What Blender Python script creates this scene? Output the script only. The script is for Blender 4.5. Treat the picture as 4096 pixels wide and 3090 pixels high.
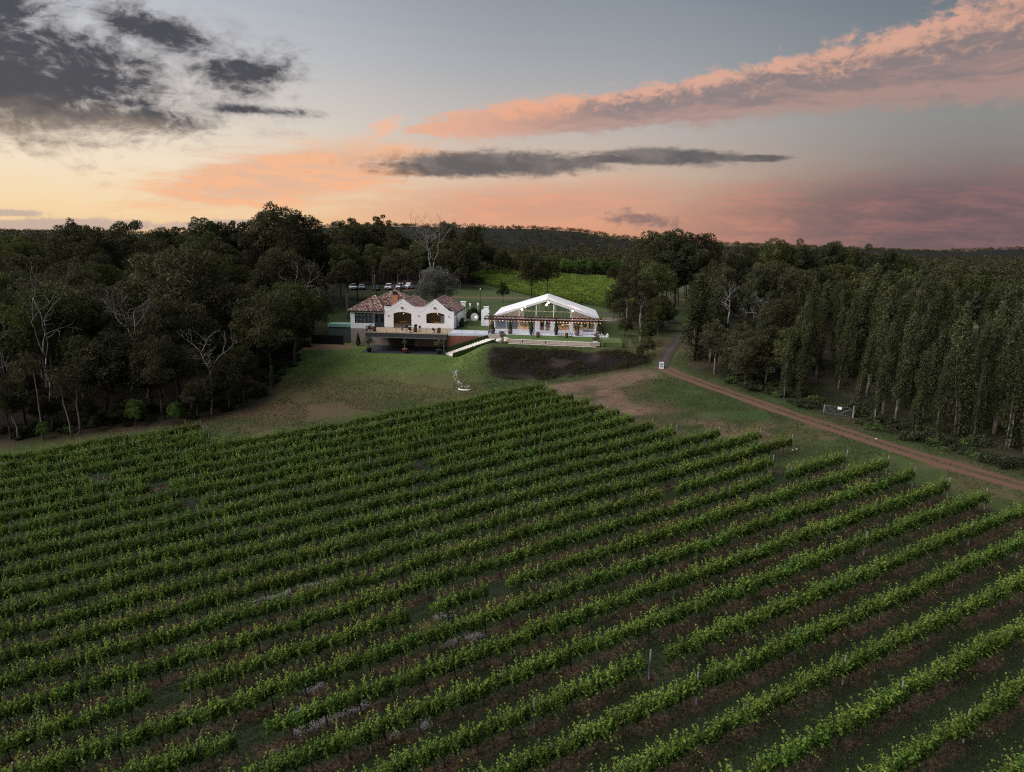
import bpy, bmesh, math, random
import numpy as np
from mathutils import Vector, Matrix
from mathutils.geometry import tessellate_polygon

for o in list(bpy.data.objects):
    bpy.data.objects.remove(o)
SC = bpy.context.scene
COL = SC.collection
R = math.radians

# ------------------------------------------------------------------ camera
FPX, ROLL, HOR, CZ = 2840.0, R(1.1), 968.0, 30.0       # focal length in photo pixels, roll, horizon row, height
PITCH = math.atan((1545 - HOR) / FPX)
cp, sp, cr, sr = math.cos(PITCH), math.sin(PITCH), math.cos(ROLL), math.sin(ROLL)
fwd = Vector((0, cp, -sp)); right0 = Vector((1, 0, 0)); up0 = Vector((0, sp, cp))
cright = right0 * cr + up0 * sr
cup = up0 * cr - right0 * sr
cam_data = bpy.data.cameras.new('camera')
cam = bpy.data.objects.new('camera', cam_data)
COL.objects.link(cam)
m = Matrix((cright, cup, -fwd)).transposed().to_4x4()
m.translation = (0, 0, CZ)
cam.matrix_world = m
cam_data.sensor_fit = 'HORIZONTAL'
cam_data.sensor_width = 36.0
cam_data.lens = 36.0 * FPX / 4096.0
cam_data.clip_start = 0.5
cam_data.clip_end = 30000
SC.camera = cam


def pix_ray(u, v):
    a = ((u - 2048) * cr + (v - 1545) * sr) / FPX
    b = -(-(u - 2048) * sr + (v - 1545) * cr) / FPX
    return np.array([a, cp + b * sp, -sp + b * cp])


def project(x, y, z):
    z = z - CZ
    d = y * cp - z * sp
    a = x / d * FPX
    b = (y * sp + z * cp) / d * FPX
    return a * cr + b * sr + 2048, -(b * cr - a * sr) + 1545, d


# ------------------------------------------------------------------ exposure, render options
SC.view_settings.view_transform = 'Standard'
SC.view_settings.look = 'None'
SC.view_settings.exposure = 0.0
SC.view_settings.gamma = 1.0
SC.render.engine = 'CYCLES'
SC.cycles.max_bounces = 6
SC.cycles.diffuse_bounces = 3
SC.cycles.glossy_bounces = 2
SC.cycles.transmission_bounces = 4
SC.cycles.transparent_max_bounces = 12
SC.cycles.caustics_reflective = False
SC.cycles.caustics_refractive = False
SC.cycles.use_denoising = False
SC.cycles.denoising_prefilter = 'ACCURATE'
SC.cycles.pixel_filter_type = 'BLACKMAN_HARRIS'
SC.cycles.filter_width = 1.15


def lin(r, g, b):
    f = lambda c: c / 12.92 if c <= 0.04045 else ((c + 0.055) / 1.055) ** 2.4
    return (f(r / 255), f(g / 255), f(b / 255))


# ------------------------------------------------------------------ node helpers
class S:
    """a socket (or number) with arithmetic that builds Math nodes"""
    nt = None

    def __init__(self, s): self.s = s

    @staticmethod
    def math(op, *args, clamp=False):
        n = S.nt.nodes.new('ShaderNodeMath'); n.operation = op; n.use_clamp = clamp
        for i, a in enumerate(args):
            a = a.s if isinstance(a, S) else a
            if isinstance(a, (int, float)): n.inputs[i].default_value = a
            else: S.nt.links.new(a, n.inputs[i])
        return S(n.outputs[0])

    def __add__(s, o): return S.math('ADD', s, o)
    def __radd__(s, o): return S.math('ADD', o, s)
    def __sub__(s, o): return S.math('SUBTRACT', s, o)
    def __rsub__(s, o): return S.math('SUBTRACT', o, s)
    def __mul__(s, o): return S.math('MULTIPLY', s, o)
    def __rmul__(s, o): return S.math('MULTIPLY', o, s)
    def __truediv__(s, o): return S.math('DIVIDE', s, o)


def sv(s): return s.s if isinstance(s, S) else s


def setin(sock, val):
    val = sv(val)
    if isinstance(val, bpy.types.NodeSocket): S.nt.links.new(val, sock)
    elif isinstance(val, (tuple, list)): sock.default_value = (*val, 1.0)[:len(sock.default_value)]
    else: sock.default_value = val


def smooth(lo, hi, x):
    n = S.nt.nodes.new('ShaderNodeMapRange'); n.interpolation_type = 'SMOOTHSTEP'
    setin(n.inputs[0], x); n.inputs[1].default_value = lo; n.inputs[2].default_value = hi
    return S(n.outputs[0])


def linear(lo, hi, a, b, x):
    n = S.nt.nodes.new('ShaderNodeMapRange')
    setin(n.inputs[0], x)
    for i, q in enumerate((lo, hi, a, b)): n.inputs[i + 1].default_value = q
    return S(n.outputs[0])


def vec(x, y, z):
    n = S.nt.nodes.new('ShaderNodeCombineXYZ')
    for i, q in enumerate((x, y, z)): setin(n.inputs[i], q)
    return S(n.outputs[0])


def noise(v, scale, detail=5, rough=0.55, dist=0.0):
    n = S.nt.nodes.new('ShaderNodeTexNoise')
    if v is not None: setin(n.inputs['Vector'], v)
    n.inputs['Scale'].default_value = scale; n.inputs['Detail'].default_value = detail
    n.inputs['Roughness'].default_value = rough; n.inputs['Distortion'].default_value = dist
    return S(n.outputs['Fac'])


def mixc(f, a, b, mode='MIX'):
    n = S.nt.nodes.new('ShaderNodeMix'); n.data_type = 'RGBA'; n.blend_type = mode
    setin(n.inputs[0], f); setin(n.inputs[6], a); setin(n.inputs[7], b)
    return S(n.outputs[2])


def ramp(x, stops, interp='LINEAR'):
    n = S.nt.nodes.new('ShaderNodeValToRGB'); setin(n.inputs[0], x)
    e = n.color_ramp.elements; n.color_ramp.interpolation = interp
    while len(e) < len(stops): e.new(0.5)
    for i, (p, c) in enumerate(stops):
        e[i].position = p; e[i].color = (*c, 1)
    return S(n.outputs[0])


# ------------------------------------------------------------------ sky (world) and sun
SUN_AZ, SUN_EL = R(-104), R(40)          # soft light of the bright western sky, left of the view
world = bpy.data.worlds.new('World'); SC.world = world
world.use_nodes = True
world.cycles.sampling_method = 'MANUAL'; world.cycles.sample_map_resolution = 512
nt = S.nt = world.node_tree
nt.nodes.clear()
tc = nt.nodes.new('ShaderNodeTexCoord')
sep = nt.nodes.new('ShaderNodeSeparateXYZ'); nt.links.new(tc.outputs['Generated'], sep.inputs[0])
DX, DY, DZ = (S(sep.outputs[i]) for i in range(3))
AZ = S.math('ARCTAN2', DX, DY)
EL = S.math('ARCSINE', DZ)


def ae(u, v):
    d = pix_ray(u, v)
    return math.atan2(d[0], d[1]), math.asin(d[2] / np.linalg.norm(d))


# clear sky: elevation ramps for the sunset side, straight ahead and the far side, mixed by bearing
E1 = linear(0.0, R(45), 0.0, 1.0, EL)      # 0..45 degrees


def deg(d): return d / 45.0


left = ramp(E1, [(0, lin(248, 206, 156)), (deg(2.2), lin(252, 224, 180)), (deg(5), lin(249, 230, 204)), (deg(8.5), lin(231, 221, 208)),
                 (deg(12.5), lin(205, 206, 210)), (deg(18), lin(176, 184, 196)), (1, lin(142, 150, 168))])
mid = ramp(E1, [(0, lin(231, 160, 122)), (deg(2), lin(232, 176, 140)), (deg(5), lin(218, 190, 168)), (deg(8.5), lin(195, 187, 182)),
                (deg(13), lin(166, 169, 174)), (deg(18), lin(140, 149, 161)), (1, lin(128, 138, 158))])
far = ramp(E1, [(0, lin(98, 88, 93)), (deg(2), lin(112, 97, 101)), (deg(5), lin(136, 124, 122)), (deg(8.5), lin(141, 141, 140)),
                (deg(13), lin(122, 131, 138)), (deg(18), lin(99, 113, 128)), (1, lin(116, 127, 148))])
sky = mixc(smooth(R(-30), R(6), AZ), left, mid)
sky = mixc(smooth(R(2), R(34), AZ), sky, far)
# physical dusk sky underneath, blended in over the whole dome
st = nt.nodes.new('ShaderNodeTexSky'); st.sky_type = 'NISHITA'; st.sun_disc = False
st.sun_elevation = R(2.0); st.sun_rotation = SUN_AZ
nish = mixc(1.0, S(st.outputs[0]), (0.1, 0.1, 0.1), 'MULTIPLY')
sky = mixc(0.06, sky, nish)


wn_ = nt.nodes.new('ShaderNodeTexNoise'); wn_.inputs['Scale'].default_value = 1.0; wn_.inputs['Detail'].default_value = 2
nt.links.new(vec(AZ * 14.0, EL * 26.0, 4.0).s, wn_.inputs['Vector'])
wsep = nt.nodes.new('ShaderNodeSeparateColor'); nt.links.new(wn_.outputs['Color'], wsep.inputs[0])
WA = AZ + (S(wsep.outputs[0]) - 0.5) * 0.05
WE = EL + (S(wsep.outputs[1]) - 0.5) * 0.022
STREAK = noise(vec(WA * 11.0, WE * 85.0, 3.1), 1.0, 6, 0.62) - 0.5
PUFF = noise(vec(WA * 19.0, WE * 36.0, 70.0), 1.0, 7, 0.6) - 0.5
FINE = noise(vec(WA * 62.0, WE * 95.0, 47.0), 1.0, 4, 0.62) - 0.5


def blob(u0, v0, u1, v1, half, sharp=1.0):
    """soft ellipse lying along a line in the sky (bearing / elevation)"""
    (a0, e0), (a1, e1) = ae(u0, v0), ae(u1, v1)
    ca, ce = (a0 + a1) / 2, (e0 + e1) / 2
    L = math.hypot(a1 - a0, e1 - e0) / 2
    tx, ty = (a1 - a0) / (2 * L), (e1 - e0) / (2 * L)
    w = half / FPX
    p, q = AZ - ca, EL - ce
    s_ = (p * tx + q * ty) * (1 / L)
    t_ = (q * tx - p * ty) * (1 / w)
    r2 = s_ * s_ + t_ * t_
    return S.math('EXPONENT', r2 * -sharp), t_, s_


def addmax(*ms):
    r = ms[0]
    for x in ms[1:]: r = S.math('MAXIMUM', r, x)
    return r


# -- broad rose veil low on the far side
vm, vt, _ = blob(2300, 925, 5200, 790, 165, 0.9)
vm2, _, _ = blob(1300, 850, 3000, 790, 110, 0.9)
veil = smooth(0.12, 0.95, addmax(vm, vm2 * 0.72) + STREAK * 0.85 + FINE * 0.2)
vlit = smooth(-0.2, 0.24, STREAK + PUFF * 0.3 + FINE * 0.15)
vcol = mixc(smooth(R(2), R(30), AZ), mixc(vlit, lin(196, 146, 130), lin(232, 164, 134)), mixc(vlit, lin(103, 91, 97), lin(148, 108, 107)))
sky = mixc(veil * 0.88, sky, vcol)
# -- peach streaks left of centre
m1, t1, _ = blob(560, 775, 1740, 625, 100, 0.95)
pk = smooth(0.16, 0.70, m1 + STREAK * 0.95 + PUFF * 0.35)
sky = mixc(pk * 0.88, sky, mixc(smooth(-0.13, 0.12, STREAK + FINE * 0.4), lin(226, 180, 152), lin(248, 182, 138)))
# -- small peach tufts
m2, _, _ = blob(1430, 560, 1640, 455, 55, 1.0)
pt = smooth(0.52, 1.05, m2 + PUFF * 1.2 + FINE * 0.8)
sky = mixc(pt * 0.7, sky, lin(250, 184, 146))
# -- the long lit band rising to the right
bm, bt, bs = blob(1640, 520, 5000, -10, 165, 1.0)
widen = linear(-1.0, 1.0, 3.2, 0.40, bs)
bt2 = bt * widen
edge = PUFF * 1.0 + FINE * 0.8
core = S.math('EXPONENT', (bt2 * bt2 + S.math('POWER', S.math('ABSOLUTE', bs), 8.0)) * -1.0)
band = smooth(0.22, 0.55, core + edge * 0.9 + STREAK * linear(-1.0, 0.2, 0.9, 0.1, bs)) * smooth(-1.75, -0.35, bt2 + STREAK * 1.2)
lit = smooth(0.10, 1.0, bt2 + edge * 2.2 + STREAK * 0.8)
bcol = mixc(lit, lin(140, 124, 124), lin(224, 170, 146))
bcol = mixc(smooth(0.1, -0.8, bt2 + STREAK * 2.6 + FINE * 0.8), bcol, lin(178, 142, 133))
bcol = mixc(smooth(R(9), R(-8), AZ + PUFF * 0.12), bcol, lin(234, 174, 144))
sky = mixc(band * 0.86, sky, bcol)
# -- wisps fanning above the band near the centre
wm, _, _ = blob(1800, 480, 2520, 385, 75, 1.0)
ws = smooth(0.50, 1.05, wm + PUFF * 1.1 + FINE * 0.8)
sky = mixc(ws * 0.65, sky, lin(236, 172, 140))
# -- grey lens cloud ahead
g1, gt, _ = blob(1440, 660, 2500, 645, 50, 1.0)
g2, gt2, _ = blob(2340, 626, 3000, 630, 34, 1.0)
g4, _, _ = blob(2200, 640, 2600, 634, 17, 1.0)
g3, _, _ = blob(2880, 636, 3160, 632, 14, 1.0)
gm = smooth(0.20, 0.72, addmax(g1, g2, g3, g4) + STREAK * 0.8 + FINE * 0.55 + PUFF * 0.5)
gcol = mixc(smooth(-0.1, 0.2, PUFF + gt * 0.08), lin(90, 88, 92), lin(124, 116, 114))
sky = mixc(gm * 0.93, sky, gcol)
# -- dark cumulus over the sunset side
d1, dt1, _ = blob(-560, 300, 720, 335, 205, 1.0)
d2, dt2, _ = blob(290, 25, 880, 200, 70, 1.0)
d3, dt3, _ = blob(700, 295, 1200, 295, 82, 1.0)
d4, _, _ = blob(740, 425, 1330, 455, 24, 1.0)
d5, _, _ = blob(-300, 40, 190, 20, 85, 1.0)
d6, _, _ = blob(50, 450, 900, 495, 58, 1.0)
dd = addmax(d1, d2 * 0.92, d3 * 0.92, d4 * 0.75, d5, d6 * 0.9) + PUFF * 1.1 + FINE * 0.7 + STREAK * 0.25
dm = smooth(0.17, 0.80, dd)
dv, _, _ = blob(-300, 210, 1420, 330, 300, 1.0)
dw = smooth(0.45, 1.05, dv + PUFF * 1.3 + STREAK * 0.7 + FINE * 0.5)
sky = mixc(dw * 0.38, sky, lin(150, 147, 150))
dcol = mixc(smooth(0.28, 0.85, dd + FINE * 0.5), lin(136, 131, 132), lin(68, 69, 77))
dcol = mixc(smooth(ae(250, 380)[1], ae(250, 540)[1], EL + PUFF * 0.05), dcol, lin(146, 130, 118))
sky = mixc(dm * 0.95, sky, dcol)
# -- low cloud bank and scraps near the horizon
k1, _, _ = blob(-600, 900, 900, 905, 26, 1.0)
k2, _, _ = blob(2350, 850, 2800, 912, 40, 1.0)
k3, _, _ = blob(-250, 850, 200, 855, 15, 1.0)
k4, _, _ = blob(70, 760, 160, 770, 18, 1.0)
k5, _, _ = blob(620, 905, 1200, 895, 22, 1.0)
km = smooth(0.30, 0.72, addmax(k1, k2 * 0.68, k3, k5) + STREAK * 0.5 + FINE * 0.9 + PUFF * 0.9)
sky = mixc(km * 0.75, sky, mixc(smooth(R(-5), R(8), AZ), lin(186, 166, 160), lin(122, 106, 108)))
# -- below the horizon: dull ground haze
sky = mixc(smooth(R(0.0), R(-2.0), EL), sky, lin(70, 66, 64))

bg = nt.nodes.new('ShaderNodeBackground'); setin(bg.inputs[0], sky); bg.inputs[1].default_value = 1.0
wo = nt.nodes.new('ShaderNodeOutputWorld'); nt.links.new(bg.outputs[0], wo.inputs[0])

sun_d = bpy.data.lights.new('sun', 'SUN'); sun_d.energy = 4.9; sun_d.angle = R(75); sun_d.color = (1.0, 0.985, 0.98)
sun = bpy.data.objects.new('sun', sun_d); COL.objects.link(sun)
sd = Vector((math.sin(SUN_AZ) * math.cos(SUN_EL), math.cos(SUN_AZ) * math.cos(SUN_EL), math.sin(SUN_EL)))
sun.rotation_euler = sd.to_track_quat('Z', 'Y').to_euler()

# ------------------------------------------------------------------ object helpers
RNG = np.random.default_rng(11)
random.seed(5)


def link(o, parent=None):
    COL.objects.link(o)
    if parent is not None: o.parent = parent
    return o


def tag(o, label=None, cat=None, group=None, kind=None):
    if label: o['label'] = label
    if cat: o['category'] = cat
    if group: o['group'] = group
    if kind: o['kind'] = kind
    return o


def thing(name, label, cat, loc=(0, 0, 0), rz=0.0, group=None):
    o = bpy.data.objects.new(name, None); o.empty_display_size = 0.2
    link(o); o.location = loc; o.rotation_euler = (0, 0, rz)
    return tag(o, label, cat, group)


def copy_tree(o, parent=None):
    c = o.copy(); COL.objects.link(c); c.parent = parent
    for ch in list(o.children): copy_tree(ch, c)
    return c


class MB:
    """collects boxes, tubes, prisms, then links them as one mesh object"""

    def __init__(s): s.v = []; s.f = []

    def add(s, vs, fs):
        n = len(s.v); s.v += [tuple(p) for p in vs]; s.f += [tuple(i + n for i in f) for f in fs]; return s

    def box(s, x0, x1, y0, y1, z0, z1):
        vs = [(x, y, z) for z in (z0, z1) for y in (y0, y1) for x in (x0, x1)]
        return s.add(vs, [(0, 2, 3, 1), (4, 5, 7, 6), (0, 1, 5, 4), (2, 6, 7, 3), (0, 4, 6, 2), (1, 3, 7, 5)])

    def bar(s, p, q, w, h):
        p, q = Vector(p), Vector(q); d = (q - p).normalized()
        sd_ = d.cross(Vector((0, 0, 1)))
        sd_ = Vector((1, 0, 0)) if sd_.length < 1e-4 else sd_.normalized()
        up = sd_.cross(d)
        vs = [e + sd_ * (i * w / 2) + up * (j * h / 2) for e in (p, q) for j in (-1, 1) for i in (-1, 1)]
        return s.add(vs, [(0, 1, 3, 2), (4, 6, 7, 5), (0, 4, 5, 1), (2, 3, 7, 6), (0, 2, 6, 4), (1, 5, 7, 3)])

    def tube(s, pts, rad, n=6, cap=True):
        pts = [Vector(p) for p in pts]
        rad = rad if isinstance(rad, (list, tuple)) else [rad] * len(pts)
        base = len(s.v); ref = Vector((0.3, 0.9, 0.1))
        for i, p in enumerate(pts):
            d = (pts[min(i + 1, len(pts) - 1)] - pts[max(i - 1, 0)])
            d = d.normalized() if d.length > 1e-6 else Vector((0, 0, 1))
            x = d.cross(ref)
            x = d.cross(Vector((1, 0, 0))) if x.length < 1e-3 else x
            x.normalize(); y = d.cross(x)
            for k in range(n):
                a = 2 * math.pi * k / n
                s.v.append(tuple(p + (x * math.cos(a) + y * math.sin(a)) * rad[i]))
        for i in range(len(pts) - 1):
            for k in range(n):
                a, b = base + i * n + k, base + i * n + (k + 1) % n
                s.f.append((a, b, b + n, a + n))
        if cap:
            s.f.append(tuple(base + k for k in range(n))[::-1])
            s.f.append(tuple(base + (len(pts) - 1) * n + k for k in range(n)))
        return s

    def lathe(s, prof, n=14, c=(0, 0, 0)):
        return s.tube_z([(r, z) for r, z in prof], n, c)

    def tube_z(s, prof, n, c):
        base = len(s.v)
        for r, z in prof:
            for k in range(n):
                a = 2 * math.pi * k / n
                s.v.append((c[0] + r * math.cos(a), c[1] + r * math.sin(a), c[2] + z))
        for i in range(len(prof) - 1):
            for k in range(n):
                a, b = base + i * n + k, base + i * n + (k + 1) % n
                s.f.append((a, b, b + n, a + n))
        s.f.append(tuple(base + k for k in range(n))[::-1])
        s.f.append(tuple(base + (len(prof) - 1) * n + k for k in range(n)))
        return s

    def wall(s, outer, holes, y0, y1):
        """polygon in the local x-z plane with holes, given thickness y0..y1"""
        loops = [outer] + list(holes)
        pts = [p for l in loops for p in l]
        tris = tessellate_polygon([[Vector((p[0], p[1], 0)) for p in l] for l in loops])
        n = len(pts)
        fs = []
        for t in tris:
            a, b, c = t
            ar = (pts[b][0] - pts[a][0]) * (pts[c][1] - pts[a][1]) - (pts[c][0] - pts[a][0]) * (pts[b][1] - pts[a][1])
            if ar < 0: b, c = c, b
            fs.append((a, b, c)); fs.append((a + n, c + n, b + n))
        k = 0
        for l in loops:
            m_ = len(l)
            for i in range(m_):
                a, b = k + i, k + (i + 1) % m_
                fs.append((a, a + n, b + n, b))
            k += m_
        return s.add([(p[0], y0, p[1]) for p in pts] + [(p[0], y1, p[1]) for p in pts], fs)

    def mesh(s, name, mat, smooth_=False):
        me = bpy.data.meshes.new(name); me.from_pydata(s.v, [], s.f); me.update()
        if mat is not None: me.materials.append(mat)
        if smooth_: me.polygons.foreach_set('use_smooth', [True] * len(me.polygons))
        return me

    def build(s, name, mat, parent=None, smooth_=False):
        o = bpy.data.objects.new(name, s.mesh(name, mat, smooth_))
        return link(o, parent)


def obj(name, me, parent=None):
    return link(bpy.data.objects.new(name, me), parent)


# ------------------------------------------------------------------ materials
MATS = {}


def new_mat(name):
    mt = bpy.data.materials.new(name); mt.use_nodes = True; mt.node_tree.nodes.clear(); S.nt = mt.node_tree
    return mt


def finish(shader):
    o = S.nt.nodes.new('ShaderNodeOutputMaterial'); S.nt.links.new(shader, o.inputs[0])


def principled(color, rough=0.7, metal=0.0, spec=0.3, bump=None, bstr=0.3, bdist=0.02, emit=None, estr=0.0, trans=0.0):
    p = S.nt.nodes.new('ShaderNodeBsdfPrincipled')
    setin(p.inputs['Base Color'], color); setin(p.inputs['Roughness'], rough); p.inputs['Metallic'].default_value = metal
    p.inputs['Specular IOR Level'].default_value = spec
    p.inputs['Transmission Weight'].default_value = trans
    if emit is not None:
        setin(p.inputs['Emission Color'], emit); p.inputs['Emission Strength'].default_value = estr
    if bump is not None:
        b = S.nt.nodes.new('ShaderNodeBump'); b.inputs['Strength'].default_value = bstr; b.inputs['Distance'].default_value = bdist
        setin(b.inputs['Height'], bump); S.nt.links.new(b.outputs[0], p.inputs['Normal'])
    return p.outputs[0]


def coords(kind='Object'):
    n = S.nt.nodes.new('ShaderNodeTexCoord'); return S(n.outputs[kind])


def attr(name, out='Fac'):
    n = S.nt.nodes.new('ShaderNodeAttribute'); n.attribute_name = name; return S(n.outputs[out])


def plain(name, col, rough=0.7, var=0.25, scale=3.0, metal=0.0, spec=0.3, bstr=0.2, stretch=(1, 1, 1)):
    """colour broken up by two scales of noise, with a little relief"""
    if name in MATS: return MATS[name]
    mt = new_mat(name)
    c = coords()
    mp = S.nt.nodes.new('ShaderNodeMapping'); setin(mp.inputs[0], c); mp.inputs['Scale'].default_value = stretch
    c = S(mp.outputs[0])
    n1 = noise(c, scale, 5, 0.6); n2 = noise(c, scale * 9, 3, 0.6)
    f = n1 * 0.65 + n2 * 0.35
    lo = tuple(x * (1 - var) for x in col); hi = tuple(min(1, x * (1 + var)) for x in col)
    colr = mixc(smooth(0.3, 0.7, f), lo, hi)
    finish(principled(colr, rough, metal, spec, f, bstr))
    MATS[name] = mt
    return mt


def leaf_mat(name, dark, mid_, light, trans=0.3, objvar=0.25):
    """foliage: tint attribute per leaf and clump plus a change from plant to plant"""
    mt = new_mat(name)
    oi = S.nt.nodes.new('ShaderNodeObjectInfo')
    t = attr('tint')
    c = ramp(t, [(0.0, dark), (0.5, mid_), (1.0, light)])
    hv = S.nt.nodes.new('ShaderNodeHueSaturation'); setin(hv.inputs['Color'], c)
    setin(hv.inputs['Value'], linear(0, 1, 1 - objvar, 1 + objvar, S(oi.outputs['Random'])))
    r2 = S.math('FRACT', S(oi.outputs['Random']) * 7.31)
    setin(hv.inputs['Hue'], linear(0, 1, 0.482, 0.512, r2))
    d = S.nt.nodes.new('ShaderNodeBsdfDiffuse'); S.nt.links.new(hv.outputs[0], d.inputs[0])
    tr = S.nt.nodes.new('ShaderNodeBsdfTranslucent'); S.nt.links.new(hv.outputs[0], tr.inputs[0])
    mx = S.nt.nodes.new('ShaderNodeMixShader'); mx.inputs[0].default_value = trans
    S.nt.links.new(d.outputs[0], mx.inputs[1]); S.nt.links.new(tr.outputs[0], mx.inputs[2])
    finish(mx.outputs[0])
    MATS[name] = mt
    return mt


def bark_mat(name, a, b):
    mt = new_mat(name); c = coords()
    mp = S.nt.nodes.new('ShaderNodeMapping'); setin(mp.inputs[0], c); mp.inputs['Scale'].default_value = (3, 3, 0.7)
    n1 = noise(S(mp.outputs[0]), 2.0, 6, 0.65)
    finish(principled(mixc(smooth(0.3, 0.7, n1), a, b), 0.9, 0, 0.15, n1, 0.5, 0.03))
    MATS[name] = mt
    return mt


# ------------------------------------------------------------------ the lie of the land
YAW = R(4)
E1A = np.array([math.cos(YAW), -math.sin(YAW)]); E2A = np.array([math.sin(YAW), math.cos(YAW)])
OB = (-10.9, 130.3, 14.0)                 # right front corner of the white house at floor level


def loc_ab(x, y):
    dx, dy = x - OB[0], y - OB[1]
    return dx * E1A[0] + dy * E1A[1], dx * E2A[0] + dy * E2A[1]


def W(a, b, c=0.0):
    return (OB[0] + a * E1A[0] + b * E2A[0], OB[1] + a * E1A[1] + b * E2A[1], OB[2] + c)


def sst(lo, hi, x):
    t = np.clip((x - lo) / (hi - lo), 0, 1); return t * t * (3 - 2 * t)


def hash2(i, j, s):
    h = np.sin(i * 127.1 + j * 311.7 + s * 74.7) * 43758.5453
    return h - np.floor(h)


def vnoise(x, y, s=0):
    xi, yi = np.floor(x), np.floor(y); fx, fy = x - xi, y - yi
    fx = fx * fx * (3 - 2 * fx); fy = fy * fy * (3 - 2 * fy)
    a, b, c, d = hash2(xi, yi, s), hash2(xi + 1, yi, s), hash2(xi, yi + 1, s), hash2(xi + 1, yi + 1, s)
    return (a * (1 - fx) + b * fx) * (1 - fy) + (c * (1 - fx) + d * fx) * fy


def fbm(x, y, s=0, o=4):
    r, am, t = 0, 0.5, 0
    for k in range(o):
        r = r + am * vnoise(x * 2 ** k, y * 2 ** k, s + k * 3.7); t += am; am *= 0.5
    return r / t


RIDGE_AZ = np.array([-2, -.62, -.45, -.33, -.26, -.18, -.08, .03, .09, .13, .19, .27, .40, .58, .70, .80, 2]);
RIDGE_PX = np.array([14, 14, 18, 36, 54, 64, 64, 64, 56, 42, 26, 20, 12, 2, 24, 30, 20])


def H(x, y):
    x = np.asarray(x, float); y = np.asarray(y, float)
    a, b = loc_ab(x, y)
    xc = 85 * np.tanh(x / 85); yc = np.minimum(y, 165)
    base = 0.9 + 0.06 * xc + 0.083 * yc
    base = base + (fbm(x / 14, y / 14, 2) - 0.5) * 0.35 * sst(20, 50, y)
    plat = 13.93 + 0.021 * np.clip(y - 135, 0, 165) - 6.5 * sst(45, 140, x) - 3.0 * sst(-60, -160, x)
    plat = plat - 10.0 * sst(285, 430, y)
    lawn = base + (10.62 - base) * sst(-34, -11, b) * sst(-46, -26, a) * sst(15, 5, b)
    up_house = sst(2.0, 5.0, b) * sst(-21.5, -19.0, a) + sst(4, 30, b) * sst(-19, -21.5, a)
    left = lawn + (plat - lawn) * np.clip(up_house, 0, 1)
    bank = base + (13.2 - base) * sst(-24.5, -12.6, b)
    right_ = bank + (plat - bank) * sst(-6.0, -1.2, b)
    h = left + (right_ - left) * sst(1.5, 8.5, a) * (1 - sst(-7.2, -6.6, b) * sst(8.5, -1, a)) + 0
    # garden strip between house and marquee is level
    g = sst(-0.6, 0.1, a) * sst(-6.4, -3.5, b)
    h = h + (plat - h) * g * sst(9.2, 7.0, a)
    h = h + (13.6 - h) * sst(-4.5, -3, b) * sst(19, 17, b) * sst(6, 7.5, a) * sst(28, 26.5, a)   # under the marquee floor
    far_ = sst(150, 230, y)
    # hills
    az = x / np.maximum(y, 1.0)
    pk = 30 - 11 + np.interp(az, RIDGE_AZ, RIDGE_PX) * 2200 / FPX
    rid = np.exp(-((y - 2200) / 720) ** 2)
    low = 7.5 + (fbm(x / 160, y / 160, 8) - 0.5) * 5
    hill = low + (np.maximum(pk, low) - low) * rid
    t = sst(330, 560, y)
    h = h * (1 - t) + hill * t
    out = sst(-30, -160, y)
    return h * (1 - out) + out * (-2)


def h1(x, y): return float(H(np.array([x]), np.array([y]))[0])


def ground_at(u, v):
    """the point of the land that a photo pixel looks at"""
    d = pix_ray(u, v)
    ts = np.concatenate([np.linspace(25, 400, 1500), np.linspace(401, 3000, 1300)]) / d[1]
    xs, ys, zs = d[0] * ts, d[1] * ts, CZ + d[2] * ts
    below = np.nonzero(zs < H(xs, ys))[0]
    i = below[0] if len(below) else len(ts) - 1
    lo, hi = ts[max(i - 1, 0)], ts[i]
    for _ in range(20):
        t = (lo + hi) / 2
        if CZ + d[2] * t < h1(d[0] * t, d[1] * t): hi = t
        else: lo = t
    return float(d[0] * hi), float(d[1] * hi), h1(d[0] * hi, d[1] * hi)


def in_poly(x, y, poly):
    ins = np.zeros(np.shape(x), bool); n = len(poly)
    for i in range(n):
        x0, y0 = poly[i]; x1, y1 = poly[(i + 1) % n]
        c = ((y0 > y) != (y1 > y)) & (x < (x1 - x0) * (y - y0) / (y1 - y0 + 1e-12) + x0)
        ins ^= c
    return ins


def poly_dist(x, y, line):
    d = np.full(np.shape(x), 1e9)
    for (x0, y0), (x1, y1) in zip(line[:-1], line[1:]):
        dx, dy = x1 - x0, y1 - y0
        t = np.clip(((x - x0) * dx + (y - y0) * dy) / (dx * dx + dy * dy), 0, 1)
        d = np.minimum(d, np.hypot(x - x0 - t * dx, y - y0 - t * dy))
    return d


def soft_poly(x, y, poly, w):
    d = poly_dist(x, y, list(poly) + [poly[0]])
    s_ = np.where(in_poly(x, y, poly), d, -d)
    return sst(-w, w, s_)


def gp(*uv): return [ground_at(u, v)[:2] for u, v in uv]


# vineyard geometry (fitted): row k lies at distance DK - 3k along the row normal
TH = 0.4803
RD = np.array([math.cos(TH), math.sin(TH)]); RN = np.array([-math.sin(TH), math.cos(TH)])
DK = 86.73 + 0.1
ROW_END = {-2: (800, 1705), -1: (822, 1725), 0: (838, 1752), 1: (2150, 1562), 2: (2204, 1588), 3: (2262, 1604), 4: (2334, 1625), 5: (2400, 1648),
           6: (2462, 1680), 7: (2526, 1706), 8: (2596, 1732), 9: (2680, 1750), 10: (2866, 1765), 11: (3022, 1776), 12: (3143, 1800),
           13: (3078, 1890), 14: (3350, 1862), 15: (3495, 1880), 16: (3612, 1930), 17: (3748, 1972), 18: (3912, 2030), 19: (4062, 2075)}


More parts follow.
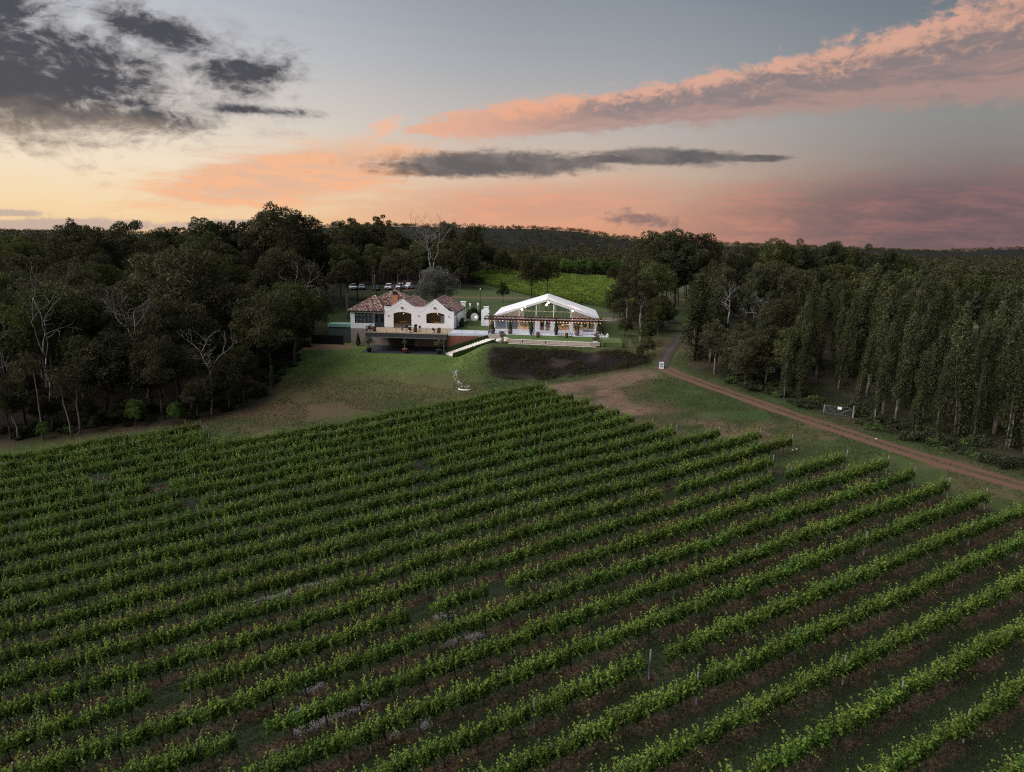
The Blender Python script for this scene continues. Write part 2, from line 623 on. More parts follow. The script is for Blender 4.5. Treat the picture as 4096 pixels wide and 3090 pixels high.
def row_s(k, u, v):
    x, y, _ = ground_at(u, v)
    return x * RD[0] + y * RD[1]


ROW_S1 = {k: row_s(k, *ROW_END[k]) for k in ROW_END}
for k in range(20, 27): ROW_S1[k] = ROW_S1[19] + (k - 19) * 1.1
FOREST_EDGE = gp((-900, 1830), (0, 1775), (300, 1735), (600, 1700), (830, 1668), (1000, 1638), (1110, 1575), (1165, 1500), (1185, 1430), (1205, 1375))
TRACK = gp((2640, 1462), (2720, 1500), (2860, 1553), (3000, 1601), (3150, 1654), (3300, 1703), (3450, 1752), (3600, 1801), (3800, 1862), (4096, 1946), (4500, 2060), (5200, 2260))
DRIVE = gp((2648, 1472), (2655, 1445), (2672, 1412), (2702, 1375), (2738, 1338), (2765, 1305))
ROADB = [W(a, b)[:2] for a, b in ((33, 22), (37, 14), (44, 22), (34, 30), (26, 36))]

# ---- ground sheet
def axis(lo, hi, step, far_lo, far_hi, g=1.16):
    c = list(np.arange(lo, hi + step / 2, step)); s_ = step
    while c[-1] < far_hi: s_ *= g; c.append(c[-1] + s_)
    s_ = step
    while c[0] > far_lo: s_ *= g; c.insert(0, c[0] - s_)
    return np.array(c)


gx = axis(-95, 95, 0.6, -9000, 9000)
gy = axis(20, 190, 0.6, -400, 14000, 1.10)
GX, GY = np.meshgrid(gx, gy)
GZ = H(GX, GY)
nx_, ny_ = len(gx), len(gy)
me = bpy.data.meshes.new('ground')
me.vertices.add(nx_ * ny_)
me.vertices.foreach_set('co', np.stack([GX, GY, GZ], -1).astype(np.float32).ravel())
idx = np.arange(nx_ * ny_).reshape(ny_, nx_)
q = np.stack([idx[:-1, :-1], idx[:-1, 1:], idx[1:, 1:], idx[1:, :-1]], -1).reshape(-1, 4)
me.loops.add(q.size); me.loops.foreach_set('vertex_index', q.ravel().astype(np.int32))
me.polygons.add(len(q)); me.polygons.foreach_set('loop_start', (np.arange(len(q)) * 4).astype(np.int32))
me.polygons.foreach_set('use_smooth', np.ones(len(q), bool))
me.update()

# what grows or lies where (base colours)
fx, fy = GX.ravel(), GY.ravel()
ca, cb = loc_ab(fx, fy)
nz1 = fbm(fx / 9, fy / 9, 1); nz2 = fbm(fx / 2.2, fy / 2.2, 5, 3); nz3 = fbm(fx / 30, fy / 30, 9)
wob = (nz1 - 0.5) * 5 + (nz2 - 0.5) * 2


def colr(c): return np.array(c)[None, :]


GRASS, DRYG, LAWN, SOIL, MULCH, FLOOR = (0.050, 0.067, 0.022), (0.115, 0.078, 0.045), (0.092, 0.132, 0.033), (0.20, 0.118, 0.083), (0.014, 0.010, 0.009), (0.036, 0.029, 0.021)
cov = colr(GRASS) * np.ones((len(fx), 1))


def lay(c, m_):
    global cov
    m_ = np.clip(m_, 0, 1)[:, None]; cov = cov * (1 - m_) + colr(c) * m_


lay(DRYG, 0.55 * sst(0.50, 0.70, nz1 * 0.6 + nz2 * 0.4))
# back paddock, lighter mown grass
lay((0.062, 0.082, 0.030), sst(12, 20, cb) * sst(150, 120, fy - 130))
lay((0.16, 0.10, 0.07), 0.7 * sst(3.5, 2.0, np.abs(cb - 62 - 0.12 * ca + wob * 0.3)))          # bare track across the paddock
# lawn below the house, fading to dry grass down the hill
lawnm = sst(-31, -19, cb + wob) * sst(9, 4, ca + wob * 0.3) * sst(-30, -24, ca + wob * 0.4) * sst(8, 3, cb)
lay(LAWN, lawnm)
lay((0.110, 0.100, 0.042), 0.8 * sst(-37, -29, cb + wob) * sst(-19, -27, cb + wob) * sst(10, 5, ca) * sst(-32, -26, ca))
lay(DRYG, 0.85 * sst(-44, -37, cb + wob) * sst(-29, -36, cb + wob) * sst(-2, -10, ca + wob) * sst(-40, -28, ca))
lay((0.19, 0.11, 0.075), 0.8 * soft_poly(fx, fy, gp((1180, 1400), (1200, 1368), (1390, 1376), (1440, 1392), (1300, 1402)), 0.7))
# planted bank of dark mulch below the marquee
MULCH_POLY = gp((1975, 1392), (2080, 1398), (2350, 1408), (2480, 1408), (2590, 1420), (2590, 1450), (2540, 1468), (2420, 1488), (2300, 1512), (2160, 1524), (2040, 1520), (1965, 1505), (1950, 1470))
mm = soft_poly(fx + (nz2 - .5) * 2, fy + (nz1 - .5) * 3, MULCH_POLY, 0.7)
lay(MULCH, mm)
lay((0.05, 0.036, 0.030), 0.6 * mm * sst(0.5, 0.66, nz2))
# bare worked earth right of the vines
BARE = gp((2170, 1535), (2330, 1525), (2470, 1495), (2600, 1478), (2640, 1500), (2560, 1525), (2480, 1560), (2520, 1610), (2640, 1640), (2560, 1665), (2400, 1640), (2290, 1600), (2200, 1570))
lay(SOIL, 0.85 * soft_poly(fx + wob * .35, fy + wob * .5, BARE, 1.6) * sst(0.30, 0.50, nz2 * .6 + nz1 * .4))
BARE2 = gp((2720, 1690), (2860, 1680), (3080, 1690), (3160, 1740), (3140, 1800), (3020, 1770), (2880, 1760), (2700, 1740))
lay((0.14, 0.095, 0.06), 0.75 * soft_poly(fx + wob * .4, fy + wob * .4, BARE2, 1.5) * sst(0.3, 0.55, nz2))
lay((0.040, 0.065, 0.020), 0.7 * soft_poly(fx + wob * .4, fy + wob * .4, gp((2600, 1510), (2760, 1540), (3000, 1620), (3160, 1680), (3050, 1690), (2800, 1640), (2640, 1590)), 1.8))
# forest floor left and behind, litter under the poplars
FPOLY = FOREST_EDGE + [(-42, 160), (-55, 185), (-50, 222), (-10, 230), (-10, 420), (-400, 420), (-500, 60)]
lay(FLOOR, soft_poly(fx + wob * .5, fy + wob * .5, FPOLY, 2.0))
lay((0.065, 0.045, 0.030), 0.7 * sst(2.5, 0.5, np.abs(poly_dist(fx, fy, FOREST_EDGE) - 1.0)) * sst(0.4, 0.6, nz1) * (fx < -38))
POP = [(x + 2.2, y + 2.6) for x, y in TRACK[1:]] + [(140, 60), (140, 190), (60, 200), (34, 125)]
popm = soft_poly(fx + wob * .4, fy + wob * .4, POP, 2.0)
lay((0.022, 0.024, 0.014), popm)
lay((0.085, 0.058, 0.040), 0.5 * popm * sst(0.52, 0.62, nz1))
# open fields far off
far_field = sst(900, 1100, fy) * sst(0.56, 0.6, fbm(fx / 420, fy / 420, 31, 2))
lay((0.010, 0.011, 0.008), sst(300, 360, fy))
lay((0.20, 0.17, 0.10), far_field * sst(0.08, 0.12, fx / np.maximum(fy, 1)) * sst(0.36, 0.32, fx / np.maximum(fy, 1)) * sst(2300, 1900, fy))
# thin wheel ruts and dry scraps by the vines
vyp = [(float(RN[0] * (DK - 3 * k + 1.3) + RD[0] * s_), float(RN[1] * (DK - 3 * k + 1.3) + RD[1] * s_)) for k, s_ in sorted(ROW_S1.items()) if k >= 1]
vyp = vyp + [(60, -10), (-140, -60), (-140, 30)] + [(float(RN[0] * (DK + 7) + RD[0] * s_), float(RN[1] * (DK + 7) + RD[1] * s_)) for s_ in (-90, ROW_S1[-2])] + [(float(RN[0] * (DK - 1.6) + RD[0] * ROW_S1[0]), float(RN[1] * (DK - 1.6) + RD[1] * ROW_S1[0]))]
vy = soft_poly(fx, fy, vyp, 0.8)
lay((0.024, 0.031, 0.014), vy)
# rough grass behind the house, the shade under the trees put into its colour
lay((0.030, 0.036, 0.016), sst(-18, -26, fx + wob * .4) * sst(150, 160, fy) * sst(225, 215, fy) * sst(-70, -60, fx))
lay((0.15, 0.085, 0.055), 0.8 * soft_poly(fx + wob * .3, fy + wob * .3, gp((1565, 1130), (1640, 1120), (1660, 1150), (1640, 1165), (1560, 1165)), 2.0))
cov = cov * (0.82 + 0.36 * nz3[:, None]) * (0.85 + 0.3 * nz2[:, None])
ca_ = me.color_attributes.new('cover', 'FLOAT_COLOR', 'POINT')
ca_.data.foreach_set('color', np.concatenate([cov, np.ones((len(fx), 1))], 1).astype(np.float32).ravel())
soil_m = soft_poly(fx + wob * .35, fy + wob * .5, BARE, 1.6)
at = me.attributes.new('soil', 'FLOAT', 'POINT'); at.data.foreach_set('value', soil_m.astype(np.float32))
at = me.attributes.new('vines', 'FLOAT', 'POINT'); at.data.foreach_set('value', vy.astype(np.float32))

mt = new_mat('ground_cover')
P3 = coords('Object')
sepg = S.nt.nodes.new('ShaderNodeSeparateXYZ'); setin(sepg.inputs[0], P3)
gX, gY = S(sepg.outputs[0]), S(sepg.outputs[1])
n_lo = noise(P3, 0.5, 5, 0.6); n_hi = noise(P3, 5.0, 5, 0.7); n_vhi = noise(P3, 24.0, 3, 0.65)
cvr = attr('cover', 'Color')
# strips of dry mown grass under each row of vines
rowd = (gX * float(RN[0]) + gY * float(RN[1]) - DK) * (1 / 3.0) + (n_lo - 0.5) * 0.10 + (noise(P3, 1.6, 3) - 0.5) * 0.12
fr = S.math('ABSOLUTE', S.math('FRACT', rowd + 1000.5) - 0.5)
strip = smooth(0.22, 0.08, fr) * smooth(0.46, 0.62, n_hi * 0.45 + n_lo * 0.55 + 0.04) * attr('vines')
c1 = mixc(strip, cvr, mixc(n_hi, (0.050, 0.032, 0.021), (0.130, 0.080, 0.053)))
# worked earth: wheel marks and clods
wheel = noise(vec(gX * 0.45 + (n_lo - 0.5) * 2.0, gY * 3.2 + (n_lo - 0.5) * 9.0, 2.0), 1.0, 4, 0.65)
c1 = mixc(attr('soil') * smooth(0.42, 0.60, wheel) * 0.75, c1, (0.075, 0.048, 0.036))
c1 = mixc(attr('soil') * smooth(0.60, 0.72, wheel * 0.6 + n_hi * 0.4) * 0.8, c1, (0.30, 0.24, 0.20))
mulx = linear(0.28, 0.72, 0.35, 1.65, n_hi * 0.55 + n_vhi * 0.45)
c2 = mixc(1.0, c1, ramp(mulx * 0.5, [(0, (0, 0, 0)), (1, (2, 2, 2))]), 'MULTIPLY')
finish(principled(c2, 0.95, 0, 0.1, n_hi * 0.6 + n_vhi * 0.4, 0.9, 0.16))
me.materials.append(mt)
tag(obj('ground', me), 'sloping ground of grass, dry turf and bare soil', None, None, 'structure')


def drape(name, line, w0, w1, mat, label, lift=0.05, step=0.8):
    """a strip of road laid on the land"""
    pts = [np.array(p) for p in line]
    out = []
    for i in range(len(pts) - 1):
        n = max(1, int(np.linalg.norm(pts[i + 1] - pts[i]) / step))
        for j in range(n): out.append(pts[i] + (pts[i + 1] - pts[i]) * j / n)
    out.append(pts[-1]); out = np.array(out)
    for _ in range(12): out[1:-1] = (out[:-2] + 2 * out[1:-1] + out[2:]) / 4
    tg = np.gradient(out, axis=0); tg /= np.linalg.norm(tg, axis=1)[:, None]
    nn = np.stack([-tg[:, 1], tg[:, 0]], 1)
    mb = MB(); K = 8; n = len(out)
    cum = np.concatenate([[0], np.cumsum(np.linalg.norm(np.diff(out, axis=0), axis=1))])
    uvv = []
    for i in range(n):
        w = w0 + (w1 - w0) * i / (n - 1)
        w = w * (1 + 0.34 * (vnoise(np.array([i * 0.23]), np.array([3.3]))[0] - 0.5))
        for j in range(K + 1):
            f = j / K - 0.5
            p = out[i] + nn[i] * f * w
            z = h1(p[0], p[1]) + lift - 0.10 * abs(2 * f) ** 6
            mb.v.append((p[0], p[1], z)); uvv.append((f, cum[i]))
    for i in range(n - 1):
        for j in range(K):
            a = i * (K + 1) + j; mb.f.append((a, a + 1, a + K + 2, a + K + 1))
    me_ = mb.mesh(name, mat, True)
    at1 = me_.attributes.new('across', 'FLOAT', 'POINT'); at1.data.foreach_set('value', [q[0] for q in uvv])
    o = obj(name, me_)
    return tag(o, label, None, None, 'structure')


mt = new_mat('dirt_track'); P3 = coords('Object'); ac = attr('across')
na = noise(P3, 0.9, 5, 0.65); nb = noise(P3, 7.0, 4, 0.7)
soil = mixc(nb * 0.65 + na * 0.35, (0.072, 0.037, 0.027), (0.165, 0.090, 0.064))
centre = smooth(0.17, 0.05, S.math('ABSOLUTE', ac + (na - 0.5) * 0.18)) * smooth(0.36, 0.50, na)
edge_ = smooth(0.34, 0.5, S.math('ABSOLUTE', ac) + (na - 0.5) * 0.35)
ct = mixc(addmax(centre * 0.8, edge_), soil, mixc(nb, (0.035, 0.04, 0.017), (0.08, 0.072, 0.034)))
finish(principled(ct, 0.95, 0, 0.1, nb, 0.6, 0.08)); TRACKM = mt
mt = new_mat('dark_gravel'); P3 = coords('Object'); nb = noise(P3, 6.0, 5, 0.7); na = noise(P3, 0.8, 4); ac = attr('across')
gcol_ = mixc(nb * 0.6 + na * 0.4, (0.026, 0.021, 0.020), (0.070, 0.056, 0.049))
gcol_ = mixc(smooth(0.16, 0.06, S.math('ABSOLUTE', ac + (na - 0.5) * 0.2)) * 0.6, gcol_, (0.085, 0.055, 0.042))
gcol_ = mixc(smooth(0.28, 0.46, S.math('ABSOLUTE', ac) + (na - 0.5) * 0.4), gcol_, mixc(nb, (0.025, 0.026, 0.013), (0.06, 0.05, 0.026)))
finish(principled(gcol_, 0.9, 0, 0.2, nb, 0.5, 0.05)); GRAVM = mt
drape('dirt_track', TRACK, 2.7, 3.0, TRACKM, 'reddish dirt track with a grassy middle')
drape('driveway', DRIVE, 2.3, 2.5, GRAVM, 'dark gravel driveway climbing past the marquee', 0.09)
drape('rear_road', ROADB, 3.2, 3.2, GRAVM, 'grey road behind the marquee', 0.06)

# ------------------------------------------------------------------ foliage makers
def unit(n, rng):
    v = rng.normal(size=(n, 3)); return v / np.linalg.norm(v, axis=1)[:, None]


def leaf_data(name, cen, dirs, nrm, ln, wd, tint, mat):
    """kite-shaped leaves: cen (N,3), dirs = long axis, nrm = facing, lengths, widths"""
    side = np.cross(nrm, dirs); side /= np.linalg.norm(side, axis=1)[:, None] + 1e-9
    ln = ln[:, None]; wd = wd[:, None]
    v = np.stack([cen - dirs * ln * .5, cen + side * wd * .5 + dirs * ln * 0.05, cen + dirs * ln * .5, cen - side * wd * .5 + dirs * ln * 0.05], 1)
    n = len(cen)
    me = bpy.data.meshes.new(name)
    me.vertices.add(n * 4); me.vertices.foreach_set('co', v.astype(np.float32).ravel())
    me.loops.add(n * 4); me.loops.foreach_set('vertex_index', np.arange(n * 4, dtype=np.int32))
    me.polygons.add(n); me.polygons.foreach_set('loop_start', (np.arange(n) * 4).astype(np.int32))
    me.update()
    at = me.attributes.new('tint', 'FLOAT', 'POINT'); at.data.foreach_set('value', np.repeat(np.clip(tint, 0, 1), 4).astype(np.float32))
    me.materials.append(mat)
    return me


def clump_leaves(cs, rs, per, rng, size, aspect, squash=0.8, hang=0.3, up_bias=0.25, shell=0.55):
    """leaves spread through the outer part of each clump"""
    C, N, D, T = [], [], [], []
    for c, r in zip(cs, rs):
        k = max(8, int(per * (r / np.mean(rs)) ** 2))
        u = unit(k, rng); u[:, 2] += up_bias * rng.random(k); u /= np.linalg.norm(u, axis=1)[:, None]
        rad = r * (shell + (1 - shell) * rng.random(k) ** 0.6) * (0.85 + 0.3 * rng.random(k))
        p = c + u * rad[:, None] * np.array([1, 1, squash])
        d = unit(k, rng); d[:, 2] -= hang; d /= np.linalg.norm(d, axis=1)[:, None]
        nn = u * 0.7 + unit(k, rng) * 0.8
        nn -= d * np.sum(nn * d, 1)[:, None]; nn /= np.linalg.norm(nn, axis=1)[:, None] + 1e-9
        C.append(p); D.append(d); N.append(nn)
        T.append(np.clip(rng.normal(0.45 + rng.normal() * 0.14, 0.17, k), 0, 1))
    C, D, N, T = map(np.concatenate, (C, D, N, T))
    ln = size * (0.7 + 0.6 * rng.random(len(C)))
    return C, D, N, ln, ln * aspect, T


def wobble_line(p, q, n, amp, rng):
    p, q = np.array(p, float), np.array(q, float)
    t = np.linspace(0, 1, n)[:, None]
    w = rng.normal(size=(n, 3)) * amp; w[0] = 0; w[-1] = 0
    w = (w + np.roll(w, 1, 0)) / 2; w[0] = 0; w[-1] = 0
    return p + (q - p) * t + w


def euc_tree(seed, h=15.0, rad=4.6, n_cl=42, per=210, leaf=0.42, bole=0.42, crown_mat='leaf_euc', open_=0.0, lean=0.0, aspect=0.34, clr=(1.0, 1.75)):
    """spreading gum: bole, rising limbs, rounded leaf clumps set on an uneven dome"""
    rng = np.random.default_rng(seed)
    top = h; b0 = h * bole
    cs, rs = [], []
    tries = 0
    while len(cs) < n_cl and tries < 6000:
        tries += 1
        u = unit(1, rng)[0]; u[2] = abs(u[2]) * 1.0 - 0.35 * rng.random()
        rr = rng.random() ** 0.45
        lob = 0.78 + 0.32 * math.sin(3 * math.atan2(u[1], u[0]) + seed) * (0.5 + rng.random() * 0.5)
        ch = (top - b0)
        p = np.array([u[0] * rad * rr * lob + lean * 0.5, u[1] * rad * rr * lob, b0 + ch * 0.42 + u[2] * ch * 0.56 * rr])
        r = rng.uniform(*clr) * rad / 4.6 * (0.8 + 0.35 * (1 - rr))
        if p[2] + r * 0.75 > top: p[2] = top - r * 0.75
        if all(np.linalg.norm(p - c) > 0.62 * (r + s_) * (1 + open_) for c, s_ in zip(cs, rs)):
            cs.append(p); rs.append(r)
    C, D, N, ln, wd, T = clump_leaves(cs, rs, per, rng, leaf, aspect)
    crown = leaf_data('crown', C, D, N, ln, wd, T, MATS[crown_mat])
    mb = MB()
    tr = max(0.14, h * 0.017)
    fork = np.array([lean * 0.2 + rng.normal() * .3, rng.normal() * .3, b0])
    spine = wobble_line((0, 0, -0.6), fork, 6, h * 0.012, rng)
    mb.tube(spine, list(np.linspace(tr * 1.25, tr * 0.8, 6)), 7)
    topp = np.array([lean * 0.6 + rng.normal() * .4, rng.normal() * .4, h * 0.86])
    sp2 = wobble_line(fork, topp, 6, h * 0.02, rng)
    mb.tube(sp2, list(np.linspace(tr * 0.75, tr * 0.15, 6)), 6)
    order = np.argsort([c[2] for c in cs])
    for i in order[::2] if len(cs) > 30 else order:
        c = cs[i]
        t = np.clip((c[2] - b0) / (h - b0) * 0.55, 0, 0.8)
        st = fork + (topp - fork) * t
        li = wobble_line(st, c, 5, np.linalg.norm(c - st) * 0.06, rng)
        li[1:4, 2] += -0.25 * np.linalg.norm(c - st) * np.array([0.12, 0.16, 0.1])
        r0 = tr * 0.42 * (1 - 0.5 * t)
        mb.tube(li, list(np.linspace(r0, 0.03, 5)), 5)
    return crown, mb


def poplar_tree(seed, h=12.5, rad=1.25, bare=0.30, crown_mat='leaf_poplar', lean=0.5, n_cl=46, per=120, leaf=0.30):
    """tall narrow column of upswept twigs over bare stems, bent a little by the wind"""
    rng = np.random.default_rng(seed)
    cs, rs = [], []
    for i in range(n_cl):
        t = (i + rng.random()) / n_cl
        z = h * (bare + (1 - bare) * t)
        w = rad * (0.35 + 0.75 * math.sin(math.pi * min(1, 0.12 + 0.86 * t)) ** 0.7) * (0.75 + 0.45 * rng.random())
        if t < 0.25 and rng.random() < 0.35: continue
        a = rng.random() * 6.28; rr = rng.random() ** 0.6 * w * 0.75
        cs.append(np.array([math.cos(a) * rr + lean * t * t, math.sin(a) * rr, z])); rs.append(0.42 + 0.42 * rng.random() * (1.1 - 0.5 * t))
    C, D, N, ln, wd, T = clump_leaves(cs, rs, per, rng, leaf, 0.42, squash=2.0, hang=-0.9, up_bias=0.1, shell=0.3)
    crown = leaf_data('crown', C, D, N, ln, wd, T, MATS[crown_mat])
    mb = MB()
    for k in range(3):
        a = rng.random() * 6.28
        base = np.array([math.cos(a) * 0.12, math.sin(a) * 0.12, -0.4]) * (k > 0) + np.array([0, 0, -0.4])
        endp = np.array([math.cos(a) * 0.35 * k / 2 + lean * 0.7, math.sin(a) * 0.35 * k / 2, h * (0.95 - 0.12 * k)])
        li = wobble_line(base, endp, 7, 0.10, rng); li[:, 0] -= lean * 0.35 * np.sin(np.linspace(0, 3.14, 7))
        mb.tube(li, list(np.linspace(0.15 - 0.03 * k, 0.02, 7)), 6)
    for i in range(0, len(cs), 4):
        c = cs[i]; mb.tube([(c[0] * 0.2, c[1] * 0.2, c[2] - 1.1), c], [0.035, 0.012], 4)
    return crown, mb


def dead_tree(seed, h=9.0, spread=4.0, lean=(0, 0), gens=4, fork_at=0.5, stems=1, r0=0.24):
    """leafless silver wood: trunk and crooked, repeatedly forking branches"""
    rng = np.random.default_rng(seed)
    trunk, br = MB(), MB()

    def grow(p, d, L, r, g):
        n = 5
        pts = [np.array(p)]; dd = np.array(d)
        for i in range(n):
            dd = dd + rng.normal(size=3) * 0.20; dd[2] += 0.05; dd /= np.linalg.norm(dd)
            pts.append(pts[-1] + dd * L / n)
        br.tube(pts, list(np.linspace(r, r * 0.55, n + 1)), 5)
        if g <= 0: return
        for k in range(2 if rng.random() < 0.65 else 3):
            sp_ = rng.normal(size=3); sp_ -= dd * (sp_ @ dd); sp_ /= np.linalg.norm(sp_)
            nd = dd * 0.8 + sp_ * rng.uniform(0.45, 0.85); nd[2] += 0.12; nd /= np.linalg.norm(nd)
            grow(pts[-1], nd, L * rng.uniform(0.6, 0.85), r * 0.55, g - 1)
        if rng.random() < 0.7:
            sp_ = rng.normal(size=3); sp_ -= dd * (sp_ @ dd); sp_ /= np.linalg.norm(sp_)
            nd = dd * 0.5 + sp_; nd /= np.linalg.norm(nd)
            grow(pts[3], nd, L * 0.55, r * 0.4, max(g - 2, 0))

    for k in range(stems):
        off = np.array([0.5 * (k - (stems - 1) / 2), 0, 0]) * (stems > 1)
        f = np.array([lean[0] * fork_at + off[0] * 2.5, lean[1] * fork_at, h * fork_at])
        sp_ = wobble_line(off * 0.5 + np.array([0, 0, -0.5]), f, 7, h * 0.015, rng)
        trunk.tube(sp_, list(np.linspace(r0, r0 * 0.7, 7)), 7)
        for i in range(3 if stems == 1 else 2):
            a = 2.1 * i + rng.random() + k
            d = np.array([math.cos(a) * spread / h * 1.5 + lean[0] / h, math.sin(a) * spread / h * 0.8 + lean[1] / h, 0.75]); d /= np.linalg.norm(d)
            grow(f, d, h * 0.26, r0 * 0.62, gens)
    return trunk, br


def bush_mesh(seed, rx, ry, rz, n_cl, per, leaf, mat, aspect=0.5, base=0.0):
    rng = np.random.default_rng(seed)
    u = unit(n_cl, rng); u[:, 2] = np.abs(u[:, 2]) * 0.9 + 0.05
    rr = rng.random(n_cl) ** 0.4
    cs = u * rr[:, None] * np.array([rx * .75, ry * .75, rz * 0.8]) + np.array([0, 0, base + 0.12 * rz])
    rs = (0.28 + 0.16 * rng.random(n_cl)) * min(rx, rz)
    C, D, N, ln, wd, T = clump_leaves(cs, rs, per, rng, leaf, aspect, hang=-0.1)
    return leaf_data('foliage', C, D, N, ln, wd, T, MATS[mat])


leaf_mat('leaf_vine', (0.030, 0.056, 0.011), (0.084, 0.142, 0.027), (0.212, 0.270, 0.058), 0.40, 0.18)
leaf_mat('leaf_euc', (0.030, 0.030, 0.015), (0.058, 0.056, 0.029), (0.105, 0.095, 0.048), 0.2, 0.30)
leaf_mat('leaf_euc_green', (0.030, 0.036, 0.014), (0.062, 0.070, 0.026), (0.115, 0.115, 0.045), 0.2, 0.25)
leaf_mat('leaf_grey', (0.070, 0.070, 0.055), (0.135, 0.132, 0.108), (0.22, 0.215, 0.18), 0.2, 0.15)
leaf_mat('leaf_poplar', (0.026, 0.031, 0.014), (0.052, 0.058, 0.027), (0.118, 0.122, 0.062), 0.25, 0.25)
leaf_mat('leaf_dark', (0.020, 0.024, 0.013), (0.040, 0.045, 0.024), (0.075, 0.080, 0.040), 0.15, 0.25)
leaf_mat('leaf_shrub', (0.035, 0.055, 0.018), (0.070, 0.105, 0.034), (0.130, 0.165, 0.060), 0.25, 0.2)
leaf_mat('leaf_hedge', (0.022, 0.040, 0.014), (0.045, 0.075, 0.026), (0.075, 0.115, 0.040), 0.2, 0.1)
leaf_mat('leaf_sapling', (0.050, 0.085, 0.022), (0.085, 0.135, 0.035), (0.14, 0.20, 0.06), 0.3, 0.15)
leaf_mat('leaf_olive', (0.055, 0.065, 0.038), (0.105, 0.115, 0.070), (0.18, 0.19, 0.125), 0.25, 0.15)
leaf_mat('leaf_red', (0.050, 0.030, 0.018), (0.105, 0.060, 0.034), (0.16, 0.11, 0.055), 0.25, 0.1)
leaf_mat('leaf_mulch', (0.022, 0.024, 0.015), (0.040, 0.042, 0.022), (0.085, 0.075, 0.036), 0.2, 0.1)
bark_mat('bark_gum', (0.075, 0.060, 0.050), (0.20, 0.165, 0.140))
bark_mat('bark_dark', (0.035, 0.028, 0.024), (0.085, 0.068, 0.055))
bark_mat('bark_silver', (0.085, 0.075, 0.070), (0.25, 0.225, 0.21))
bark_mat('bark_vine', (0.040, 0.030, 0.025), (0.095, 0.070, 0.055))
bark_mat('post_wood', (0.10, 0.09, 0.082), (0.25, 0.23, 0.215))
plain('steel_post', (0.24, 0.28, 0.25), 0.5, 0.2, 4.0, 0.4)
plain('wire', (0.20, 0.20, 0.20), 0.4, 0.1, 4.0, 0.8)

# ------------------------------------------------------------------ vines
def vine_mesh(seed, L=2.0, n=620, big=0.104, thin=1.0):
    rng = np.random.default_rng(seed)
    # body of the canopy along the wire, thicker in places, with upright and drooping shoots
    x = rng.uniform(-L / 2 - 0.2, L / 2 + 0.2, n)
    ph = rng.random(4) * 6.28
    wid = 0.24 + 0.10 * np.sin(x * 3.1 + ph[0]) + 0.07 * np.sin(x * 7 + ph[1])
    hgt = 0.44 + 0.12 * np.sin(x * 2.3 + ph[2]) + 0.11 * np.sin(x * 9.7 + ph[0])
    a = rng.random(n) * 6.28; rr = rng.random(n) ** 0.45
    y = np.cos(a) * rr * wid + 0.08 * np.sin(x * 2.7 + ph[3]); z = 1.10 + np.sin(a) * rr * hgt
    P = np.stack([x, y, z], 1)
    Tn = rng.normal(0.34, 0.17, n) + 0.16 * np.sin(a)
    Q, TT = [P], [Tn]
    nb0 = n
    for k in range(int(34 * thin)):
        x0 = rng.uniform(-L / 2, L / 2); m_ = rng.integers(8, 16)
        t = np.linspace(0, 1, m_)
        up = rng.random() < 0.7
        hh = rng.uniform(0.3, 0.85) if rng.random() < 0.8 else rng.uniform(0.85, 1.05)
        px = x0 + t * rng.normal() * 0.16; py = rng.normal() * 0.13 + t * rng.normal() * (0.2 if up else 0.5)
        pz = (1.22 + t * hh) if up else (1.30 + 0.2 * t - t * t * rng.uniform(0.4, 0.8))
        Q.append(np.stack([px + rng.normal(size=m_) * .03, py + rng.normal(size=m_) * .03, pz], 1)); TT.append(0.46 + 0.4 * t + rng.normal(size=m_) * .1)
    P = np.concatenate(Q); T = np.concatenate(TT); n = len(P)
    out = P - np.array([0, 0, 1.1]); out[:, 0] = 0; out /= np.linalg.norm(out, axis=1)[:, None] + 1e-6
    nn = out * 0.8 + unit(n, rng) * 0.75 + np.array([0, 0, 0.35])
    d = unit(n, rng); d[:, 2] -= 0.45
    nn /= np.linalg.norm(nn, axis=1)[:, None]
    d -= nn * np.sum(nn * d, 1)[:, None]; d /= np.linalg.norm(d, axis=1)[:, None] + 1e-9
    ln = big * (0.65 + 0.7 * rng.random(n)); ln[nb0:] *= 0.95
    return leaf_data('vine', P, d, nn, ln, ln * 0.95, T, MATS['leaf_vine'])


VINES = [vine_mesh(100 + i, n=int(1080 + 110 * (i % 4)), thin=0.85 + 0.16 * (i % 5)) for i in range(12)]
VTR = []
for i in range(4):
    rng = np.random.default_rng(300 + i); mb = MB()
    mb.tube(wobble_line((0, 0, -0.15), (rng.normal() * .06, rng.normal() * .04, 0.88), 5, 0.03, rng), [0.065, 0.05, 0.045, 0.045, 0.05], 6)
    for s_ in (-1, 1):
        mb.tube(wobble_line((0, 0, 0.86), (s_ * 0.85, rng.normal() * .04, 1.0 + rng.normal() * .03), 5, 0.03, rng), [0.04, 0.035, 0.03, 0.025, 0.015], 5)
    VTR.append(mb.mesh('trunk', MATS['bark_vine'], True))
POSTW = MB().tube([(0, 0, -0.3), (0, 0, 1.0), (0.01, 0, 1.95)], [0.065, 0.06, 0.055], 8).mesh('post', MATS['post_wood'])
POSTS = MB().box(-0.02, 0.02, -0.02, 0.02, -0.3, 1.85).mesh('post', MATS['steel_post'])
slope_s = 0.06 * RD[0] + 0.083 * RD[1]


def ordinal(n):
    w = ['first', 'second', 'third', 'fourth', 'fifth', 'sixth', 'seventh', 'eighth', 'ninth', 'tenth', 'eleventh', 'twelfth', 'thirteenth', 'fourteenth', 'fifteenth',
         'sixteenth', 'seventeenth', 'eighteenth', 'nineteenth', 'twentieth', 'twenty-first', 'twenty-second', 'twenty-third', 'twenty-fourth', 'twenty-fifth', 'twenty-sixth']
    return w[n - 1]


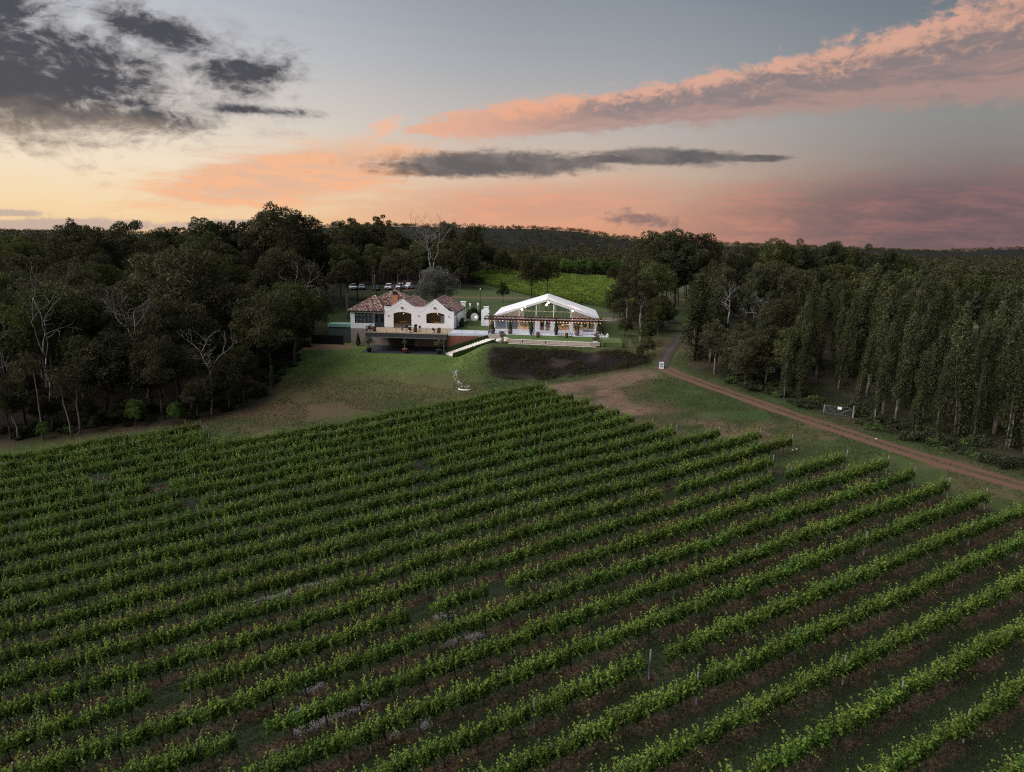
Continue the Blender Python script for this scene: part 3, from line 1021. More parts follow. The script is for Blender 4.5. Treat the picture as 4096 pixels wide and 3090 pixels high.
GAPS = [(735, 2835), (600, 2900), (1350, 2470), (1720, 2500), (1280, 2300), (1960, 2420), (640, 2075), (780, 2050), (2330, 2250), (2840, 2190), (650, 1990), (1180, 2120), (3160, 1960), (210, 2020)]
GAPP = [ground_at(u, v)[:2] for u, v in GAPS]
MIDPOST = [ground_at(u, v)[:2] for u, v in ((852, 1800), (2380, 2320), (2440, 2400), (2546, 2475), (2650, 2700), (2095, 2110), (3070, 1800))]
vrng = np.random.default_rng(77)
for k in range(-2, 27):
    d = DK - 3.0 * k
    s1 = ROW_S1[k]
    ss = np.arange(-120, s1, 0.5)
    px_, py_ = RN[0] * d + RD[0] * ss, RN[1] * d + RD[1] * ss
    uu, vv, dd_ = project(px_, py_, H(px_, py_) + 1.2)
    vis = (uu > -420) & (uu < 4500) & (vv < 3420) & (dd_ > 8)
    if vis.sum() < 6: continue
    s0 = ss[vis].min(); s1 = min(s1, ss[vis].max())
    mid_s = (s0 + s1) / 2
    cx, cy = RN[0] * d + RD[0] * mid_s, RN[1] * d + RD[1] * mid_s
    c0 = np.array([cx, cy, h1(cx, cy)])
    if k >= 1: lab = 'green vine row on wires, %s row down from the house lawn' % ordinal(k)
    else: lab = ['short green vine row ending at the post line, nearest the left forest', 'short green vine row at left, second out from the left forest', 'short green vine row at left, third out from the left forest'][k + 2]
    row = thing('vine_row', lab, 'vine row', tuple(c0), 0, 'rows of grapevines on the slope')
    # vines
    s_ = s1 - 1.0; i = 0
    if k in (1, 2, 5, 9, 14, 19): s_ -= 0.3
    while s_ > s0:
        x, y = RN[0] * d + RD[0] * s_, RN[1] * d + RD[1] * s_
        gap = any(math.hypot(x - g[0], y - g[1]) < 1.15 for g in GAPP) or vrng.random() < 0.007
        if not gap:
            z = h1(x, y)
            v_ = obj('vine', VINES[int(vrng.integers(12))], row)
            v_.location = (x - c0[0], y - c0[1] + vrng.normal() * 0.03, z - c0[2])
            fl = math.pi if vrng.random() < 0.5 else 0
            v_.rotation_euler = (0, -math.atan(slope_s) if not fl else math.atan(slope_s), TH + fl)
            sc = 0.9 + 0.3 * fbm(np.array([x / 4.0]), np.array([y / 4.0]), 61)[0] + 0.12 * vrng.random()
            v_.scale = (1.02, sc * (0.9 + 0.3 * vrng.random()), 0.86 + 0.22 * fbm(np.array([x / 3.0]), np.array([y / 3.0]), 63)[0] + 0.1 * vrng.random())
            if k >= 6:
                t_ = obj('trunk', VTR[int(vrng.integers(4))], v_)
        s_ -= 1.95; i += 1
    # posts every four vines, the end post of wood
    ps = s1 + 0.15; j = 0
    while ps > s0:
        x, y = RN[0] * d + RD[0] * ps, RN[1] * d + RD[1] * ps
        wood = j == 0 or (j + k) % 5 == 0 or any(math.hypot(x - g[0], y - g[1]) < 3.2 for g in MIDPOST)
        p_ = obj('post', POSTW if wood else POSTS, row)
        p_.location = (x - c0[0], y - c0[1], h1(x, y) - c0[2]); p_.rotation_euler = (vrng.normal() * .025, vrng.normal() * .025, 0)
        ps -= 7.8; j += 1
    # wires
    mb = MB()
    for hw in (0.95, 1.5):
        pts = []
        for t in np.linspace(s0, s1, 9):
            x, y = RN[0] * d + RD[0] * t, RN[1] * d + RD[1] * t
            pts.append((x - c0[0], y - c0[1], h1(x, y) + hw - c0[2]))
        mb.tube(pts, 0.006, 4)
    mb.build('wire', MATS['wire'], row)

# ------------------------------------------------------------------ trees
trng = np.random.default_rng(2024)


def proto(crown_mb, bark, h):
    crown, mb = crown_mb
    return crown, mb.mesh('trunk', MATS[bark], True), h


EUC = [proto(euc_tree(1, 15, 5.0, 46, 230), 'bark_gum', 15), proto(euc_tree(2, 15, 4.2, 38, 240), 'bark_gum', 15), proto(euc_tree(3, 15, 5.4, 54, 210, bole=0.34), 'bark_dark', 15),
       proto(euc_tree(4, 15, 4.6, 44, 240, bole=0.30), 'bark_gum', 15), proto(euc_tree(5, 15, 5.2, 50, 220, crown_mat='leaf_euc_green', bole=0.36), 'bark_dark', 15),
       proto(euc_tree(6, 15, 4.4, 40, 240, crown_mat='leaf_euc_green', bole=0.3), 'bark_gum', 15), proto(euc_tree(7, 15, 4.8, 48, 230, bole=0.22), 'bark_dark', 15)]
OPEN = [proto(euc_tree(21, 15, 4.6, 26, 190, open_=0.25, bole=0.40, clr=(0.7, 1.3)), 'bark_gum', 15), proto(euc_tree(22, 15, 4.0, 22, 190, open_=0.3, bole=0.45, clr=(0.7, 1.25)), 'bark_gum', 15),
        proto(euc_tree(23, 15, 5.0, 30, 180, open_=0.28, bole=0.48, clr=(0.65, 1.3), crown_mat='leaf_euc_green'), 'bark_gum', 15)]
LOWT = [proto(euc_tree(31, 8, 3.4, 34, 230, leaf=0.34, bole=0.14), 'bark_dark', 8), proto(euc_tree(32, 8, 3.0, 30, 230, leaf=0.34, bole=0.18, crown_mat='leaf_euc_green'), 'bark_dark', 8)]
GREENT = [proto(euc_tree(41, 10, 3.8, 40, 240, leaf=0.36, bole=0.16, crown_mat='leaf_sapling'), 'bark_dark', 10), proto(euc_tree(42, 10, 3.4, 34, 240, leaf=0.36, bole=0.2, crown_mat='leaf_shrub'), 'bark_dark', 10)]
GREYT = proto(euc_tree(51, 11, 4.6, 74, 240, leaf=0.40, bole=0.0, crown_mat='leaf_grey', aspect=0.26), 'bark_gum', 11)
POPL = [proto(poplar_tree(60 + i, 12.5, 0.95 + 0.16 * (i % 3), 0.03 + 0.05 * (i % 4), lean=0.3 + 0.35 * (i % 3)), 'bark_gum', 12.5) for i in range(7)]
CONE = [proto(euc_tree(71, 15, 3.6, 50, 200, leaf=0.45, bole=0.2, crown_mat='leaf_dark', aspect=0.24, clr=(0.9, 1.6), open_=0.0), 'bark_dark', 15),
        proto(euc_tree(72, 15, 4.2, 44, 200, leaf=0.45, bole=0.25, crown_mat='leaf_dark', aspect=0.24, clr=(0.8, 1.5), open_=0.05), 'bark_dark', 15),
        proto(euc_tree(73, 15, 3.2, 40, 200, leaf=0.45, bole=0.2, crown_mat='leaf_dark', aspect=0.24, clr=(0.8, 1.5), open_=0.0), 'bark_dark', 15)]


def plant(kind, p, h, name, label, group=None, wide=1.0, rz=None, tilt=0.0, cat='tree'):
    crown, trunk, h0 = p
    x, y, z = kind
    t = thing(name, label, cat, (x, y, z - 0.1), trng.random() * 6.28 if rz is None else rz, group)
    s_ = h / h0
    t.scale = (s_ * wide, s_ * wide, s_)
    if tilt: t.rotation_euler = (trng.normal() * tilt, trng.normal() * tilt, t.rotation_euler[2])
    obj('trunk', trunk, t); obj('crown', crown, t)
    return t


def zlim(u, v, y):
    d = pix_ray(u, v); return CZ + d[2] / d[1] * y


SKY_U = np.array([-800, 0, 130, 420, 560, 700, 900, 1250, 1300, 1420, 1560, 1650, 1900, 2000, 2200, 2400, 2550, 2640, 2800, 2930, 3000, 3150, 3500, 3700, 3900, 4100, 4700])
SKY_V = np.array([915, 912, 905, 915, 925, 912, 905, 920, 925, 905, 905, 930, 940, 985, 1000, 1010, 1010, 985, 985, 1000, 1010, 990, 995, 1010, 1055, 1085, 1120])
placed = []


def free(x, y, r):
    for (a, b, c) in placed:
        if (a - x) ** 2 + (b - y) ** 2 < (0.5 * (r + c)) ** 2: return False
    return True


def scatter(n_try, xr, yr, cond, space, hr, kinds, name, label, group, wide=(0.9, 1.15), vmargin=0, minh=6.0, limit=290):
    cnt = 0
    for _ in range(n_try):
        x, y = trng.uniform(*xr), trng.uniform(*yr)
        if not cond(x, y): continue
        sp_ = space(x, y) if callable(space) else space
        if not free(x, y, sp_): continue
        z = h1(x, y); u, v, d = project(x, y, z + 8)
        if u < -350 or u > 4450: continue
        h = trng.uniform(*hr)
        h = min(h, zlim(u, np.interp(u, SKY_U, SKY_V) + trng.uniform(-6, 34) + vmargin, y) - z)
        if h < minh: continue
        placed.append((x, y, sp_)); cnt += 1
        plant((x, y, z), kinds[int(trng.integers(len(kinds)))], h, name, label, group, trng.uniform(*wide))
        if cnt >= limit: break
    return cnt


def tree_px(u, v, vtop, kindset, name, label, group=None, wide=1.0, sp_=5.0, rz=None, y=None, tilt=0.0):
    """a tree whose foot and tip are where two photo pixels put them"""
    if y is None: x, y, z = ground_at(u, v)
    else:
        d = pix_ray(u, v); x = d[0] / d[1] * y; z = h1(x, y)
    h = zlim(u, vtop, y) - z
    placed.append((x, y, sp_))
    return plant((x, y, z), kindset, max(h, 2.0), name, label, group, wide, rz, tilt)


# -- single trees that stand out
tree_px(1075, 0, 806, EUC[0], 'eucalyptus_tree', 'tallest rounded eucalyptus breaking the left skyline', None, 0.95, 8, y=168)
tree_px(1150, 0, 838, EUC[3], 'eucalyptus_tree', 'broad eucalyptus on the left skyline, right of the tallest one', None, 0.95, 7, y=160)
tree_px(990, 0, 846, OPEN[0], 'eucalyptus_tree', 'eucalyptus with gaps of sky, left of the tallest skyline tree', None, 1.0, 7, y=166)
tree_px(885, 0, 872, OPEN[1], 'eucalyptus_tree', 'small open eucalyptus on the skyline left of the tallest group', None, 0.9, 6, y=172)
tree_px(740, 0, 853, OPEN[2], 'eucalyptus_tree', 'spreading open eucalyptus on the skyline midway along the left forest', None, 1.0, 7, y=165)
tree_px(800, 0, 872, EUC[1], 'eucalyptus_tree', 'rounded eucalyptus on the skyline just right of the spreading open one', None, 0.9, 7, y=172)
tree_px(410, 0, 853, OPEN[0], 'eucalyptus_tree', 'eucalyptus with a tufted top on the skyline of the far left forest', None, 1.0, 7, y=160)
tree_px(262, 0, 868, EUC[6], 'eucalyptus_tree', 'right one of two round topped trees on the far left skyline', None, 0.85, 6, y=158)
tree_px(185, 0, 870, EUC[3], 'eucalyptus_tree', 'left one of two round topped trees on the far left skyline', None, 0.85, 6, y=160)
tree_px(575, 0, 893, EUC[5], 'eucalyptus_tree', 'low rounded tree in a dip of the left skyline', None, 0.9, 6, y=170)
tree_px(1375, 0, 862, OPEN[2], 'eucalyptus_tree', 'wide topped eucalyptus on the skyline above the house chimney', None, 1.1, 8, y=235)
tree_px(1520, 0, 852, OPEN[1], 'eucalyptus_tree', 'flat topped eucalyptus on the skyline behind the house', None, 1.15, 8, y=245)
tree_px(1455, 0, 880, EUC[2], 'eucalyptus_tree', 'dense eucalyptus between the two skyline trees behind the house', None, 0.95, 8, y=240)
tree_px(1790, 0, 876, EUC[1], 'eucalyptus_tree', 'dark round tree on the skyline right of the bare white tree', None, 0.8, 8, y=270)
tree_px(1900, 0, 892, EUC[3], 'eucalyptus_tree', 'dark tree on the skyline above the back paddock', None, 0.8, 8, y=275)
tree_px(640, 0, 962, EUC[0], 'eucalyptus_tree', 'large domed eucalyptus standing forward in the left forest', None, 1.05, 8, y=112)
tree_px(1120, 0, 1120, EUC[4], 'eucalyptus_tree', 'leaning green eucalyptus at the right end of the left forest', None, 1.05, 6, y=112)
tree_px(1010, 0, 1130, EUC[6], 'eucalyptus_tree', 'grey green eucalyptus at the forest edge beside the lawn', None, 1.05, 6, y=104)
tree_px(30, 0, 1140, EUC[4], 'eucalyptus_tree', 'rounded eucalyptus cut by the left edge of the picture', None, 1.0, 6, y=96)
tree_px(1735, 0, 1062, GREYT, 'weeping_tree', 'silver grey weeping tree behind the middle roof of the house', None, 1.25, 9, y=172)
tree_px(2125, 1215, 990, EUC[6], 'eucalyptus_tree', 'thin open eucalyptus behind the left half of the marquee', None, 0.8, 5, y=178)
tree_px(2190, 1215, 1015, EUC[4], 'eucalyptus_tree', 'open eucalyptus behind the peak of the marquee', None, 0.66, 5, y=182)
tree_px(1885, 1150, 1100, LOWT[0], 'small_tree', 'small dark round tree by the bare track in the paddock', None, 0.9, 4)
tree_px(2012, 1210, 1125, LOWT[1], 'small_tree', 'small tree on the paddock left of the marquee roof', None, 0.8, 3)
for i, (u, v, vt, kk, lab, w) in enumerate([
        (2500, 1330, 1085, EUC[1], 'thin eucalyptus right of the marquee, closest to its corner', 0.8),
        (2562, 1368, 1075, OPEN[0], 'pale trunked eucalyptus leaning over the driveway bank', 1.0),
        (2610, 1300, 1040, EUC[4], 'dense eucalyptus behind the driveway bank', 0.9),
        (2452, 1290, 1130, LOWT[1], 'low bushy tree at the right end of the rear wall', 0.85),
        (2500, 1345, 1265, LOWT[0], 'dark shrubby tree beside the marquee lawn', 1.0),
        (2560, 1440, 1375, LOWT[1], 'round shrub at the corner of the dark mulch bank', 0.8),
        (2590, 1425, 1340, LOWT[0], 'dark shrub between mulch bank and driveway', 0.8)]):
    tree_px(u, v, vt, kk, 'small_tree' if 'shrub' in lab or 'low' in lab else 'eucalyptus_tree', lab, None, w, 3.5)
for u, yy, vt, kk, w, lab in [(1590, 186, 985, EUC[2], 1.0, 'dark tree with a thick trunk in front of the parked cars'), (1480, 190, 1000, OPEN[2], 1.0, 'grey trunked eucalyptus in front of the parked cars'), (1330, 180, 960, EUC[3], 1.0, 'dark eucalyptus at the left end of the car park'),
                          (1400, 178, 1010, EUC[6], 0.9, 'dark eucalyptus rising behind the left end of the house roof'), (1265, 165, 985, EUC[0], 0.95, 'broad eucalyptus behind the green tank')]:
    tree_px(u, 0, vt, kk, 'eucalyptus_tree', lab, None, w, 6, y=yy)
for u, yy, vt, w, lab in [(2690, 165, 905, 1.0, 'left part of the big dark tree group on the right skyline'), (2770, 160, 893, 1.1, 'tallest of the big dark trees on the right skyline'),
                          (2865, 165, 915, 1.0, 'right one of the big dark trees on the right skyline')]:
    tree_px(u, 0, vt, EUC[2] if u != 2770 else CONE[1], 'eucalyptus_tree', lab, None, w, 8, y=yy)
WB = [(3030, 160, 985), (3095, 158, 962), (3150, 156, 948), (3205, 150, 936), (3262, 154, 958), (3300, 152, 945), (3360, 156, 965), (3425, 150, 928), (3470, 152, 950), (3530, 156, 972), (3590, 150, 966), (3640, 154, 985), (3685, 150, 955), (3735, 156, 1000), (3800, 158, 1020)]
for i, (u, yy, vt) in enumerate(WB):
    tree_px(u, 0, vt, (CONE + [EUC[5], OPEN[0]])[i % 5], 'windbreak_tree', 'dark feathery tree on the right skyline, %s from the left' % ordinal(i + 1), 'windbreak on the right skyline', 0.78, 5, y=yy)
# the poplars that stand apart
tree_px(2775, 1440, 1105, POPL[0], 'poplar_tree', 'tall leafy poplar standing alone right of the driveway', None, 1.75, 4, rz=0.2)
tree_px(2840, 1450, 1160, POPL[3], 'poplar_tree', 'grey green poplar behind the lone driveway poplar', None, 1.5, 4, rz=0.1)
# saplings at the foot of the forest
for u, v, vt, lab in [(545, 1705, 1588, 'bright green sapling, larger one at the foot of the left forest'), (705, 1700, 1600, 'bright green narrow sapling near the end of the short vine rows'),
                      (178, 1760, 1680, 'small green sapling at the far left forest foot'), (378, 1730, 1660, 'dim sapling between two pale trunks in the left forest')]:
    tree_px(u, v, vt, GREENT[0] if u != 378 else LOWT[1], 'sapling', lab, None, 0.85, 2.5)

# -- the dense forest on the left
fp = FOREST_EDGE + [(-34, 150), (-40, 168), (-50, 178), (-52, 275), (-230, 275), (-230, 70)]
edge_line = FOREST_EDGE


def in_forest(x, y):
    return bool(in_poly(np.array([x]), np.array([y]), fp)[0])


def near_edge(x, y): return float(poly_dist(np.array([x]), np.array([y]), edge_line)[0])


n1 = scatter(2500, (-120, -30), (84, 150), lambda x, y: in_forest(x, y) and near_edge(x, y) < 9, 3.9, (8.0, 13), EUC + LOWT + LOWT + [EUC[6]] * 3, 'eucalyptus_tree',
             'olive eucalyptus in the front rank of the left forest', 'front rank of the left forest', (0.85, 1.1), limit=34)
n1b = scatter(2500, (-120, -32), (84, 150), lambda x, y: in_forest(x, y) and near_edge(x, y) < 7, 2.6, (3.0, 6.0), LOWT + LOWT + [EUC[6]], 'small_tree',
              'low leafy tree at the very edge of the left forest', 'understorey of the left forest', (1.0, 1.35), 200, 2.0, 60)
n2 = scatter(5000, (-150, -20), (90, 275), in_forest, lambda x, y: 5.4 if y < 135 else 8.6, (13, 18.5), EUC, 'eucalyptus_tree',
             'dark crowned eucalyptus among the mass of the left forest', 'left forest', (0.9, 1.2), limit=175)
# -- trees behind the house and car park
n3 = scatter(2500, (-75, 4), (216, 300), lambda x, y: not (-14 < x < 4 and y < 262), 6.2, (11, 18), [EUC[3], EUC[5], EUC[6], EUC[6], EUC[3]] + LOWT, 'eucalyptus_tree',
             'dark eucalyptus behind the parked cars and the house', 'forest behind the house', (0.85, 1.1))
# -- beyond the back vineyard
n4 = scatter(900, (6, 46), (300, 318), lambda x, y: True, 4.5, (6, 8.5), GREENT, 'hedge_tree', 'bright green tree in the line along the top of the back vineyard', 'green trees above the back vineyard', (0.9, 1.2), 8, 3.0)
# -- right of the driveway
n6 = scatter(1500, (38, 100), (108, 200), lambda x, y: True, 6.0, (10, 15), EUC + OPEN + CONE, 'broadleaf_tree', 'dark tree in the wood right of the driveway', 'wood right of the driveway', (0.85, 1.1), 15)
n6b = scatter(700, (24, 60), (150, 215), lambda x, y: x > 30 + 0.0 * y, 6.0, (9, 14), OPEN + EUC, 'eucalyptus_tree', 'dim tree behind the driveway and the rear wall', 'trees behind the driveway', (0.75, 1.0), 30)
# small trees by the track
n7 = scatter(400, (29, 40), (95, 112), lambda x, y: poly_dist(np.array([x]), np.array([y]), TRACK)[0] > 3.6 and poly_dist(np.array([x]), np.array([y]), TRACK)[0] < 14 and x > 27, 3.0, (5, 9), LOWT + [EUC[3]], 'small_tree',
             'dark bushy tree on the right bank of the track', 'bushy trees along the track', (0.85, 1.1), 60, 3)
bank = gp((2440, 1310), (2480, 1350), (2560, 1395), (2620, 1400), (2670, 1340), (2690, 1290), (2600, 1265), (2450, 1268))
n8 = scatter(900, (20, 45), (112, 170), lambda x, y: bool(in_poly(np.array([x]), np.array([y]), bank)[0]) and poly_dist(np.array([x]), np.array([y]), DRIVE)[0] > 2.4, 2.6, (2.5, 6.5), LOWT + [EUC[3]], 'small_tree',
             'dark bushy tree on the bank between marquee lawn and driveway', 'bushy trees on the driveway bank', (0.9, 1.2), 100, 1.5, 22)
# -- poplar plantation in rows along the track
tl = np.array(TRACK)
npop = 0
for off, hh in ((5.0, (7.5, 11)), (9.0, (8.5, 13)), (14.0, (9.5, 14)), (20, (11, 13.5)), (27, (11, 14)), (35, (11, 14)), (44, (11, 14))):
    for i in range(1, len(tl) - 2):
        p, q_ = tl[i], tl[i + 1]; L = np.linalg.norm(q_ - p); t = (q_ - p) / L; nn_ = np.array([-t[1], t[0]])
        nst = int(L / 2.2)
        for j in range(nst):
            c = p + t * (j + 0.5 + trng.normal() * .22) * 2.2 + nn_ * (off + trng.normal() * 0.7)
            x, y = float(c[0]), float(c[1]); z = h1(x, y)
            u, v, d = project(x, y, z + 5)
            if u < 2960 or u > 4750 or trng.random() < 0.07: continue
            ub, vb, _ = project(x, y, z)
            if off < 8 and 3255 < ub < 3440: continue
            if off < 7 and trng.random() < 0.25: continue
            if not free(x, y, 1.3): continue
            placed.append((x, y, 1.3))
            far_lab = {5.0: 'front row nearest the track', 9.0: 'second row from the track', 14.0: 'third row from the track'}.get(off, 'back rows')
            plant((x, y, z), POPL[int(trng.integers(7))], trng.uniform(*hh), 'poplar_tree', 'narrow wind bent poplar in the plantation, ' + far_lab, 'poplars, ' + far_lab, trng.uniform(0.6, 1.15), trng.normal() * 0.6, 0.035)
            npop += 1
# undergrowth at the plantation edge
BUSH = [bush_mesh(400 + i, 1.3, 1.3, 1.1, 16, 70, 0.22, 'leaf_dark', 0.5) for i in range(4)] + [bush_mesh(410 + i, 1.2, 1.2, 0.9, 14, 70, 0.2, 'leaf_shrub', 0.5) for i in range(2)]
nb_ = 0
for i in range(1, len(tl) - 2):
    p, q_ = tl[i], tl[i + 1]; L = np.linalg.norm(q_ - p); t = (q_ - p) / L; nn_ = np.array([-t[1], t[0]])
    for j in range(int(L / 0.42)):
        c = p + t * trng.random() * L + nn_ * (3.4 + abs(trng.normal()) * 2.2)
        x, y = float(c[0]), float(c[1]); z = h1(x, y); u, v, d = project(x, y, z)
        if u < 2900 or u > 4250 or (3270 < u < 3430 and c @ nn_ - p @ nn_ < 5.5): continue
        b_ = obj('bush', BUSH[int(trng.integers(6))])
        tag(b_, 'low dark bush in the undergrowth at the poplar edge', 'bush', 'undergrowth along the track')
        s_ = trng.uniform(0.6, 1.5); b_.location = (x, y, z - 0.1); b_.scale = (s_, s_, s_ * trng.uniform(.6, 1)); b_.rotation_euler = (0, 0, trng.random() * 6)
        nb_ += 1
# shrubs under the left forest edge
for j in range(70):
    e = trng.random() * (len(FOREST_EDGE) - 2) + 1; i = int(e); f = e - i
    x = FOREST_EDGE[i][0] * (1 - f) + FOREST_EDGE[min(i + 1, len(FOREST_EDGE) - 1)][0] * f - trng.random() * 5; y = FOREST_EDGE[i][1] * (1 - f) + FOREST_EDGE[min(i + 1, len(FOREST_EDGE) - 1)][1] * f + trng.random() * 5
    z = h1(x, y); u, v, d = project(x, y, z)
    if u < -200: continue
    b_ = obj('bush', BUSH[int(trng.integers(6))]); tag(b_, 'dark low bush under the edge of the left forest', 'bush', 'bushes under the left forest')
    s_ = trng.uniform(0.5, 1.2); b_.location = (x, y, z - 0.1); b_.scale = (s_, s_, s_); b_.rotation_euler = (0, 0, trng.random() * 6)

# -- bare silver trees
def dead_px(u, v, vtop, seed, label, spread=4.0, lean=(0, 0), y=None, gens=4, fork_at=0.5, stems=1, r0=0.24):
    if y is None: x, y, z = ground_at(u, v)
    else:
        d = pix_ray(u, v); x = d[0] / d[1] * y; z = h1(x, y)
    h = zlim(u, vtop, y) - z
    tr_, br_ = dead_tree(seed, h, spread, lean, gens, fork_at, stems, r0)
    t = thing('dead_tree', label, 'dead tree', (x, y, z), 0)
    tr_.build('trunk', MATS['bark_silver'], t, True); br_.build('branches', MATS['bark_silver'], t, True)
    return t


dead_px(700, 1640, 1240, 3, 'bare silver tree leaning left at the front of the forest', 5.0, (-5.5, 0), None, 4, 0.62, 1, 0.15)
dead_px(58, 1700, 1330, 4, 'bare pale tree at the left edge of the picture', 3.5, (-0.6, 0), None, 3, 0.5, 1, 0.14)
dead_px(205, 1720, 1130, 5, 'thin bare tree with crooked limbs in the far left forest', 3.0, (0.8, 0), None, 3, 0.5, 1, 0.11)
dead_px(845, 1660, 1360, 6, 'stubby bare tree half hidden near the right of the forest', 2.5, (0.5, 0), None, 3, 0.6, 1, 0.14)
dead_px(1150, 0, 1080, 7, 'fan of bare branches above the right side of the left forest', 4.0, (1, 0), 135, 3, 0.55, 1, 0.13)
dead_px(1720, 0, 878, 8, 'large bare white tree with two trunks behind the house', 5.5, (0.5, 0), 205, 4, 0.42, 2, 0.30)
dead_px(2905, 1350, 1160, 9, 'bare forked tree in the wood right of the driveway', 3.0, (0.4, 0), None, 3, 0.55, 1, 0.18)
dead_px(3060, 1420, 1190, 10, 'bare grey tree at the left end of the poplars', 3.0, (0, 0), None, 3, 0.5, 1, 0.18)
# pale straight boles in front of the forest
for u, v, vt, lab in [(170, 1755, 1480, 'pale straight trunk, leftmost at the forest foot'), (287, 1748, 1550, 'pale thin trunk, third from the left at the forest foot'), (318, 1735, 1490, 'pale thin trunk leaning right at the forest foot'), (75, 1760, 1600, 'dim pale trunk near the left edge')]:
    x, y, z = ground_at(u, v); h = zlim(u, vt, y) - z
    t = thing('young_gum', lab, 'tree', (x, y, z), 0)
    rng = np.random.default_rng(int(u)); mb = MB(); top_ = (rng.normal() * .5, 0, h)
    mb.tube(wobble_line((0, 0, -.3), top_, 7, 0.12, rng), list(np.linspace(0.14, 0.05, 7)), 6).build('trunk', MATS['bark_gum'], t, True)
    C, D, N, ln, wd, T = clump_leaves([np.array(top_) + rng.normal(size=3) * .7 for _ in range(7)], [0.9] * 7, 150, rng, 0.34, 0.34)
    obj('crown', leaf_data('crown', C, D, N, ln, wd, T, MATS['leaf_euc']), t)

# -- far woods beyond the ones you can tell apart: one mass
frng = np.random.default_rng(99)
base_c = []
cn = 260
cs_ = unit(26, frng) * np.array([3.6, 3.6, 2.6]) * (frng.random(26) ** .4)[:, None]
Cq, Dq, Nq, lq, wq, Tq = clump_leaves(list(cs_), [1.5] * 26, 7, frng, 1.25, 0.6)
V_, T_ = [], []
nfar = 0
NF = 9000
ys_ = 312 * (2700 / 312) ** (frng.random(NF) ** 0.85)
az_ = frng.uniform(-0.86, 0.86, NF)
xs_ = az_ * ys_
keep = ~((ys_ > 900) & (fbm(xs_ / 420, ys_ / 420, 31, 2) > 0.585) & (az_ > 0.1) & (ys_ < 2100)) & ~((ys_ < 330) & (xs_ > 0) & (xs_ < 60))
keep &= (ys_ > 600) | (frng.random(NF) < 0.75)
xs_, ys_ = xs_[keep], ys_[keep]; zs_ = H(xs_, ys_)
side0 = np.cross(Nq, Dq); side0 /= np.linalg.norm(side0, axis=1)[:, None]
quad = np.stack([Cq - Dq * lq[:, None] * .5, Cq + side0 * wq[:, None] * .5, Cq + Dq * lq[:, None] * .5, Cq - side0 * wq[:, None] * .5], 1)
for x, y, z in zip(xs_, ys_, zs_):
    a = frng.random() * 6.28; c_, s_ = math.cos(a), math.sin(a); k = frng.uniform(0.8, 1.3) * (1 + max(0, y - 900) / 4500)
    hh = frng.uniform(4.0, 8.0) if y < 900 else frng.uniform(2.5, 6.0)
    sub = frng.random(len(quad)) < (1.0 if y < 520 else 0.5 if y < 900 else 0.22)
    qd = quad[sub] * k * (1.0 if y < 520 else 1.25 if y < 900 else 1.6)
    V_.append(np.stack([qd[..., 0] * c_ - qd[..., 1] * s_ + x, qd[..., 0] * s_ + qd[..., 1] * c_ + y, qd[..., 2] + z + hh], -1))
    T_.append(np.clip(Tq[sub] + frng.normal() * .18, 0, 1)); nfar += 1
V_ = np.concatenate(V_); T_ = np.concatenate(T_); nq = len(V_)
me = bpy.data.meshes.new('distant_woods')
me.vertices.add(nq * 4); me.vertices.foreach_set('co', V_.astype(np.float32).ravel())
me.loops.add(nq * 4); me.loops.foreach_set('vertex_index', np.arange(nq * 4, dtype=np.int32))
me.polygons.add(nq); me.polygons.foreach_set('loop_start', (np.arange(nq) * 4).astype(np.int32)); me.update()
at = me.attributes.new('tint', 'FLOAT', 'POINT'); at.data.foreach_set('value', np.repeat(T_, 4).astype(np.float32))
me.materials.append(MATS['leaf_euc'])
tag(obj('distant_woods', me), 'dark mass of far woodland over the hills', 'woods', None, 'stuff')

# -- the vineyard behind the marquee
HEDGE = []
for i in range(4):
    rng = np.random.default_rng(800 + i); n = 900; L = 9.0
    x = rng.uniform(-L / 2, L / 2, n); a = rng.random(n) * 6.28; rr = rng.random(n) ** .5
    P = np.stack([x, np.cos(a) * rr * .45, 1.1 + np.sin(a) * rr * 0.6 + 0.12 * np.sin(x * 3)], 1)
    nn_ = unit(n, rng) + np.array([0, 0, .7]); nn_ /= np.linalg.norm(nn_, axis=1)[:, None]
    d = unit(n, rng); d -= nn_ * np.sum(nn_ * d, 1)[:, None]; d /= np.linalg.norm(d, axis=1)[:, None]
    ln = 0.34 * (0.7 + .6 * rng.random(n))
    HEDGE.append(leaf_data('foliage', P, d, nn_, ln, ln * .9, np.clip(rng.normal(.84, .18, n), 0, 1), MATS['leaf_vine']))
BACKV = gp((1850, 1100), (2000, 1095), (2200, 1105), (2420, 1122), (2600, 1140), (2620, 1200), (2480, 1235), (2330, 1230), (2060, 1180), (1900, 1128))
bx0 = np.array(BACKV).min(0); bx1 = np.array(BACKV).max(0)
bdir = np.array([math.cos(R(112)), math.sin(R(112))]); bnor = np.array([-bdir[1], bdir[0]])
cen_ = (bx0 + bx1) / 2
nbr = 0
for r_ in range(-26, 27):
    segs = []
    for t in np.arange(-130, 130, 9.0):
        p = cen_ + bnor * r_ * 3.0 + bdir * t
        if in_poly(np.array([p[0]]), np.array([p[1]]), BACKV)[0]: segs.append(p)
    if not segs: continue
    nbr += 1
    p0 = segs[0]; z0 = h1(*p0)
    row = thing('vine_row', 'pale green vine row in the back vineyard behind the marquee', 'vine row', (p0[0], p0[1], z0), 0, 'rows of the back vineyard')
    for p in segs:
        o = obj('foliage', HEDGE[int(trng.integers(4))], row)
        sl = math.atan((h1(*(p + bdir * 4)) - h1(*(p - bdir * 4))) / 8)
        o.location = (p[0] - p0[0], p[1] - p0[1], h1(*p) - z0); o.rotation_euler = (0, -sl, R(112))


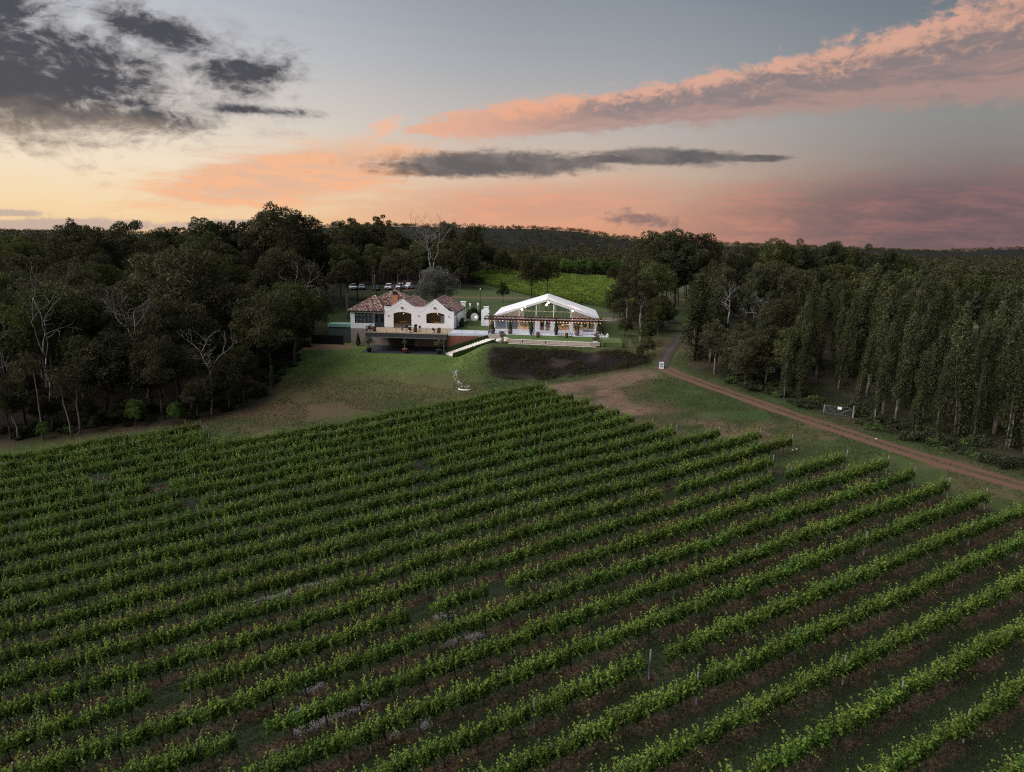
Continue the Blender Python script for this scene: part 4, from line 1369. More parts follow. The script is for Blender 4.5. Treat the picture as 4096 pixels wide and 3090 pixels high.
def rank_labels(group, text='{}, {} from the left'):
    os_ = [o for o in COL.objects if o.parent is None and o.get('group') == group]
    if len(os_) > 26: return
    os_.sort(key=lambda o: project(*o.location)[0])
    for i, o in enumerate(os_): o['label'] = text.format(o['label'], ordinal(i + 1))


for g_ in ('front rank of the left forest', 'understorey of the left forest', 'rows of the back vineyard', 'green trees above the back vineyard', 'trees behind the driveway', 'bushy trees along the track', 'bushy trees on the driveway bank',
           'poplars, front row nearest the track', 'poplars, second row from the track', 'poplars, third row from the track'):
    rank_labels(g_)

# ------------------------------------------------------------------ grass
leaf_mat('leaf_grass', (0.018, 0.028, 0.010), (0.038, 0.056, 0.019), (0.075, 0.095, 0.034), 0.25, 0.0)
leaf_mat('leaf_dry', (0.035, 0.022, 0.015), (0.090, 0.055, 0.036), (0.18, 0.118, 0.078), 0.25, 0.0)


def grass(name, label, x, y, mat, hmean, seed, wid=0.05, tmean=0.45):
    rng = np.random.default_rng(seed); n = len(x)
    z = H(x, y)
    d = np.stack([rng.normal(size=n) * .45, rng.normal(size=n) * .45, np.ones(n)], 1); d /= np.linalg.norm(d, axis=1)[:, None]
    ln = hmean * (0.5 + rng.random(n)); c = np.stack([x, y, z], 1) + d * (ln * .42)[:, None]
    nn_ = unit(n, rng); nn_ -= d * np.sum(nn_ * d, 1)[:, None]; nn_ /= np.linalg.norm(nn_, axis=1)[:, None]
    t = np.clip(rng.normal(tmean, .2, n) + (fbm(x / 1.7, y / 1.7, 4) - .5) * .5, 0, 1)
    tag(obj(name, leaf_data(name, c, d, nn_, ln, wid * (0.7 + .6 * rng.random(n)), t, MATS[mat])), label, 'grass', None, 'stuff')


grng = np.random.default_rng(5150)
# dry strip under each row
n = 150000
kk_ = grng.integers(1, 27, n); ss_ = grng.uniform(-60, 75, n); off_ = grng.normal(size=n) * 0.42 - 0.15
gx_ = RN[0] * (DK - 3 * kk_ + off_) + RD[0] * ss_; gy_ = RN[1] * (DK - 3 * kk_ + off_) + RD[1] * ss_
uu, vv, dd_ = project(gx_, gy_, H(gx_, gy_))
ok = (uu > -150) & (uu < 4250) & (vv < 3200) & (dd_ > 10) & (fbm(gx_ / 3.5, gy_ / 3.5, 12) > 0.42 + 0.10 * (kk_ < 13)) & in_poly(gx_, gy_, vyp) & (grng.random(n) < np.clip(55 / dd_, 0, 1) ** 1.5)
grass('dry_grass', 'dry mown grass in strips under the vine rows', gx_[ok], gy_[ok], 'leaf_dry', 0.17, 1)
# green sward of the alleys
n = 260000
gy_ = 22 + 75 * grng.random(n) ** 1.4; gx_ = grng.uniform(-0.8, 0.8, n) * (gy_ + 8)
uu, vv, dd_ = project(gx_, gy_, H(gx_, gy_))
ok = (uu > -150) & (uu < 4250) & (vv < 3200) & in_poly(gx_, gy_, vyp)
grass('alley_grass', 'short dark grass between the vine rows', gx_[ok], gy_[ok], 'leaf_grass', 0.15, 2, 0.05, 0.38)
# rough meadow round the vines and beside the track
n = 200000
gx_ = grng.uniform(-45, 62, n); gy_ = grng.uniform(48, 124, n)
uu, vv, dd_ = project(gx_, gy_, H(gx_, gy_)); a_, b_ = loc_ab(gx_, gy_)
ok = (uu > -50) & (uu < 4200) & ~in_poly(gx_, gy_, vyp) & ~in_poly(gx_, gy_, MULCH_POLY) & ((poly_dist(gx_, gy_, TRACK) > 1.05 + 0.5 * grng.random(n)) | (poly_dist(gx_, gy_, TRACK) < 0.28)) & (poly_dist(gx_, gy_, DRIVE) > 1.6) & ~((b_ > -13) & (a_ > -16) & (a_ < 32))
ok &= ~(soft_poly(gx_, gy_, BARE, 1.5) > 0.5) & ((fbm(gx_ / 5, gy_ / 5, 44) > 0.40)) & ~in_poly(gx_, gy_, FPOLY) & ((b_ < -26) | (a_ > 4) | (grng.random(n) < .25))
dry = fbm(gx_ / 7, gy_ / 7, 45) + 0.25 * (grng.random(n) - .5) > 0.53
grass('meadow_grass', 'rough green grass between vines, lawn and track', gx_[ok & ~dry], gy_[ok & ~dry], 'leaf_grass', 0.22, 3, 0.06, 0.62)
grass('meadow_straw', 'dry straw coloured grass between vines, lawn and track', gx_[ok & dry], gy_[ok & dry], 'leaf_dry', 0.22, 4, 0.05, 0.5)

# bleached prunings lying under a few vines
leaf_mat('bleached', (0.30, 0.26, 0.25), (0.46, 0.42, 0.41), (0.62, 0.58, 0.57), 0.1, 0.0)
xs2, ys2 = [], []
for (u0, v0), (u1, v1), k_ in (((1010, 2412), (1180, 2362), 1300), ((1200, 2350), (1345, 2318), 500), ((1745, 2468), (1800, 2456), 700), ((1778, 2582), (1930, 2538), 1300), ((1180, 2935), (1300, 2885), 1600), ((1300, 2880), (1455, 2825), 1400),
                              ((1225, 2765), (1290, 2740), 500), ((1520, 2958), (1600, 2930), 250), ((1670, 2912), (1715, 2898), 250), ((1200, 2838), (1240, 2828), 300)):
    p0, p1 = np.array(ground_at(u0, v0)[:2]), np.array(ground_at(u1, v1)[:2])
    k_ *= 3; t = grng.random(k_)[:, None]; q_ = p0 + (p1 - p0) * t + grng.normal(size=(k_, 2)) * 0.17
    q_ = q_[fbm(q_[:, 0] / .5, q_[:, 1] / .5, 3) > 0.40]
    xs2.append(q_[:, 0]); ys2.append(q_[:, 1])
grass('bleached_prunings', 'bleached pale prunings lying in streaks under the vines', np.concatenate(xs2), np.concatenate(ys2), 'bleached', 0.07, 9, 0.022, 0.5)

# ------------------------------------------------------------------ building materials
WHITE = plain('white_render', (0.84, 0.82, 0.82), 0.8, 0.04, 0.7)
TRIM = plain('white_metal', (0.82, 0.82, 0.85), 0.45, 0.04, 2.0)
CANV = None
mt = new_mat('tent_fabric'); P3 = coords(); nb = noise(P3, 0.7, 4, 0.6); nf = noise(P3, 5.0, 3)
pf = S.nt.nodes.new('ShaderNodeBsdfPrincipled'); setin(pf.inputs['Base Color'], mixc(nb, (0.86, 0.87, 0.89), (0.92, 0.92, 0.93))); pf.inputs['Roughness'].default_value = 0.42
trl = S.nt.nodes.new('ShaderNodeBsdfTranslucent'); trl.inputs[0].default_value = (0.85, 0.84, 0.8, 1)
mx = S.nt.nodes.new('ShaderNodeMixShader'); mx.inputs[0].default_value = 0.18
S.nt.links.new(pf.outputs[0], mx.inputs[1]); S.nt.links.new(trl.outputs[0], mx.inputs[2]); finish(mx.outputs[0]); CANV = mt
mt = new_mat('curtain'); P3 = coords(); sx_ = S.nt.nodes.new('ShaderNodeSeparateXYZ'); setin(sx_.inputs[0], P3)
finish(principled(mixc(noise(P3, 3.0, 3), (0.76, 0.76, 0.80), (0.86, 0.86, 0.88)), 0.8, 0, 0.1)); CURT = mt
DARKF = plain('dark_frame', (0.030, 0.036, 0.042), 0.5, 0.2, 3.0)
BLACK = plain('black_metal', (0.012, 0.012, 0.013), 0.5, 0.2, 4.0)
GALV = plain('grey_post', (0.22, 0.24, 0.26), 0.45, 0.15, 4.0, 0.4)
DECK = plain('deck_boards', (0.42, 0.31, 0.20), 0.7, 0.15, 2.5, stretch=(1, 6, 1))
FASC = plain('deck_fascia', (0.055, 0.055, 0.058), 0.7, 0.2, 3.0)
CONC = plain('pale_paving', (0.52, 0.53, 0.57), 0.75, 0.08, 1.0)
BASEW = plain('basement_render', (0.32, 0.25, 0.21), 0.9, 0.15, 1.5)
SHED = plain('basement_door', (0.085, 0.060, 0.050), 0.8, 0.2, 1.5, stretch=(6, 1, 1))
SLATE = plain('patio_slate', (0.035, 0.036, 0.045), 0.6, 0.3, 2.0)
PERG = plain('pergola_timber', (0.085, 0.020, 0.018), 0.6, 0.25, 3.0, stretch=(0.4, 3, 3))
RAFT = plain('rafter_timber', (0.16, 0.075, 0.055), 0.7, 0.3, 3.0)
LIME = plain('limestone', (0.44, 0.36, 0.29), 0.85, 0.16, 2.5)
LIMEP = plain('limestone_pale', (0.66, 0.60, 0.53), 0.85, 0.10, 2.5)
TERRA = plain('terracotta', (0.36, 0.12, 0.075), 0.75, 0.2, 4.0)
CLAYP = plain('brown_clay', (0.16, 0.10, 0.085), 0.7, 0.25, 4.0)
DKPOT = plain('dark_pot', (0.030, 0.036, 0.040), 0.55, 0.25, 4.0)
WPOT = plain('white_pot', (0.72, 0.70, 0.70), 0.6, 0.1, 4.0)
OAK = plain('barrel_oak', (0.15, 0.065, 0.04), 0.7, 0.35, 4.0, stretch=(4, 4, 0.5))
HOOP = plain('barrel_hoop', (0.06, 0.05, 0.05), 0.5, 0.3, 6.0, 0.6)
STOOLM = plain('dark_wood', (0.055, 0.035, 0.026), 0.6, 0.3, 4.0)
WHITEW = plain('white_timber', (0.74, 0.73, 0.75), 0.65, 0.12, 5.0)
CUSH = plain('grey_cushion', (0.20, 0.19, 0.20), 0.9, 0.15, 6.0)
TIMB = plain('fence_timber', (0.24, 0.15, 0.09), 0.85, 0.3, 4.0, stretch=(1, 1, 1))
FLOORW = plain('timber_floor', (0.34, 0.22, 0.13), 0.6, 0.2, 2.0, stretch=(1, 5, 1))
INTD = plain('dim_interior', (0.16, 0.10, 0.065), 0.8, 0.3, 1.2)
GREENT_ = plain('green_tank', (0.16, 0.28, 0.23), 0.6, 0.12, 2.0)
MESHB = plain('shade_cloth', (0.010, 0.010, 0.012), 0.95, 0.3, 3.0)

# glass: a clear pane that also mirrors the sky a little
def glass(name, tint=(0.92, 0.95, 0.96), refl=0.10):
    mt = new_mat(name)
    t = S.nt.nodes.new('ShaderNodeBsdfTransparent'); t.inputs[0].default_value = (*tint, 1)
    g = S.nt.nodes.new('ShaderNodeBsdfGlossy'); g.inputs['Roughness'].default_value = 0.03
    fr_ = S.nt.nodes.new('ShaderNodeFresnel'); fr_.inputs[0].default_value = 1.45
    mx = S.nt.nodes.new('ShaderNodeMixShader'); setin(mx.inputs[0], S(fr_.outputs[0]) + refl * 0.3)
    S.nt.links.new(t.outputs[0], mx.inputs[1]); S.nt.links.new(g.outputs[0], mx.inputs[2]); finish(mx.outputs[0])
    return mt


GLASS = glass('clear_glass')
GLASSD = glass('dim_glass', (0.55, 0.58, 0.60), 0.2)


def glow(name, col, strength):
    mt = new_mat(name); e = S.nt.nodes.new('ShaderNodeEmission'); e.inputs[0].default_value = (*col, 1); e.inputs[1].default_value = strength
    finish(e.outputs[0]); return mt


BULB = [glow('bulb_warm', (1.0, 0.62, 0.28), 5.0), glow('bulb_pink', (1.0, 0.25, 0.25), 4.0), glow('bulb_white', (1.0, 0.85, 0.70), 5.0), glow('bulb_amber', (1.0, 0.55, 0.08), 5.0)]
PEND = glow('pendant_glow', (1.0, 0.70, 0.38), 12.0)
LAMPW = glow('lamp_glow', (1.0, 0.55, 0.22), 6.0)

# roof tile colours per tile
mt = new_mat('barrel_tiles'); t = attr('tint'); P3 = coords(); n9 = noise(P3, 14.0, 3)
c = ramp(t, [(0.0, (0.085, 0.055, 0.050)), (0.25, (0.165, 0.088, 0.076)), (0.5, (0.26, 0.142, 0.116)), (0.72, (0.36, 0.25, 0.20)), (0.88, (0.46, 0.37, 0.30)), (1.0, (0.42, 0.33, 0.16))])
finish(principled(mixc(1.0, c, ramp(n9, [(0.2, (0.7, 0.7, 0.7)), (0.8, (1.2, 1.2, 1.2))]), 'MULTIPLY'), 0.85, 0, 0.2, n9, 0.3, 0.01)); TILE = mt
# face brick
mt = new_mat('red_brick'); br = S.nt.nodes.new('ShaderNodeTexBrick'); P3 = coords()
sp3 = S.nt.nodes.new('ShaderNodeSeparateXYZ'); setin(sp3.inputs[0], P3)
setin(br.inputs['Vector'], vec(S(sp3.outputs[0]) + S(sp3.outputs[1]), S(sp3.outputs[2]), 0.0))
br.inputs['Color1'].default_value = (0.20, 0.060, 0.042, 1); br.inputs['Color2'].default_value = (0.28, 0.095, 0.062, 1); br.inputs['Mortar'].default_value = (0.20, 0.14, 0.11, 1)
br.inputs['Scale'].default_value = 1.0; br.inputs['Brick Width'].default_value = 0.24; br.inputs['Row Height'].default_value = 0.086; br.inputs['Mortar Size'].default_value = 0.008
finish(principled(S(br.outputs[0]), 0.9, 0, 0.15, S(br.outputs[1]), -0.4, 0.01)); BRICK = mt
plain('chimney_render', (0.42, 0.17, 0.10), 0.85, 0.15, 3.0)

BR = -YAW
LW = lambda name, label, cat, a, b, c=0.0, rz=0.0, group=None: thing(name, label, cat, W(a, b, c), BR + rz, group)

# ------------------------------------------------------------------ white house
house = LW('house', 'white rendered house with two gables and weathered barrel tile roof', 'house', 0, 0, 0)


def arch(x0, x1, z0, zs, zt, n=10):
    """opening with a flat segmental head, counter clockwise"""
    pts = [(x0, z0), (x1, z0)]
    cx, hw, rise = (x0 + x1) / 2, (x1 - x0) / 2, zt - zs
    rad = (hw * hw + rise * rise) / (2 * rise); a0 = math.asin(hw / rad)
    for i in range(n + 1):
        a = a0 - 2 * a0 * i / n
        pts.append((cx + rad * math.sin(a), zt - rad + rad * math.cos(a)))
    return pts


def curve_pts(p, q, r_, n=5):
    return [(p[0] + (q[0] - p[0]) * i / n, p[1] + (q[1] - p[1]) * i / n) for i in range(n + 1)]


outer = [(-12.95, -0.05), (0.0, -0.05), (0.0, 3.10), (-0.62, 3.16), (-0.95, 3.32), (-3.30, 5.22), (-3.49, 5.37), (-3.68, 5.25), (-5.40, 4.02), (-5.72, 3.88), (-6.55, 3.84), (-7.38, 3.86),
         (-7.70, 4.00), (-9.40, 5.16), (-9.59, 5.28), (-9.78, 5.17), (-11.70, 3.92), (-12.0, 3.79), (-12.95, 3.76)]
A1 = arch(-11.26, -7.88, -0.02, 2.60, 2.94)
A2 = arch(-5.12, -1.74, 0.97, 2.65, 2.98)
front_wall = MB().wall(outer, [A1, A2], -0.15, 0.25).build('front_wall', WHITE, house)
# slim raised coping line that follows the gables
cop = [(-12.9, 2.98), (-12.1, 3.06), (-9.59, 4.76), (-7.25, 3.25), (-6.9, 3.06), (-6.2, 3.06), (-5.85, 3.28), (-3.49, 4.84), (-1.05, 2.92), (-0.7, 2.80), (-0.05, 2.78)]
MB().tube([(x, -0.165, z) for x, z in cop], 0.03, 5).build('moulding', WHITE, house)
mb = MB()
for (x0, z0), (x1, z1) in zip(outer[2:-1], outer[3:]): mb.bar((x0, 0.05, z0 + 0.03), (x1, 0.05, z1 + 0.03), 0.52, 0.06)
mb.build('coping', WHITE, house)
MB().wall([(0.25, -0.05), (12.6, -0.05), (12.6, 2.75), (0.25, 3.0)], [[(3.0, -0.02), (3.9, -0.02), (3.9, 2.15), (3.0, 2.15)]], 0, 0.25).build('side_wall', WHITE, house)
sw = [o for o in house.children if o.name.startswith('side_wall')][0]
sw.rotation_euler = (0, 0, math.pi / 2); sw.location = (0, 0, 0)
MB().box(-12.95, 0.0, 12.6, 12.85, -0.05, 3.0).box(-19.4, -12.95, 9.0, 9.25, -3.6, 2.9).build('back_wall', WHITE, house)
MB().box(-0.55, 0.35, 12.35, 13.0, -0.05, 3.95).box(-0.65, 0.45, 12.25, 13.1, 3.95, 4.10).build('corner_pier', WHITE, house)
# left wing: storey in white over a beige basement
wo_ = [(-19.4, -0.32), (-12.97, -0.32), (-12.97, 2.86), (-19.4, 2.86)]
MB().wall(wo_, [[(-18.6, 0.66), (-14.98, 0.66), (-14.98, 2.55), (-18.6, 2.55)], [(-14.93, -0.02), (-13.02, -0.02), (-13.02, 2.55), (-14.93, 2.55)]], 0.05, 0.3).build('wing_wall', WHITE, house)
MB().box(-19.45, -12.97, -0.02, 0.3, 2.62, 2.72).box(-19.4, -19.15, 0.3, 9.0, -0.32, 2.86).build('wing_trim', WHITE, house)
MB().box(-19.4, 0.0, 0.0, 0.3, -3.7, -0.32).box(-19.4, -19.1, 0.3, 9.0, -3.7, -0.32).build('basement_wall', BASEW, house)
MB().box(-12.05, -7.5, -0.06, -0.002, -3.4, -1.45).build('basement_door', SHED, house)
MB().box(-7.46, -7.40, -0.05, 0.0, -3.4, -1.4).box(-12.12, -12.06, -0.05, 0.0, -3.4, -1.4).box(-12.12, -7.4, -0.07, 0.0, -1.42, -1.36).build('door_frame', DARKF, house)
MB().box(-12.95, 0, 0.25, 12.6, -0.04, -0.01).box(-19.4, -12.95, 0.25, 9, -0.05, -0.02).build('floor', FLOORW, house)
MB().box(-12.8, -0.2, 6.9, 7.0, 0, 3.0).build('inner_wall', INTD, house)
MB().box(-12.95, -0.0, 0.3, 12.6, 3.02, 3.06).build('ceiling', INTD, house)


def window_grid(parent, x0, x1, z0, z1, cols, rows, y, frame, pane, w=0.07, name='window', splits=None):
    fw = MB().box(x0, x1, y - 0.05, y + 0.05, z0, z0 + w).box(x0, x1, y - 0.05, y + 0.05, z1 - w, z1).box(x0, x0 + w, y - 0.05, y + 0.05, z0 + w, z1 - w).box(x1 - w, x1, y - 0.05, y + 0.05, z0 + w, z1 - w)
    zs = [z0 + w] + ([z0 + (z1 - z0) * s_ for s_ in splits] if splits else [z0 + (z1 - z0) * r_ / rows for r_ in range(1, rows)]) + [z1 - w]
    for i in range(1, cols):
        x = x0 + (x1 - x0) * i / cols; fw.box(x - w / 2, x + w / 2, y - 0.045, y + 0.045, z0 + w, z1 - w)
    for z in zs[1:-1]: fw.box(x0 + w, x1 - w, y - 0.04, y + 0.04, z - w / 2, z + w / 2)
    wn = bpy.data.objects.new(name, fw.mesh(name, frame)); link(wn, parent)
    for i in range(cols):
        for j in range(len(zs) - 1):
            xa, xb = x0 + (x1 - x0) * i / cols + w * .6, x0 + (x1 - x0) * (i + 1) / cols - w * .6
            MB().box(xa, xb, y - 0.012, y + 0.0, zs[j] + w * .5, zs[j + 1] - w * .5).build('pane', pane, wn)
    return wn


window_grid(house, -18.6, -14.98, 0.66, 2.55, 5, 2, 0.12, DARKF, GLASS, 0.09, 'window', [0.63])
# gathered curtains behind the panes
mb = MB(); pts = []
for i in range(121):
    x = -18.55 + 3.55 * i / 120; pts.append((x, 0.34 + 0.035 * math.sin(i * 1.25), 0.6)); pts.append((x, 0.34 + 0.035 * math.sin(i * 1.25), 2.5))
mb.add(pts, [(2 * i, 2 * i + 2, 2 * i + 3, 2 * i + 1) for i in range(120)]); mb.build('curtain', CURT, house)
for x0, x1 in ((-14.93, -13.99), (-13.96, -13.02)):
    d_ = bpy.data.objects.new('door', MB().wall([(x0, 0.0), (x1, 0.0), (x1, 2.53), (x0, 2.53)], [[(x0 + .2, 0.95), (x1 - .15, 0.95), (x1 - .15, 2.33), (x0 + .2, 2.33)]], 0.08, 0.16).mesh('door', DARKF)); link(d_, house)
    MB().box(x0 + .2, x1 - .15, 0.11, 0.12, 0.95, 2.33).build('pane', GLASSD, d_)
    MB().box(x0 + .18, x1 - .13, 0.2, 0.22, 1.32, 2.36).build('blind', CURT, d_)
    MB().box((x0 if x0 > -14 else x1) - .1, (x0 if x0 > -14 else x1) - .02 + .06, 0.04, 0.08, 1.0, 1.06).build('handle', GALV, d_)
# glazing in the two arches
for A, nm in ((A1, 'glass_door'), (A2, 'window')):
    xs = [p[0] for p in A]; x0, x1 = min(xs), max(xs)
    mbf = MB()
    for p, q_ in zip(A, A[1:] + A[:1]): mbf.bar((p[0], 0.1, p[1]), (q_[0], 0.1, q_[1]), 0.06, 0.06)
    xm = (x0 + x1) / 2 if nm == 'glass_door' else x1 - 0.82
    mbf.box(xm - .035, xm + .035, 0.07, 0.13, A[0][1], 2.90 if nm == 'glass_door' else 2.75)
    g_ = bpy.data.objects.new(nm, mbf.mesh(nm, DARKF)); link(g_, house)
    MB().wall(A, [], 0.095, 0.105).build('pane', GLASS, g_)
    if nm == 'window': MB().box(xm + 0.05, x1 - 0.04, 0.16, 0.17, 1.02, 2.35).build('blind', CURT, g_)
# outside lamps, sconces
for x, z in ((-9.61, 3.72), (-3.53, 3.82)):
    MB().tube([(x - .22, -0.30, z), (x + .22, -0.30, z)], 0.12, 10).box(x - .05, x + .05, -0.3, -0.15, z - .05, z + .05).build('wall_lamp', BLACK, house)
for x, z in ((-12.14, 2.22), (-6.55, 2.30), (-0.94, 2.30)):
    MB().lathe([(0.05, -.16), (0.075, -.02), (0.075, .02), (0.05, .16)], 8, (x, -0.24, z)).box(x - .02, x + .02, -.24, -.15, z - .02, z + .02).build('sconce', GALV, house)
for y in (1.6, 9.6): MB().tube([(0.13, y - .2, 2.55), (0.13, y + .2, 2.55)], 0.11, 8).box(0, .14, y - .04, y + .04, 2.5, 2.6).build('wall_lamp', BLACK, house)
MB().box(-0.05, 0.03, 3.0, 3.9, 0, 2.15).build('side_door', DARKF, house)
MB().box(0.03, 0.05, 3.1, 3.42, .3, 2.05).box(0.03, 0.05, 3.5, 3.8, .3, 2.05).build('pane', GLASSD, house)


# roofs of half round tiles laid row by row
TT_V, TT_F, TT_T = [], [], []


def tile_plane(root, eave0, eave1, top0, top1, name='roof_slope', pitch=0.30, lap=0.44, seed=0):
    """eave0-eave1 is the lower edge, top0-top1 the upper; a slab plus barrel tiles clipped to the slope"""
    rng = np.random.default_rng(seed)
    e0, e1, t0, t1 = map(lambda p: np.array(p, float), (eave0, eave1, top0, top1))
    ex = e1 - e0; L = np.linalg.norm(ex); ex /= L
    up = (t0 + t1) / 2 - (e0 + e1) / 2; up -= ex * (up @ ex); Ht = np.linalg.norm(up); up /= Ht
    nn_ = np.cross(ex, up); nn_ = nn_ if nn_[2] > 0 else -nn_
    s0, s1 = (t0 - e0) @ ex, (t1 - e0) @ ex
    slab = MB(); th = 0.07
    same = np.linalg.norm(t1 - t0) < 1e-3
    poly = [e0, e1, t1] if same else [e0, e1, t1, t0]
    k = len(poly)
    slab.add([p for p in poly] + [p - nn_ * th for p in poly], [tuple(range(k)), tuple(range(2 * k - 1, k - 1, -1))] + [(i, (i + 1) % k, (i + 1) % k + k, i + k) for i in range(k)])
    sl = slab.build(name, plain('tile_bed', (0.10, 0.055, 0.05), 0.9, 0.2, 3.0), root)
    V, F, T = [], [], []
    nrow = int(Ht / lap) + 1
    for r_ in range(nrow):
        t_ = r_ * lap
        f = (t_ + lap * .4) / Ht
        if f > 1: break
        a0, a1 = s0 * f, L + (s1 - L) * f
        j0, j1 = int(np.ceil((a0 + 0.05) / pitch)), int(np.floor((a1 - 0.05) / pitch))
        for j in range(j0, j1 + 1):
            s_ = j * pitch
            base = len(V); hl = lap * 1.18
            w0, w1 = 0.155, 0.125; lift0, lift1 = 0.045, 0.01
            jit = rng.normal() * 0.012
            for (tt, w, lf) in ((t_, w0, lift0), (min(t_ + hl, Ht), w1, lift1)):
                for ang in (0, 60, 120, 180):
                    V.append(e0 + ex * (s_ + jit + w * math.cos(R(ang))) + up * tt + nn_ * (lf + w * 0.72 * math.sin(R(ang))))
            F += [(base + i, base + i + 1, base + i + 5, base + i + 4) for i in range(3)] + [(base, base + 1, base + 2, base + 3)]
            q_ = rng.random()
            T += [float(np.clip(rng.beta(1.6, 1.9), 0, 1))] * 8
    me_ = bpy.data.meshes.new('roof_tiles'); me_.from_pydata([tuple(v) for v in V], [], F); me_.update()
    at_ = me_.attributes.new('tint', 'FLOAT', 'POINT'); at_.data.foreach_set('value', T)
    me_.materials.append(TILE)
    o = obj('roof_tiles', me_, sl); o['kind'] = 'stuff'
    return sl


def ridge_line(root, pts, seed=0):
    rng = np.random.default_rng(seed); mb = MB(); T = []
    for p, q_ in zip(pts[:-1], pts[1:]):
        p, q_ = np.array(p, float), np.array(q_, float); n = max(1, int(np.linalg.norm(q_ - p) / 0.42))
        for i in range(n):
            a, b = p + (q_ - p) * i / n, p + (q_ - p) * (i + 1.12) / n
            k = len(mb.v); mb.tube([a + np.array([0, 0, .05]), b + np.array([0, 0, .02])], [0.15, 0.12], 7); T += [float(np.clip(rng.beta(2.2, 1.5), 0, 1))] * (len(mb.v) - k)
    me_ = mb.mesh('ridge_tiles', TILE); at_ = me_.attributes.new('tint', 'FLOAT', 'POINT'); at_.data.foreach_set('value', T)
    o = obj('ridge_tiles', me_, root); o['kind'] = 'stuff'
    return o


B0, B1 = 0.26, 12.5
tile_plane(house, (0.30, B0, 2.92), (0.30, B1, 2.92), (-3.49, B0, 5.18), (-3.49, B1, 5.18), seed=1)
tile_plane(house, (-6.54, B1, 3.40), (-6.54, B0, 3.40), (-3.49, B1, 5.18), (-3.49, B0, 5.18), seed=2)
tile_plane(house, (-6.54, B0, 3.40), (-6.54, B1, 3.40), (-9.59, B0, 5.10), (-9.59, B1, 5.10), seed=3)
tile_plane(house, (-12.9, B1, 3.22), (-12.9, B0, 3.22), (-9.59, B1, 5.10), (-9.59, B0, 5.10), seed=4)
ridge_line(house, [(-3.49, B0, 5.22), (-3.49, B1, 5.22)], 1); ridge_line(house, [(-9.59, B0, 5.14), (-9.59, B1, 5.14)], 2)
# gable ends at the back
MB().wall([(0.0, 2.9), (-3.49, 5.1), (-6.54, 3.3), (-9.59, 5.0), (-12.9, 3.1), (-12.9, 2.8), (0, 2.8)][::-1], [], 12.3, 12.5).build('back_gables', WHITE, house)
# hipped roof of the left wing
ap = (-15.75, 4.2, 5.45)
tile_plane(house, (-19.7, -0.28, 2.92), (-12.96, -0.28, 2.92), ap, ap, seed=5)
tile_plane(house, (-19.7, 9.2, 2.92), (-19.7, -0.28, 2.92), ap, ap, seed=6)
tile_plane(house, (-12.96, -0.28, 3.0), (-12.96, 9.2, 3.0), ap, ap, seed=7)
ridge_line(house, [(-19.7, -0.28, 2.95), ap], 3); ridge_line(house, [(-12.96, -0.2, 3.1), ap], 4)
MB().box(-19.75, -12.96, -0.40, -0.28, 2.82, 2.92).build('gutter', DARKF, house)
# taller hip behind it
ap2 = (-12.9, 8.2, 6.32)
tile_plane(house, (-17.9, 3.6, 3.75), (-8.2, 3.6, 3.75), ap2, ap2, seed=8)
tile_plane(house, (-17.9, 13.0, 3.75), (-17.9, 3.6, 3.75), ap2, ap2, seed=9)
tile_plane(house, (-8.2, 3.6, 3.75), (-8.2, 13.0, 3.75), ap2, ap2, seed=10)
ridge_line(house, [(-17.9, 3.6, 3.8), ap2], 5); ridge_line(house, [(-8.2, 3.6, 3.8), ap2], 6)
MB().box(-17.6, -8.5, 12.4, 12.7, -0.1, 3.8).box(-17.6, -17.3, 9, 12.4, -0.1, 3.8).build('rear_wall', WHITE, house)
ch = MB().box(-12.18, -11.02, 2.5, 3.5, 3.2, 5.85).build('chimney', MATS['chimney_render'], house)
MB().box(-12.12, -11.08, 2.56, 3.44, 5.85, 5.98).box(-11.95, -11.25, 2.7, 3.3, 5.98, 6.35).box(-12.05, -11.15, 2.6, 3.4, 6.35, 6.45).build('cap', BLACK, ch)
MB().box(0.28, 0.42, 0.2, 12.5, 2.80, 2.92).build('side_gutter', DARKF, house)

# lamps and furniture glimpsed through the arches
lt = bpy.data.lights.new('house_lamp', 'POINT'); lt.energy = 55; lt.color = (1.0, 0.62, 0.30); lt.shadow_soft_size = 0.25
for a_, b_ in ((-9.9, 4.0), (-3.6, 4.2)):
    pl = LW('pendant_lamp', 'warm pendant lamp glowing inside the arched glass door' if a_ < -8 else 'warm pendant lamp glowing behind the arched window', 'lamp', a_, 2.2 if a_ < -8 else 3.0, 2.55)
    MB().lathe([(0.02, 0.5), (0.02, 0.12), (0.16, 0.05), (0.2, -0.05)], 10).build('lamp_shade', HOOP, pl)
    MB().lathe([(0.02, .06), (0.085, 0), (0.085, -.08), (0.02, -.15)], 8).build('bulb', LAMPW, pl)
    lo_ = bpy.data.objects.new('light', lt); link(lo_, pl); lo_.location = (0, 0.6, -0.3)


def table(a, b, label, top=OAK, w=1.6, d=0.8, group=None):
    t = LW('table', label, 'table', a, b, 0, 0, group)
    MB().box(-w / 2, w / 2, -d / 2, d / 2, 0.70, 0.76).build('tabletop', top, t)
    for i in (-1, 1):
        for j in (-1, 1): MB().box(i * w * .44 - .03, i * w * .44 + .03, j * d * .4 - .03, j * d * .4 + .03, 0, 0.70).build('leg', STOOLM, t)
    return t


WOODL = plain('light_wood', (0.50, 0.30, 0.13), 0.6, 0.2, 3.0)
table(-10.2, 3.2, 'pale wooden table inside the arched glass door', WOODL)
table(-8.6, 4.6, 'pale wooden table deep inside the arched glass door', WOODL)
table(-3.2, 3.4, 'pale wooden table behind the arched window', WOODL, 2.2)
table(-4.6, 5.0, 'wooden table at the back of the room behind the arched window', WOODL, 1.6)

